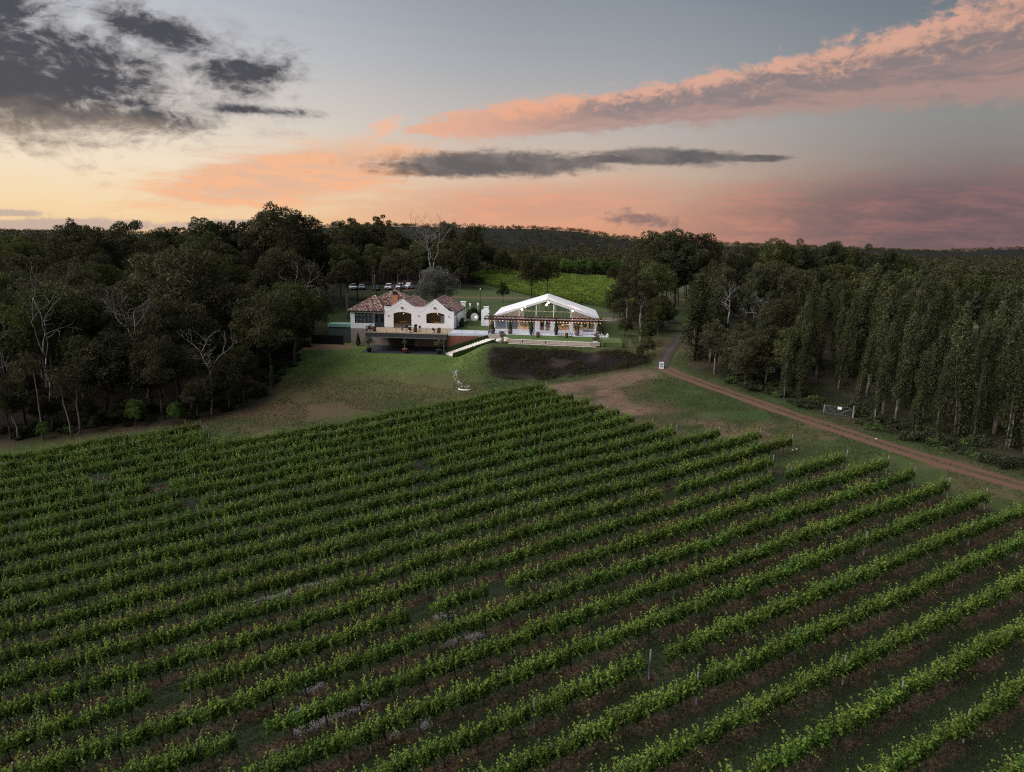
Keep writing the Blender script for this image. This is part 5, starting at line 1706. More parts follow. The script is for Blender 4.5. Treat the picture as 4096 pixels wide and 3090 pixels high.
# ------------------------------------------------------------------ deck, patio, terrace
deck = LW('deck', 'raised timber deck with dark fascia in front of the house', 'deck', 0, 0, 0)
nbd = 0
b = -7.55
dm_ = MB().box(-14.45, -0.05, -0.065, 0.065, -0.05, -0.012).mesh('plank', DECK)
while b < -0.25:
    o = obj('plank', dm_, deck); o.location = (0, b, 0.0); b += 0.142
MB().box(-14.5, -0.05, -7.72, -7.64, -0.62, -0.03).box(-14.5, -14.42, -7.64, -0.2, -0.62, -0.03).build('fascia', FASC, deck)
for b in (-6.6, -5.2, -3.8, -2.4, -1.0): MB().box(-14.40, -0.1, b - .05, b + .05, -0.45, -0.06).build('joist', FASC, deck)
MB().box(-14.4, -0.1, -7.62, -7.45, -0.9, -0.62).build('beam', GALV, deck)
for a_ in (-13.9, -7.55, -0.6): MB().box(a_ - .08, a_ + .08, -7.6, -7.44, -3.45, -0.9).build('post', GALV, deck)


def balustrade(name, label, pts, hgt=1.0, gap=0.11):
    t = LW(name, label, 'railing', 0, 0, 0)
    for (a0, b0), (a1, b1) in zip(pts[:-1], pts[1:]):
        L = math.hypot(a1 - a0, b1 - b0); n = int(L / gap)
        MB().bar((a0, b0, hgt), (a1, b1, hgt), 0.045, 0.03).bar((a0, b0, .08), (a1, b1, .08), 0.03, 0.03).build('rail', BLACK, t)
        bal = MB()
        for i in range(n + 1):
            x, y = a0 + (a1 - a0) * i / n, b0 + (b1 - b0) * i / n
            bal.box(x - .007, x + .007, y - .007, y + .007, 0.09, hgt - .01)
        o = bal.build('balusters', BLACK, t); o['kind'] = 'stuff'
        for i in range(int(L / 1.8) + 1):
            f = i / max(1, int(L / 1.8)); x, y = a0 + (a1 - a0) * f, b0 + (b1 - b0) * f
            MB().box(x - .022, x + .022, y - .022, y + .022, 0.0, hgt).build('post', BLACK, t)
    return t


balustrade('balustrade', 'thin black balustrade along the edge of the timber deck', [(-14.4, -3.4), (-14.4, -7.5), (0.0, -7.5)])
balustrade('balustrade', 'thin black balustrade along the pale terrace above the brick wall', [(0.15, -6.75), (7.0, -6.3)])
balustrade('balustrade', 'short black railing beside the first marquee pots', [(7.4, -5.8), (9.2, -5.8)])
patio = LW('patio', None, None, 0, 0, 0)
tag(MB().box(-15.0, -0.1, -9.2, -0.02, -3.6, -3.36).build('patio_floor', SLATE), None, None, None, 'structure')
pf_ = bpy.data.objects['patio_floor']; pf_.location = OB; pf_.rotation_euler = (0, 0, BR); bpy.data.objects.remove(patio)
tp = MB().add([(-1.0 + 0.95, -7.0, -.03), (7.25, -6.55, -.03), (7.25, -0.45, -.03), (-0.05, -0.45, -.03), (-0.05, -7.0, -.3), (7.25, -6.55, -.3), (7.25, -0.45, -.3), (-0.05, -0.45, -.3)],
              [(0, 1, 2, 3), (7, 6, 5, 4), (0, 4, 5, 1), (1, 5, 6, 2), (2, 6, 7, 3), (3, 7, 4, 0)]).build('pale_terrace', CONC)
tp.location = OB; tp.rotation_euler = (0, 0, BR); tag(tp, None, None, None, 'structure')
bw = LW('brick_wall', 'red brick retaining wall under the pale terrace', 'wall', 0, 0, 0)
MB().add([(-0.05, -6.98, -3.6), (7.2, -6.53, -3.6), (7.2, -6.53, -.32), (-0.05, -6.98, -.32), (-0.05, -6.7, -3.6), (7.2, -6.25, -3.6), (7.2, -6.25, -.32), (-0.05, -6.7, -.32)],
         [(0, 1, 2, 3), (7, 6, 5, 4), (0, 4, 5, 1), (1, 5, 6, 2), (2, 6, 7, 3), (3, 7, 4, 0)]).build('brickwork', BRICK, bw)
MB().box(-0.05, 0.2, -6.7, -0.3, -3.6, -.32).build('brickwork', BRICK, bw)
tf = MB().box(7.3, 27.2, -5.05, 17.0, -0.35, -0.02).build('marquee_terrace', CONC); tf.location = OB; tf.rotation_euler = (0, 0, BR); tag(tf, None, None, None, 'structure')
LAWNM = new_mat('terrace_turf'); P3 = coords(); nb = noise(P3, 1.2, 5, .6); nc = noise(P3, 18, 4, .7)
finish(principled(mixc(nb * .5 + nc * .5, (0.050, 0.085, 0.026), (0.105, 0.150, 0.046)), 0.95, 0, .1, nc, .6, .04))
tl_ = [(9.7, -7.0), (11.3, -10.6), (24.7, -11.75), (27.2, -11.7), (30.0, -12.0), (30.0, -5.2), (9.0, -5.08)]
kk = len(tl_)
ob_ = MB().add([(a_, b_, -0.06) for a_, b_ in tl_] + [(a_, b_, -0.75) for a_, b_ in tl_], [tuple(range(kk)), tuple(range(2 * kk - 1, kk - 1, -1))] + [(i, i + kk, (i + 1) % kk + kk, (i + 1) % kk) for i in range(kk)]).build('terrace_lawn', LAWNM)
ob_.location = OB; ob_.rotation_euler = (0, 0, BR); tag(ob_, None, None, None, 'structure')
# limestone block wall with capping and pale foot
lw = LW('limestone_wall', 'low limestone block wall edging the marquee lawn', 'wall', 0, 0, 0)
for (p, q_) in (((9.55, -6.9), (11.1, -10.55)), ((11.1, -10.75), (24.7, -11.95)), ((24.75, -11.95), (26.2, -11.75))):
    L = math.hypot(q_[0] - p[0], q_[1] - p[1]); n = max(1, round(L / 1.0)); dx, dy = (q_[0] - p[0]) / n, (q_[1] - p[1]) / n
    for i in range(n):
        f0, f1 = i + 0.012, i + 0.988; off = random.uniform(-.012, .012)
        MB().bar((p[0] + dx * f0, p[1] + dy * f0 + off, -0.40), (p[0] + dx * f1, p[1] + dy * f1 + off, -0.40), 0.32, 0.56).build('block', LIME, lw)
        MB().bar((p[0] + dx * f0, p[1] + dy * f0 - .01, -0.09), (p[0] + dx * f1, p[1] + dy * f1 - .01, -0.09), 0.38, 0.06).build('capstone', LIMEP, lw)
MB().bar((10.9, -11.15, -0.78), (25.6, -12.45, -0.78), 0.22, 0.12).build('foot', LIMEP, lw)
for a_, b_, lab in ((13.3, -11.1, 0), (17.2, -11.45, 0)): MB().box(a_ - .05, a_ + .05, b_ - .06, b_ + .04, -.55, -.15).build('spout', BLACK, lw)
# garden stairs between clipped hedges
st_ = LW('garden_stairs', 'pale limestone garden stairs climbing right to the terrace', 'stairs', 0, 0, 0)
NS = 16
bA, bB, wv = np.array([-0.3, -7.9]), np.array([7.05, -7.45]), np.array([1.55, -2.75])
for i in range(NS):
    p = bA + (bB - bA) * i / NS; q_ = bA + (bB - bA) * (i + 1.02) / NS; z = -3.35 + 2.75 * (i + 1) / NS
    vs = [(*p, z), (*q_, z), (*(q_ + wv), z), (*(p + wv), z), (*p, z - .6), (*q_, z - .6), (*(q_ + wv), z - .6), (*(p + wv), z - .6)]
    MB().add(vs, [(0, 3, 2, 1), (4, 5, 6, 7), (0, 1, 5, 4), (1, 2, 6, 5), (2, 3, 7, 6), (3, 0, 4, 7)]).build('step', LIMEP, st_)
MB().add([(7.0, -7.5, -.55), (9.9, -7.2, -.5), (10.4, -9.6, -.55), (8.6, -10.2, -.6), (7.0, -7.5, -1.2), (9.9, -7.2, -1.2), (10.4, -9.6, -1.2), (8.6, -10.2, -1.2)],
         [(0, 3, 2, 1), (4, 5, 6, 7), (0, 1, 5, 4), (1, 2, 6, 5), (2, 3, 7, 6), (3, 0, 4, 7)]).build('landing', LIMEP, st_)
MB().bar((7.2, -7.1, -.35), (9.6, -6.7, -.3), 0.35, 0.9).build('side_wall', LIME, st_)


def hedge(label, p, q_, wid, hgt, seed, z0, z1):
    rng = np.random.default_rng(seed); n = 4200
    t = rng.random(n); f = rng.integers(0, 3, n)
    p, q_ = np.array(p), np.array(q_); L = np.linalg.norm(q_ - p); ax = (q_ - p) / L; nr = np.array([-ax[1], ax[0]])
    s_ = np.where(f == 0, rng.uniform(-.5, .5, n), np.where(f == 1, -.5, .5)) * wid; hz = np.where(f == 0, 1.0, rng.random(n)) * hgt
    s_ += rng.normal(size=n) * .04; hz += rng.normal(size=n) * .045
    P = np.stack([p[0] + ax[0] * t * L + nr[0] * s_, p[1] + ax[1] * t * L + nr[1] * s_, z0 + (z1 - z0) * t + hz], 1)
    nn_ = np.stack([nr[0] * np.sign(s_) * (f > 0), nr[1] * np.sign(s_) * (f > 0), (f == 0) * 1.0], 1) + unit(n, rng) * .6; nn_ /= np.linalg.norm(nn_, axis=1)[:, None]
    d = unit(n, rng); d -= nn_ * np.sum(nn_ * d, 1)[:, None]; d /= np.linalg.norm(d, axis=1)[:, None]
    ln = 0.16 * (.7 + .6 * rng.random(n))
    h_ = LW('hedge', label, 'hedge', 0, 0, 0)
    obj('foliage', leaf_data('foliage', P, d, nn_, ln, ln * .6, np.clip(rng.normal(.45, .2, n), 0, 1), MATS['leaf_hedge']), h_)
    core = MB(); w_ = wid * .42
    a4 = [(p[0] - nr[0] * w_, p[1] - nr[1] * w_), (q_[0] - nr[0] * w_, q_[1] - nr[1] * w_), (q_[0] + nr[0] * w_, q_[1] + nr[1] * w_), (p[0] + nr[0] * w_, p[1] + nr[1] * w_)]
    zz = [z0, z1, z1, z0]
    core.add([(x, y, z - .4) for (x, y), z in zip(a4, zz)] + [(x, y, z + hgt * .93) for (x, y), z in zip(a4, zz)], [(3, 2, 1, 0), (4, 5, 6, 7), (0, 1, 5, 4), (1, 2, 6, 5), (2, 3, 7, 6), (3, 0, 4, 7)])
    core.build('branches', MATS['leaf_hedge'], h_)
    return h_


hedge('clipped dark hedge between brick wall and stairs', (-0.1, -7.45), (7.0, -7.05), 0.55, 0.95, 1, -3.35, -1.0)
hedge('clipped dark hedge on the lower side of the stairs', (1.55, -11.1), (8.75, -10.6), 0.8, 0.95, 2, -3.75, -1.15)

# ------------------------------------------------------------------ marquee
tent = LW('marquee', 'white gabled marquee with clear front panels', 'marquee', 0, 0, 0)
TA0, TA1, TB0, TB1, EV, RG = 7.35, 26.45, 1.0, 16.2, 2.62, 5.72
TM = (TA0 + TA1) / 2
bays = 3
for k in range(bays + 1):
    b = TB0 + (TB1 - TB0) * k / bays
    fr_ = MB()
    fr_.bar((TA0, b, EV - .12), (TM, b, RG - .14), 0.10, 0.26).bar((TM, b, RG - .14), (TA1, b, EV - .12), 0.10, 0.26)
    for a_ in (TA0 + .06, TA1 - .06): fr_.box(a_ - .07, a_ + .07, b - .06, b + .06, -0.02, EV - .1)
    fr_.build('frame', TRIM, tent)
# fabric roof, each bay slightly slack
for k in range(bays):
    b0, b1 = TB0 + (TB1 - TB0) * k / bays - (0.12 if k == 0 else 0), TB0 + (TB1 - TB0) * (k + 1) / bays + (0.12 if k == bays - 1 else 0)
    for sd_ in (0, 1):
        ea = TA0 - .12 if sd_ == 0 else TA1 + .12
        nu, nv = 10, 8; vs = []
        for i in range(nu + 1):
            for j in range(nv + 1):
                f, g = i / nu, j / nv
                a_ = ea + (TM - ea) * f; z = EV + .02 + (RG - EV) * f
                sag = 0.10 * math.sin(math.pi * g) * (0.4 + 0.6 * math.sin(math.pi * f)) - 0.05
                vs.append((a_, b0 + 0.01 + (b1 - b0 - 0.02) * g, z - sag + 0.02))
        fs = [(i * (nv + 1) + j, (i + 1) * (nv + 1) + j, (i + 1) * (nv + 1) + j + 1, i * (nv + 1) + j + 1) for i in range(nu) for j in range(nv)]
        if sd_ == 1: fs = [f[::-1] for f in fs]
        MB().add(vs, fs).build('roof_panel', CANV, tent, True)
# valance along the eaves and front edge band
MB().bar((TA0 - .1, TB0 - .13, EV - .10), (TM, TB0 - .13, RG - .12), 0.02, 0.30).bar((TM, TB0 - .13, RG - .12), (TA1 + .1, TB0 - .13, EV - .10), 0.02, 0.30).build('front_band', CANV, tent)
for a_ in (TA0 - .1, TA1 + .1): MB().box(a_ - .01, a_ + .01, TB0 - .1, TB1 + .1, EV - .28, EV + .0).build('valance', CANV, tent)
# gable posts and clear gable panels
gposts = [TA0 + .1, 11.9, 15.03, 18.22, 21.42, TA1 - .1]


def roofz(a_): return EV + (RG - EV) * (1 - abs(a_ - TM) / (TM - TA0))


for b in (TB0, TB1):
    for a_ in gposts[1:-1]: MB().box(a_ - .07, a_ + .07, b - .06, b + .06, 2.24, roofz(a_) - .3).build('gable_post', TRIM, tent)
    MB().box(TA0 + .02, TA1 - .02, b - .05, b + .05, 2.08, 2.24).build('crossbeam', TRIM, tent)
    for g0, g1 in zip(gposts[:-1], gposts[1:]):
        poly = [(g0, 2.26), (g1, 2.26), (g1, roofz(g1) - .3)] + ([(TM, RG - .3)] if g0 < TM < g1 else []) + [(g0, roofz(g0) - .3)]
        poly = [(x, max(z, 2.27 if i > 1 else z)) for i, (x, z) in enumerate(poly)]
        MB().wall(poly, [], b + .055 - .005, b + .055 + .005).build('clear_panel', GLASS, tent)
# front wall: curtains, clear walls, doors
MB().box(TA0, 15.68, TB0 - .05, TB0 + .05, -.02, .20).box(17.74, TA1, TB0 - .05, TB0 + .05, -.02, .20).build('kickboard', TRIM, tent)


def curtain(x0, x1, name='curtain', y=TB0 + .12, z0=0.2, z1=2.08, fq=7.0):
    n = int((x1 - x0) / 0.05); mb = MB(); pts = []
    for i in range(n + 1):
        x = x0 + (x1 - x0) * i / n; yy = y + 0.05 * math.sin(x * fq * 2.2) + .02 * math.sin(x * 31)
        pts += [(x, yy, z0), (x, yy, z1)]
    mb.add(pts, [(2 * i, 2 * i + 2, 2 * i + 3, 2 * i + 1) for i in range(n)]); return mb.build(name, CURT, tent)


curtain(7.5, 11.75); curtain(25.8, 26.35)
for x0, x1 in ((14.82, 15.62), (17.80, 18.40), (21.28, 21.76)): MB().box(x0, x1, TB0 - .03, TB0 + .03, 0.2, 2.08).build('solid_panel', TRIM, tent)
for x0, x1 in ((7.45, 9.55), (9.6, 11.75), (12.0, 14.78), (18.46, 21.22), (21.82, 25.75)):
    w_ = bpy.data.objects.new('clear_wall', MB().box(x0, x1, TB0 - .01, TB0, 0.2, 2.08).mesh('clear_wall', GLASS)); link(w_, tent)
    MB().box(x0 - .04, x0 + .02, TB0 - .04, TB0 + .04, .2, 2.08).box(x1 - .02, x1 + .04, TB0 - .04, TB0 + .04, .2, 2.08).build('upright', TRIM, w_)
for x0, x1 in ((15.7, 16.7), (16.72, 17.72)):
    d_ = bpy.data.objects.new('door', MB().wall([(x0, 0), (x1, 0), (x1, 2.06), (x0, 2.06)], [[(x0 + .11, .12), (x1 - .11, .12), (x1 - .11, 1.93), (x0 + .11, 1.93)]], TB0 - .06, TB0 + .02).mesh('door', TRIM)); link(d_, tent)
    MB().box(x0 + .11, x1 - .11, TB0 - .03, TB0 - .02, .12, 1.93).build('pane', GLASSD, d_)
    hx = x1 - .05 if x0 < 16 else x0 + .05
    MB().box(hx - .015, hx + .015, TB0 - .10, TB0 - .06, .95, 1.2).build('handle', GALV, d_)
MB().box(TA0, TA0 + .04, TB0 + .1, TB1 - .1, 0, 2.5).build('side_wall', CANV, tent)
MB().box(TA1 - .04, TA1, TB0 + .1, TB1 - .1, 0, 2.5).build('side_wall', CANV, tent)
MB().box(TA0 + .1, 12.0, TB1 - .06, TB1, 0, 2.08).box(21.4, TA1 - .1, TB1 - .06, TB1, 0, 2.08).build('back_wall', CANV, tent)
MB().box(TA0 + .1, TA1 - .1, TB0 + .1, TB1 - .1, -.015, .012).build('floor', FLOORW, tent)

# pendants inside
lt2 = bpy.data.lights.new('marquee_light', 'POINT'); lt2.energy = 260; lt2.color = (1.0, 0.70, 0.42); lt2.shadow_soft_size = 0.15
for i, (a_, c_, lab) in enumerate([(12.75, 4.02, 'upper one of the left pair of glowing globes in the marquee gable'), (12.2, 3.56, 'lower one of the left pair of glowing globes in the marquee gable'),
                                   (16.85, 4.52, 'lower one of the middle pair of glowing globes in the marquee gable'), (17.15, 4.95, 'upper one of the middle pair of glowing globes in the marquee gable'),
                                   (21.75, 3.60, 'single glowing globe at the right of the marquee gable')]):
    t = LW('pendant_light', lab, 'lamp', a_, 4.6, c_)
    MB().tube([(0, 0, .12), (0, 0, max(.3, roofz(a_) - .1 - c_))], 0.012, 5).build('cord', BLACK, t)
    MB().lathe([(0.02, .22), (.155, .13), (.21, 0), (.155, -.13), (0.02, -.22)], 12).build('globe', PEND, t, True)
    if i in (1, 2, 4):
        lo_ = bpy.data.objects.new('light', lt2); link(lo_, t); lo_.location = (0, 0.2, -0.35)
# room: tables, flowers, fireplace, guests
for i, (a_, b_) in enumerate([(19.4, 4.0), (20.6, 6.0), (23.0, 4.4), (13.0, 8.5), (24.6, 7.5)]):
    t = table(a_, b_, 'dark barrel table with white cloth inside the marquee, %s' % ['left of the right doors', 'behind the first one', 'behind the long bench', 'at the back left', 'far right corner'][i], WPOT, 1.5, 0.9)
    f_ = obj('flower_arrangement', bush_mesh(900 + i, .45, .35, .5, 8, 60, .12, 'leaf_olive')); tag(f_, 'leafy table flowers standing on the %s marquee table' % ['nearest', 'second', 'bench side', 'back left', 'corner'][i], 'flowers')
    f_.location = W(a_, b_, .76)
fp_ = LW('fireplace', 'pale rendered fireplace with dark arched mouth inside the marquee', 'fireplace', 24.1, 6.4, 0)
MB().wall([(-.9, 0), (.9, 0), (.7, 1.5), (.35, 2.1), (-.35, 2.1), (-.7, 1.5)], [arch(-.4, .4, .25, .9, 1.25)], -.2, .2).build('surround', plain('stucco', (.42, .34, .27), .9, .15, 2), fp_)
MB().box(-.42, .42, .12, .22, .2, 1.3).build('firebox', BLACK, fp_)

# ---- pergola
pg = LW('pergola', 'dark red timber pergola across the marquee front', 'pergola', 0, 0, 0)
PB = -3.3
MB().box(5.9, 27.3, PB - .06, PB + .06, 2.30, 2.58).build('beam', PERG, pg)
MB().box(6.0, 27.2, 0.55, 0.67, 2.40, 2.62).build('beam', PERG, pg)
nr_ = 32
for i in range(nr_):
    a_ = 6.05 + (27.15 - 6.05) * i / (nr_ - 1)
    MB().wall([(PB - .55, 2.66), (PB - .40, 2.585), (.85, 2.585), (.85, 2.76), (PB - .45, 2.78)], [], a_ - .03, a_ + .03).build('rafter', RAFT, pg)
    r_ = pg.children[-1]; r_.rotation_euler = (0, 0, R(90)); r_.location = (0, 0, 0)
for r_ in [c for c in pg.children if c.name.startswith('rafter')]:
    me_ = r_.data
    for v in me_.vertices: v.co = Vector((v.co.y, v.co.x, v.co.z))
    r_.rotation_euler = (0, 0, 0)
for a_ in (7.0, 10.95, 14.9, 18.9, 22.8, 26.7): MB().box(a_ - .085, a_ + .085, PB - .085, PB + .085, -.02, 2.30).build('post', PERG, pg)
# string of coloured bulbs
sl_ = LW('string_lights', 'string of small coloured bulbs along the pergola beam', 'string lights', 0, 0, 0)
prng = random.Random(3); wpts = []
bm_ = [MB().lathe([(.012, .05), (.03, .02), (.035, -.01), (.02, -.045), (.005, -.055)], 6).mesh('bulb', x) for x in BULB]
for i in range(37):
    a_ = 7.15 + 19.4 * i / 36; z = 2.16 - .03 * math.sin(i * 1.3)
    wpts.append((a_, PB - .10, z + .07))
    o = obj('bulb', bm_[prng.choice([0, 0, 2, 2, 1, 3])], sl_); o.location = (a_, PB - .10, z)
for j in range(3):
    o = obj('bulb', bm_[[1, 2, 1][j]], sl_); o.location = (7.0, PB - .13, 2.05 - .32 * j)
MB().tube(wpts, .006, 4).build('wire', BLACK, sl_)

# ---- pots
def pot_profile(kind):
    if kind == 'urn': return [(.24, 0), (.42, .30), (.47, .52), (.43, .72), (.34, .82), (.38, .88), (.34, .88), (.30, .80)]
    if kind == 'tall': return [(.24, 0), (.32, .5), (.40, 1.15), (.43, 1.20), (.43, 1.26), (.37, 1.26), (.36, 1.15)]
    if kind == 'taper': return [(.20, 0), (.30, .42), (.35, .46), (.35, .54), (.29, .54), (.28, .46)]
    return [(.22, 0), (.27, .35), (.28, .42), (.24, .42), (.23, .36)]


def potted(name, label, a_, b_, c_, kind, pmat, plant_kind, h, wid=.4, seed=0, cat='potted plant', leaf='leaf_hedge', ps=1.0, lf=.11):
    t = LW(name, label, cat, a_, b_, c_)
    pr = [(r_ * ps, z * ps) for r_, z in pot_profile(kind)]; top_ = max(z for _, z in pr)
    MB().lathe(pr, 16).build('pot', pmat, t, True)
    MB().lathe([(.02, top_ - .1), (pr[-1][0], top_ - .1), (pr[-1][0] * .5, top_ - .06)], 10).build('soil', plain('potting_soil', (.03, .022, .017), .95, .3, 8), t)
    rng = np.random.default_rng(900 + seed)
    if plant_kind == 'cone':
        n = int(900 * h); z = rng.random(n) ** 1.3; rad = wid * (1 - z) ** .75 * (0.75 + .25 * rng.random(n)); an = rng.random(n) * 6.28
        P = np.stack([np.cos(an) * rad, np.sin(an) * rad, top_ - .05 + z * h], 1)
        nn_ = np.stack([np.cos(an), np.sin(an), .3 + 0 * an], 1) + unit(n, rng) * .6; nn_ /= np.linalg.norm(nn_, axis=1)[:, None]
        d = unit(n, rng) * .6 + np.array([0, 0, .8]); d -= nn_ * np.sum(nn_ * d, 1)[:, None]; d /= np.linalg.norm(d, axis=1)[:, None]
        ln = lf * 1.3 * (.6 + .8 * rng.random(n))
        obj('foliage', leaf_data('foliage', P, d, nn_, ln, ln * .5, np.clip(rng.normal(.42, .2, n), 0, 1), MATS[leaf]), t)
        MB().tube([(0, 0, top_ - .15), (0, 0, top_ + h * .8)], [.03, .01], 5).build('stem', MATS['bark_dark'], t)
    elif plant_kind == 'tree':
        stem = h * .42
        MB().tube(wobble_line((0, 0, top_ - .15), (rng.normal() * .08, 0, top_ + h * .75), 5, .03, rng), [.045, .04, .035, .025, .01], 6).build('stem', MATS['bark_dark'], t)
        me_ = bush_mesh(950 + seed, wid, wid, h * .72, 22, 80, lf * 1.2, leaf, .4, 0)
        o = obj('foliage', me_, t); o.location = (0, 0, top_ + h * .25)
    else:
        o = obj('foliage', bush_mesh(950 + seed, wid, wid, h, 14, 70, lf, leaf, .5, 0), t); o.location = (0, 0, top_ - .08)
    return t


potted('potted_conifer', 'small conifer in a rounded brown urn beside the lamp post', 7.6, -4.5, 0, 'urn', CLAYP, 'cone', 1.15, .42, 1)
potted('potted_conifer', 'narrow conifer in a brown urn at the second pergola post', 10.7, -4.6, 0, 'urn', CLAYP, 'cone', 1.75, .34, 2)
potted('potted_conifer', 'slim conifer in a tall dark pot left of the marquee doors', 14.45, -4.6, 0, 'tall', DKPOT, 'cone', 1.75, .30, 3)
potted('potted_conifer', 'slim conifer in a tall dark pot right of the marquee doors', 18.85, -4.35, 0, 'tall', DKPOT, 'cone', 1.75, .33, 4)
potted('potted_shrub', 'dark bushy shrub in a brown ribbed urn left of the long bench', 22.5, -4.2, 0, 'urn', CLAYP, 'bush', 1.65, .62, 5)
potted('potted_shrub', 'climbing shrub in a brown urn at the right pergola post', 26.2, -3.7, 0, 'urn', CLAYP, 'cone', 1.9, .36, 6, leaf='leaf_shrub')
potted('potted_tree', 'grey leaved tree in a dark tub at the left end of the patio', -13.6, -8.6, -3.36, 'taper', DKPOT, 'tree', 2.3, .95, 7, leaf='leaf_olive', ps=1.5)
potted('potted_tree', 'small green tree in a terracotta pot at the middle of the patio', -7.35, -8.2, -3.36, 'taper', TERRA, 'tree', 2.0, .55, 8, leaf='leaf_shrub', ps=1.4)
potted('potted_tree', 'grey leaved tree in a dark tub at the foot of the stairs', -1.3, -8.4, -3.36, 'taper', DKPOT, 'tree', 2.5, .95, 9, leaf='leaf_olive', ps=1.5)
potted('potted_shrub', 'dark shrub by the basement wall left of the patio', -17.7, -1.2, -3.4, 'low', DKPOT, 'cone', 2.0, .5, 10)
potted('potted_shrub', 'reddish shrub in a white pot at the left end of the deck', -14.0, -6.5, 0, 'low', WPOT, 'bush', .75, .5, 11, leaf='leaf_red')
potted('potted_shrub', 'reddish shrub in a white pot by the deck grill', -6.9, -6.3, 0, 'low', WPOT, 'bush', .7, .42, 12, leaf='leaf_red')
potted('potted_shrub', 'reddish shrub in a white pot at the right of the deck', -2.7, -6.1, 0, 'low', WPOT, 'bush', .7, .42, 13, leaf='leaf_red')
potted('potted_shrub', 'leafy shrub in a black planter by the house side door, nearer one', .75, 4.2, -.05, 'taper', DKPOT, 'bush', 1.0, .5, 14, leaf='leaf_shrub', ps=1.6)
potted('potted_shrub', 'leafy shrub in a black planter by the house side door, farther one', .75, 5.6, -.05, 'taper', DKPOT, 'bush', 1.0, .5, 15, leaf='leaf_shrub', ps=1.6)
for a_, b_, lab, mat_, sd_ in ((9.75, -10.7, 'russet shrub in a pale stone tub at the top of the stairs', 'leaf_red', 16), (25.6, -10.9, 'round russet shrub at the right end of the limestone wall', 'leaf_red', 17)):
    potted('potted_shrub', lab, a_, b_, -.62, 'low', LIMEP, 'bush', 1.35, .95, sd_, leaf=mat_, ps=1.6, lf=.13)

# ---- barrels, stools, benches
def barrel(label, a_, b_, c_=0.0, group=None):
    t = LW('wine_barrel', label, 'barrel', a_, b_, c_, random.random())
    MB().lathe([(.27, 0), (.32, .2), (.345, .44), (.32, .68), (.27, .88), (.25, .88), (.25, .84)], 14).build('staves', OAK, t, True)
    for z, r_ in ((.05, .287), (.22, .328), (.66, .328), (.83, .287)): MB().lathe([(r_, z - .03), (r_ + .006, z - .03), (r_ + .006, z + .03), (r_, z + .03)], 14).build('hoop', HOOP, t)
    return t


def stool(label, a_, b_, c_=0.0, back=False):
    t = LW('bar_stool', label, 'stool', a_, b_, c_, random.random() * .5)
    hgt = .72
    MB().box(-.18, .18, -.18, .18, hgt - .05, hgt).build('seat', STOOLM, t)
    for i in (-1, 1):
        for j in (-1, 1): MB().bar((i * .2, j * .2, 0), (i * .15, j * .15, hgt - .05), .035, .035).build('leg', STOOLM, t)
    MB().box(-.18, .18, -.19, -.16, .22, .26).box(-.18, .18, .16, .19, .22, .26).build('rung', STOOLM, t)
    if back: MB().box(-.18, .18, .15, .19, hgt, hgt + .38).build('backrest', STOOLM, t)
    return t


barrel('oak wine barrel standing on the left end of the deck', -13.35, -6.0)
b2 = barrel('oak wine barrel on the deck between grill and bar stool', -6.1, -5.4)
ob_ = obj('pot_plant', bush_mesh(971, .45, .45, .55, 10, 60, .12, 'leaf_hedge')); ob_.location = W(-6.1, -5.4, .86); tag(ob_, 'leafy green plant on top of the middle deck barrel', 'plant')
barrel('oak wine barrel at the right end of the deck', -1.8, -5.7)
barrel('oak wine barrel on the marquee lawn near the tall left pot', 15.75, -7.9)
barrel('oak wine barrel on the marquee lawn between four stools', 20.65, -7.6)
stool('tall dark bar stool with a back on the deck', -5.3, -5.2, 0, True)
stool('small dark stool left of the left lawn barrel', 14.85, -7.8)
stool('dark stool on the right of the left lawn barrel, half hidden', 16.3, -7.4)
for a_, b_, lab in ((19.4, -7.7, 'leftmost dark stool at the right lawn barrel'), (19.95, -7.2, 'second dark stool left of the right lawn barrel'), (21.3, -7.2, 'dark stool just right of the right lawn barrel'), (21.65, -7.8, 'rightmost dark stool at the right lawn barrel')):
    stool(lab, a_, b_)


def bench(name, label, a_, b_, c_, w, rz=0.0, cushion=False, cat='bench'):
    t = LW(name, label, cat, a_, b_, c_, rz)
    for i in range(5): MB().box(-w / 2, w / 2, -.25 + i * .1, -.17 + i * .1, .40, .44).build('seat_slat', WHITEW, t)
    for i in range(max(3, int(w / .16))):
        x = -w / 2 + .08 + (w - .16) * i / (max(3, int(w / .16)) - 1); MB().box(x - .03, x + .03, .25, .28, .46, .88).build('back_slat', WHITEW, t)
    MB().box(-w / 2, w / 2, .24, .29, .88, .95).build('top_rail', WHITEW, t)
    for sx__ in (-1, 1):
        x = sx__ * (w / 2 - .03)
        MB().box(x - .03, x + .03, -.28, -.22, 0, .62).build('leg', WHITEW, t); MB().box(x - .03, x + .03, .24, .30, 0, .9).build('leg', WHITEW, t)
        MB().box(x - .04, x + .04, -.3, .3, .62, .66).build('armrest', WHITEW, t)
    if cushion: MB().box(-w / 2 + .08, w / 2 - .08, .14, .235, .47, .9).build('cushion', CUSH, t)
    return t


bench('garden_bench', 'long white timber bench with grey cushion before the marquee', 24.5, -2.5, 0, 1.9, R(2), True)
bench('garden_chair', 'white timber armchair left of the long bench', 23.0, -2.7, 0, .75, R(35), False, 'chair')
bench('garden_chair', 'white timber armchair right of the long bench', 25.75, -2.2, 0, .7, R(-40), False, 'chair')
bench('garden_chair', 'white timber chair seen from behind on the lawn edge', 26.0, -8.6, -.05, .8, R(180), True, 'chair')
bench('garden_chair', 'white timber armchair turned sideways on the lawn', 27.4, -7.8, -.05, .85, R(-75), False, 'chair')
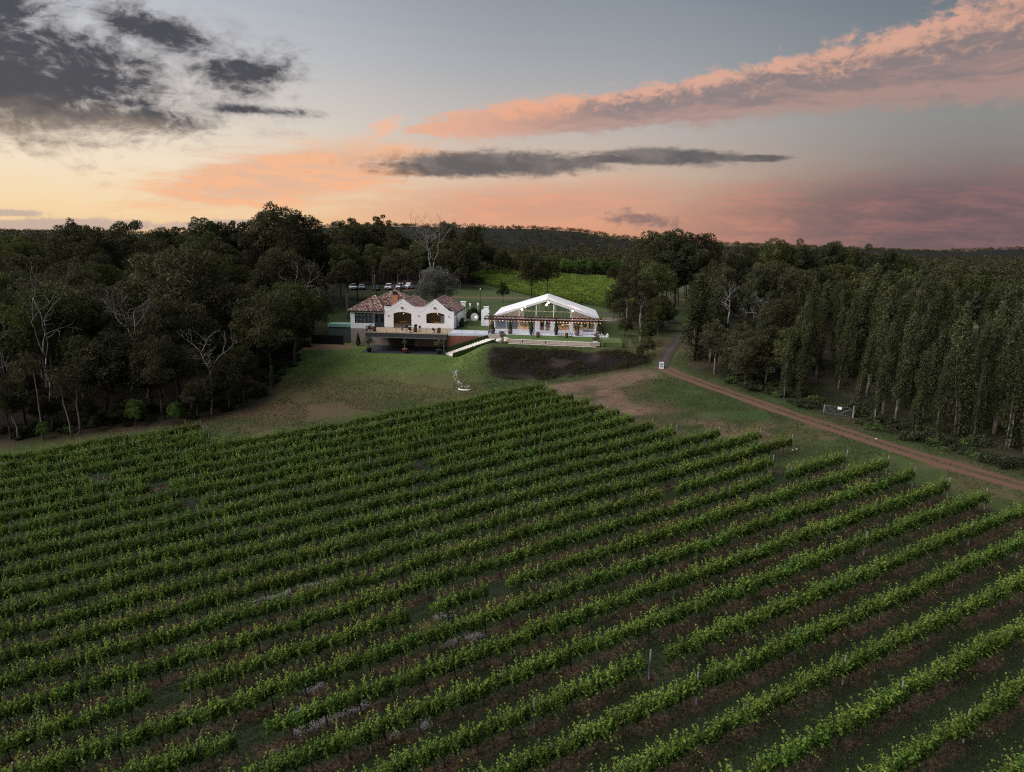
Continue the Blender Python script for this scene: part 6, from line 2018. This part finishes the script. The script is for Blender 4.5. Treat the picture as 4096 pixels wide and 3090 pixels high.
# grill on the deck
gr = LW('barbecue', 'dark kettle barbecue with white cloth standing on the deck', 'barbecue', -8.2, -3.6, 0)
MB().lathe([(.05, .42), (.38, .55), (.46, .75), (.46, .8), (.40, .95), (.2, 1.06), (.03, 1.08)], 14).build('kettle', DKPOT, gr, True)
for an in (0, 2.1, 4.2): MB().tube([(.2 * math.cos(an), .2 * math.sin(an), .5), (.42 * math.cos(an), .42 * math.sin(an), 0)], .025, 6).build('leg', BLACK, gr)
MB().box(.45, .95, -.22, .22, .74, .78).build('side_shelf', WPOT, gr)
MB().tube([(-.05, -.05, 1.1), (.05, -.05, 1.1)], .03, 6).build('handle', BLACK, gr)
MB().tube([(-.62, -.06, .2), (-.62, .02, .2)], .2, 12).build('wheel', STOOLM, gr)

# ---- lamp posts, gate pillar, round disc, fence
lp = LW('lamp_post', 'grey lamp post with square head at the corner of the pale terrace', 'lamp post', 7.1, -5.9, 0)
MB().tube([(0, 0, 0), (0, 0, 3.6)], [.06, .05], 8).build('pole', GALV, lp); MB().box(-.09, .09, -.09, .09, 0, .55).build('base', BLACK, lp); MB().box(-.24, .1, -.1, .1, 3.58, 3.72).build('head', GALV, lp)
x_, y_, z_ = W(1.8, 26, 0)
lp2 = thing('lamp_post', 'tall black lamp post standing behind the garden between the buildings', 'lamp post', (x_, y_, h1(x_, y_)), 0)
MB().tube([(0, 0, -.2), (0, 0, 5.2)], [.06, .04], 8).build('pole', BLACK, lp2); MB().lathe([(.05, 5.2), (.14, 5.28), (.12, 5.45), (.03, 5.5)], 8).build('head', WPOT, lp2)
gpil = LW('gate_pillar', 'white stepped masonry pillar left of the marquee', 'pillar', 5.0, 7.0, -.1)
MB().wall([(-.75, 0), (.75, 0), (.75, 3.2), (.6, 3.2), (.6, 3.75), (-.3, 3.55), (-.3, 3.3), (-.75, 3.1)], [], -.25, .25).build('shaft', WHITE, gpil)
MB().box(-.35, .68, -.3, .3, 3.72, 3.80).build('cap', WHITE, gpil)
dc = LW('round_screen', 'large white disc standing in the garden with a small lamp', 'garden disc', 2.0, 14.3, -.05)
MB().tube([(0, 0, .85), (0, .14, .85)], .82, 24).build('disc', WHITE, dc); MB().box(-.6, .6, -.05, .3, 0, .14).build('stand', WHITE, dc)
MB().lathe([(.02, -.1), (.1, -.04), (.1, .04), (.02, .1)], 8, (.28, -.12, .85)).build('lamp', BULB[2], dc)
for i, (a_, b_, s_, lab) in enumerate([(1.6, 17.0, 1.6, 'dark leafy shrub right behind the white disc'), (3.6, 16.0, 1.3, 'dark shrub between white disc and gate pillar'), (.9, 19.5, 1.7, 'dark shrub behind the back corner of the house'), (3.0, 19.0, 1.5, 'tall shrub in the garden behind the disc')]):
    o = obj('shrub', BUSH[i]); o.location = W(a_, b_, -.1); o.scale = (s_, s_, s_ * 1.2); tag(o, lab, 'shrub')
for i, (a_, b_) in enumerate(((.2, 21.0), (1.7, 22.5))):
    f_ = LW('garden_lantern', 'small white garden lantern, %s one above the shrubs' % ['left', 'right'][i], 'lantern', a_, b_, -.05)
    MB().box(-.04, .04, -.04, .04, 0, 2.5).build('post', WHITEW, f_); MB().box(-.16, .16, -.16, .16, 2.5, 2.95).build('lantern', WHITE, f_); MB().lathe([(.22, 2.95), (.03, 3.12)], 4).build('cap', WHITE, f_)
mat_ = MB().box(-.8, .8, -.5, .5, 0, .02).build('paving_mat', TIMB); mat_.location = W(1.7, 5.2, -.04); mat_.rotation_euler = (0, 0, BR); tag(mat_, 'flat brown stepping mat by the house side door', 'mat')
fn = LW('timber_fence', 'low post and rail timber fence at the right of the marquee lawn', 'fence', 0, 0, 0)
fpts = [(26.6, -12.1), (29.6, -12.4), (31.2, -11.2)]
for a_, b_ in fpts: MB().box(a_ - .06, a_ + .06, b_ - .06, b_ + .06, -1.2, .55).build('post', TIMB, fn)
for p, q_ in zip(fpts[:-1], fpts[1:]): MB().bar((*p, .5), (*q_, .5 + (.25 if q_[0] > 30 else 0)), .06, .1).build('rail', TIMB, fn)
rw = LW('rear_wall', 'low pale stone wall behind the right side of the marquee', 'wall', 0, 0, 0)
MB().bar((27.6, 16.7, .2), (31.0, 17.8, .3), .35, .6).bar((28.3, 21, .4), (37, 22.5, .5), .35, .5).build('masonry', LIME, rw); MB().bar((27.6, 16.7, .53), (31.1, 17.8, .63), .45, .08).build('coping', LIMEP, rw)

# ---- left of the house: tank, dark screen fence
wt = LW('water_tank', 'pale green squat tank beside the left wall of the house', 'tank', -22.0, 3.0, -3.3)
MB().box(-2.2, 2.2, -1.1, 1.1, 0, 2.9).build('shed', plain('dark_green_wall', (.05, .075, .065), .8, .2, 2), wt); MB().box(-2.35, 2.35, -1.25, 1.25, 2.9, 3.5).build('roof', GREENT_, wt)
x_, y_, z_ = ground_at(1310, 1378)
sf = thing('screen_fence', 'black shade cloth fence left of the house basement', 'fence', (x_, y_, z_), BR)
MB().box(-3.0, 3.0, -.03, .03, 0.05, 1.7).build('panel', MESHB, sf)
for i in range(5): MB().box(-3.0 + 1.5 * i - .04, -3.0 + 1.5 * i + .04, .03, .11, -.2, 1.8).build('post', BLACK, sf)

# ---- sign by the track, field gate
x_, y_, z_ = ground_at(2645, 1476)
sg = thing('a_frame_sign', 'small white standing sign board at the top of the dirt track', 'sign', (x_, y_, z_), R(-4))
MB().wall([(-.33, .02), (.33, .02), (.33, 1.05), (-.33, 1.05)], [], -.2, -.16).build('board', WHITEW, sg)
sg.children[0].rotation_euler = (R(-8), 0, 0)
MB().box(-.24, .24, -.225, -.205, .25, .5).box(-.24, .24, -.225, -.205, .58, .86).build('printed_panel', plain('sign_blue', (.20, .26, .32), .6, .2, 9), sg); sg.children[1].rotation_euler = (R(-8), 0, 0)
for s_ in (-1, 1): MB().bar((s_ * .3, .25, 0), (s_ * .3, -.02, 1.02), .04, .04).build('leg', WHITEW, sg)
g0, g1 = ground_at(3300, 1658), ground_at(3412, 1672)
GATEM = plain('gate_steel', (.12, .125, .13), .5, .15, 5, .4)
gt_ = thing('field_gate', 'tubular metal field gate with a small white sign', 'gate', g0, math.atan2(g1[1] - g0[1], g1[0] - g0[0]))
GL = math.hypot(g1[0] - g0[0], g1[1] - g0[1])
MB().tube([(0, 0, .15), (0, 0, 1.15), (GL - .25, 0, 1.15), (GL - .25, 0, .15), (0, 0, .15)], .03, 6).build('frame', GATEM, gt_)
MB().tube([(0, 0, 1.15), (GL * .42, 0, .2)], .022, 5).tube([(GL - .25, 0, 1.15), (GL * .55, 0, .2)], .022, 5).build('brace', GATEM, gt_)
MB().box(GL * .43, GL * .43 + .45, -.045, -.035, .82, 1.12).build('sign', WPOT, gt_)
MB().tube([(GL, 0, -.2), (GL, 0, 1.45)], .11, 8).build('post', MATS['post_wood'], gt_); MB().tube([(-.15, 0, -.2), (-.15, 0, 1.2)], .08, 8).build('post', MATS['post_wood'], gt_)
for k_ in range(5):
    z = .3 + k_ * .17; MB().tube([(0, 0, z), (GL - .25, 0, z)], .006, 4).build('wire', GATEM, gt_)
# white pipe and rubble on the lawn
x_, y_, z_ = ground_at(1850, 1564)
pp = MB().tube([(-.6, .9, .12), (-.5, .3, .12), (0, -.05, .12), (.7, -.1, .12), (1.3, .25, .12)], .11, 8).build('drain_pipe', WPOT, None, True); pp.location = (x_, y_, z_); tag(pp, 'bent white drain pipe lying on the grass above the vines', 'pipe')
rk = MB(); rr_ = np.random.default_rng(6)
for i in range(70):
    v_ = 1478 + 78 * rr_.random(); u_ = 1812 + (v_ - 1478) * (0.42 if i % 3 else -0.1 + 0.9) + rr_.normal() * 7
    gx_, gy_, gz_ = ground_at(u_, v_); s_ = rr_.uniform(.05, .15); n0 = len(rk.v); rk.lathe([(s_ * .7, -.05), (s_, s_ * .3), (s_ * .5, s_ * .7)], 5, (gx_, gy_, gz_))
tag(rk.build('rubble', plain('pale_rubble', (.42, .38, .36), .9, .3, 6)), 'scattered pale rubble on the grass above the pipe', 'rubble', None, 'stuff')
# ground cover on the mulch bank
mrng = np.random.default_rng(61); C_, D_, N_, T_ = [], [], [], []
mp_ = np.array(MULCH_POLY); lo_, hi_ = mp_.min(0), mp_.max(0)
pts = mrng.uniform(lo_, hi_, (14000, 2)); pts = pts[in_poly(pts[:, 0], pts[:, 1], MULCH_POLY)]
ph_ = H(pts[:, 0], pts[:, 1]); den = fbm(pts[:, 0] / 2.5, pts[:, 1] / 2.5, 77)
for (x, y), z, dn_ in zip(pts, ph_, den):
    if dn_ < 0.46: continue
    k_ = 2 + int(26 * (dn_ - 0.44)); c_ = np.array([x, y, z]) + np.stack([mrng.normal(size=k_) * .2, mrng.normal(size=k_) * .2, np.abs(mrng.normal(size=k_)) * (.06 + .9 * (dn_ - .44)) + .01], 1)
    C_.append(c_); T_.append(np.clip(mrng.normal(.35 + .5 * (dn_ - .4), .2, k_), 0, 1))
C_ = np.concatenate(C_); T_ = np.concatenate(T_); n = len(C_); N_ = unit(n, mrng) + np.array([0, -.2, .6]); N_ /= np.linalg.norm(N_, axis=1)[:, None]; D_ = unit(n, mrng); D_ -= N_ * np.sum(N_ * D_, 1)[:, None]; D_ /= np.linalg.norm(D_, axis=1)[:, None]
ln = .13 * (.6 + .8 * mrng.random(n)); tag(obj('ground_cover', leaf_data('ground_cover', C_, D_, N_, ln, ln * .6, T_, MATS['leaf_mulch'])), 'low dark plants over the mulch bank below the marquee', 'ground cover', None, 'stuff')

# ---- white shed glimpsed beyond the poplars, stones by the row ends
d_ = pix_ray(4085, 1440); y_ = 104.0; x_ = d_[0] / d_[1] * y_; z_ = h1(x_, y_)
sh = thing('shed', 'small white shed half hidden by poplars at the right edge', 'shed', (x_ + 1.5, y_, z_), R(20))
MB().box(-3.2, 3.2, -2, 2, -.3, 3.6).build('walls', WHITE, sh)
MB().add([(-3.5, -2.3, 3.6), (3.5, -2.3, 3.6), (3.5, 2.3, 3.6), (-3.5, 2.3, 3.6), (-3.5, 0, 4.7), (3.5, 0, 4.7)], [(0, 1, 5, 4), (3, 4, 5, 2), (0, 4, 3), (1, 2, 5), (3, 2, 1, 0)]).build('roof', GALV, sh)
MB().box(-.6, .6, -2.06, -2.0, 0, 2.1).build('door', DARKF, sh)
for i, (u_, v_) in enumerate(((3172, 1802), (3186, 1799), (3505, 1758))):
    x_, y_, z_ = ground_at(u_, v_); o = MB().lathe([(.12, -.05), (.2, .05), (.17, .16), (.06, .22)], 7).build('stone', LIMEP, None, True); o.location = (x_, y_, z_); o.scale = (.7, .55, .45)
    tag(o, ['pale stone lying past the end of the twelfth vine row', 'small pale stone just right of the one by the twelfth vine row', 'pale stone on the dirt track'][i], 'stone')

# ---- parked cars
PAINTW = plain('white_paint', (.70, .71, .73), .25, .04, 1, 0, .6); PAINTD = plain('dark_paint', (.035, .04, .045), .25, .1, 1, 0, .6); PAINTS = plain('silver_paint', (.34, .35, .37), .3, .05, 1, .4, .6)
CARG = plain('car_glass', (.012, .015, .018), .08, .1, 1, 0, .8); TYRE = plain('tyre', (.012, .012, .012), .8, .1, 5); LIGHTM = plain('headlight_lens', (.55, .56, .58), .15, .05, 3, 0, .8)


def make_car(label, paint, kind='suv', group='cars parked behind the house'):
    """front towards -y, lofted body with wheels, glasshouse and lights"""
    t = thing('parked_car', label, 'car', (0, 0, 0), 0, group)
    hw = .92; hood, roof_ = (1.05, 1.78) if kind != 'sedan' else (.92, 1.45)
    prof = [(-2.3, .38), (-2.36, .62), (-2.28, hood - .1), (-1.95, hood), (-1.0, hood + .07), (2.15, hood + .05), (2.28, hood - .15), (2.3, .42)]
    def loft(pr, w0, w1, nm, mtl, par=t):
        n = len(pr); mb = MB(); zs = [z for _, z in pr]; zmax, zmin = max(zs), min(zs)
        wid = lambda z: w0 + (w1 - w0) * (z - zmin) / (zmax - zmin + 1e-6)
        mb.add([(-wid(z), y, z) for y, z in pr] + [(wid(z), y, z) for y, z in pr], [tuple(range(n))[::-1], tuple(range(n, 2 * n))] + [(i, (i + 1) % n, (i + 1) % n + n, i + n) for i in range(n)])
        o = mb.build(nm, mtl, par)
        bv = o.modifiers.new('Bevel', 'BEVEL'); bv.width = .06; bv.segments = 2
        return o
    loft(prof, hw, hw - .04, 'body', paint)
    if kind == 'ute':
        cab = [(-1.05, hood + .04), (-.35, roof_), (.55, roof_), (.75, hood + .02)]; gl = [(-1.0, hood + .06), (-.36, roof_ - .08), (.56, roof_ - .08), (.72, hood + .06)]
    else:
        cab = [(-1.05, hood + .04), (-.3, roof_), (1.75, roof_ - .04), (2.15, hood + .02)]; gl = [(-1.02, hood + .06), (-.32, roof_ - .09), (1.74, roof_ - .12), (2.1, hood + .06)]
    loft(gl, hw - .05, hw - .2, 'windows', CARG); 
    ra = [(cab[1][0] - .02, roof_ - .1), (cab[1][0] + .1, roof_ + .02), (cab[2][0] - .1, roof_ + .02), (cab[2][0] + .04, roof_ - .1)]
    loft(ra, hw - .17, hw - .22, 'roof', paint)
    for s_ in (-1, 1):
        for y in (-1.45, 1.45):
            w_ = MB().tube([(s_ * .74, y, .36), (s_ * .95, y, .36)], .36, 14).build('wheel', TYRE, t); MB().tube([(s_ * .945, y, .36), (s_ * .965, y, .36)], .21, 10).build('rim', PAINTS, w_)
        MB().box(s_ * .62 - .2, s_ * .62 + .2, -2.36, -2.28, hood - .36, hood - .2).build('headlight', LIGHTM, t)
        MB().box(s_ * 1.0 - .09, s_ * 1.0 + .09, -.85, -.72, hood + .08, hood + .24).build('mirror', paint, t)
    MB().box(-.4, .4, -2.385, -2.33, hood - .4, hood - .2).build('grille', BLACK, t); MB().box(-.86, .86, -2.44, -2.30, .4, .6).build('bumper', BLACK, t); MB().box(-.26, .26, -2.455, -2.43, .46, .57).build('number_plate', WPOT, t)
    if kind == 'ute': MB().box(-.85, .85, .85, 2.2, hood + .06, hood + .1).build('tray_cover', BLACK, t)
    return t


for u_, v_, kd, pt, lab, rz in ((1412, 1160, 'ute', PAINTW, 'white utility vehicle at the left end of the parked cars', .35), (1447, 1158, 'sedan', PAINTS, 'pale car half hidden by trunks, second parked car from the left', .2),
                                (1505, 1162, 'sedan', PAINTD, 'dark car in the shade between the parked white ones', .1), (1555, 1160, 'suv', PAINTW, 'white four wheel drive parked in the middle with its roof showing', .05),
                                (1602, 1158, 'suv', PAINTW, 'white four wheel drive parked just right of a thick trunk', -.08), (1636, 1156, 'ute', PAINTW, 'white utility vehicle beside the grey weeping tree', -.3)):
    c_ = make_car(lab, pt, kd); x_, y_, z_ = ground_at(u_, v_); c_.location = (x_, y_, z_ + .02); c_.rotation_euler = (0, 0, rz)
for u_, v_, kd, pt, lab, rz in ((2560, 1262, 'suv', PAINTW, 'pale car behind the thin eucalyptus right of the marquee', 1.3), (2590, 1262, 'sedan', PAINTD, 'dark car parked behind the driveway trees', 1.4)):
    c_ = make_car(lab, pt, kd, 'cars behind the driveway trees'); x_, y_, z_ = ground_at(u_, v_); c_.location = (x_, y_, z_ + .02); c_.rotation_euler = (0, 0, rz)

# ---- people
def person_mat(name, top_, legs, skin=(.42, .25, .18), shoe=(.02, .018, .016)):
    mt = new_mat(name); P3 = coords(); s3 = S.nt.nodes.new('ShaderNodeSeparateXYZ'); setin(s3.inputs[0], P3); z = S(s3.outputs[2])
    c = ramp(z * .55, [(0, shoe), (.07 * .55, legs), (.93 * .55, top_), (1.48 * .55, skin)], 'CONSTANT')
    finish(principled(c, .8, 0, .15)); return mt


def person(label, a_, b_, c_, rz, mat_, hair, arms='down', seed=0):
    t = LW('person', label, 'person', a_, b_, c_, rz)
    J = {'pel': (0, 0, .95), 'ab': (0, 0, 1.1), 'ch': (0, .01, 1.33), 'nk': (0, 0, 1.50), 'hd': (0, -.02, 1.63), 'ht': (0, -.01, 1.74),
         'hl': (-.10, 0, .90), 'kl': (-.11, -.03, .50), 'al': (-.12, .02, .09), 'tl': (-.13, -.14, .04), 'hr': (.10, 0, .90), 'kr': (.12, -.01, .50), 'ar': (.14, .05, .09), 'tr': (.15, -.11, .04),
         'sl': (-.19, 0, 1.43), 'sr': (.19, 0, 1.43)}
    if arms == 'down': J.update({'el': (-.25, .03, 1.14), 'wl': (-.24, -.06, .90), 'fl': (-.23, -.09, .80), 'er': (.25, .03, 1.14), 'wr': (.24, -.06, .90), 'fr': (.23, -.09, .80)})
    else: J.update({'el': (-.26, -.03, 1.16), 'wl': (-.12, -.24, 1.16), 'fl': (-.04, -.28, 1.2), 'er': (.26, .0, 1.16), 'wr': (.14, -.22, 1.12), 'fr': (.06, -.28, 1.16)})
    rad = {'pel': .15, 'ab': .135, 'ch': .155, 'nk': .06, 'hd': .10, 'ht': .085, 'hl': .095, 'kl': .062, 'al': .043, 'tl': .04, 'hr': .095, 'kr': .062, 'ar': .043, 'tr': .04, 'sl': .07, 'sr': .07, 'el': .047, 'er': .047, 'wl': .034, 'wr': .034, 'fl': .03, 'fr': .03}
    ks = list(J); E_ = [('pel', 'ab'), ('ab', 'ch'), ('ch', 'nk'), ('nk', 'hd'), ('hd', 'ht'), ('pel', 'hl'), ('hl', 'kl'), ('kl', 'al'), ('al', 'tl'), ('pel', 'hr'), ('hr', 'kr'), ('kr', 'ar'), ('ar', 'tr'), ('ch', 'sl'), ('sl', 'el'), ('el', 'wl'), ('wl', 'fl'), ('ch', 'sr'), ('sr', 'er'), ('er', 'wr'), ('wr', 'fr')]
    me_ = bpy.data.meshes.new('body'); me_.from_pydata([J[k] for k in ks], [(ks.index(p), ks.index(q_)) for p, q_ in E_], []); me_.update(); me_.materials.append(mat_)
    o = obj('body', me_, t); sk = o.modifiers.new('Skin', 'SKIN')
    for i, k in enumerate(ks):
        d_ = me_.skin_vertices[0].data[i]; d_.radius = (rad[k], rad[k] * (.72 if k in ('pel', 'ab', 'ch') else 1)); d_.use_root = k == 'pel'
    sk.use_smooth_shade = True; ss_ = o.modifiers.new('Sub', 'SUBSURF'); ss_.levels = 1; ss_.render_levels = 2
    MB().lathe([(.02, .125), (.07, .115), (.108, .05), (.112, -.02), (.09, -.08), (.06, -.09)], 10, (0, .012, 1.66)).build('hair', hair, t, True)
    return t


HAIRD = plain('dark_hair', (.03, .02, .015), .7, .2, 9)
person('person in pale trousers standing inside the left clear wall of the marquee', 12.95, 3.2, 0, R(170), person_mat('guest_light', (.45, .42, .40), (.40, .35, .29)), HAIRD)
person('person in a dark suit standing inside the left clear wall of the marquee', 13.75, 3.3, 0, R(150), person_mat('guest_dark', (.02, .022, .026), (.018, .02, .024)), HAIRD, 'up')
person('person in red standing behind the left marquee door', 16.1, 3.6, 0, R(190), person_mat('guest_red', (.20, .03, .04), (.03, .02, .025)), HAIRD)
person('person in black standing outside at the right corner of the marquee', 27.1, -1.0, -.05, R(100), person_mat('waiter_black', (.015, .015, .016), (.012, .012, .013)), HAIRD, 'up')
person('dark dressed person inside the right clear wall of the marquee', 25.0, 4.0, 0, R(120), person_mat('guest_navy', (.03, .03, .04), (.025, .025, .03)), HAIRD)
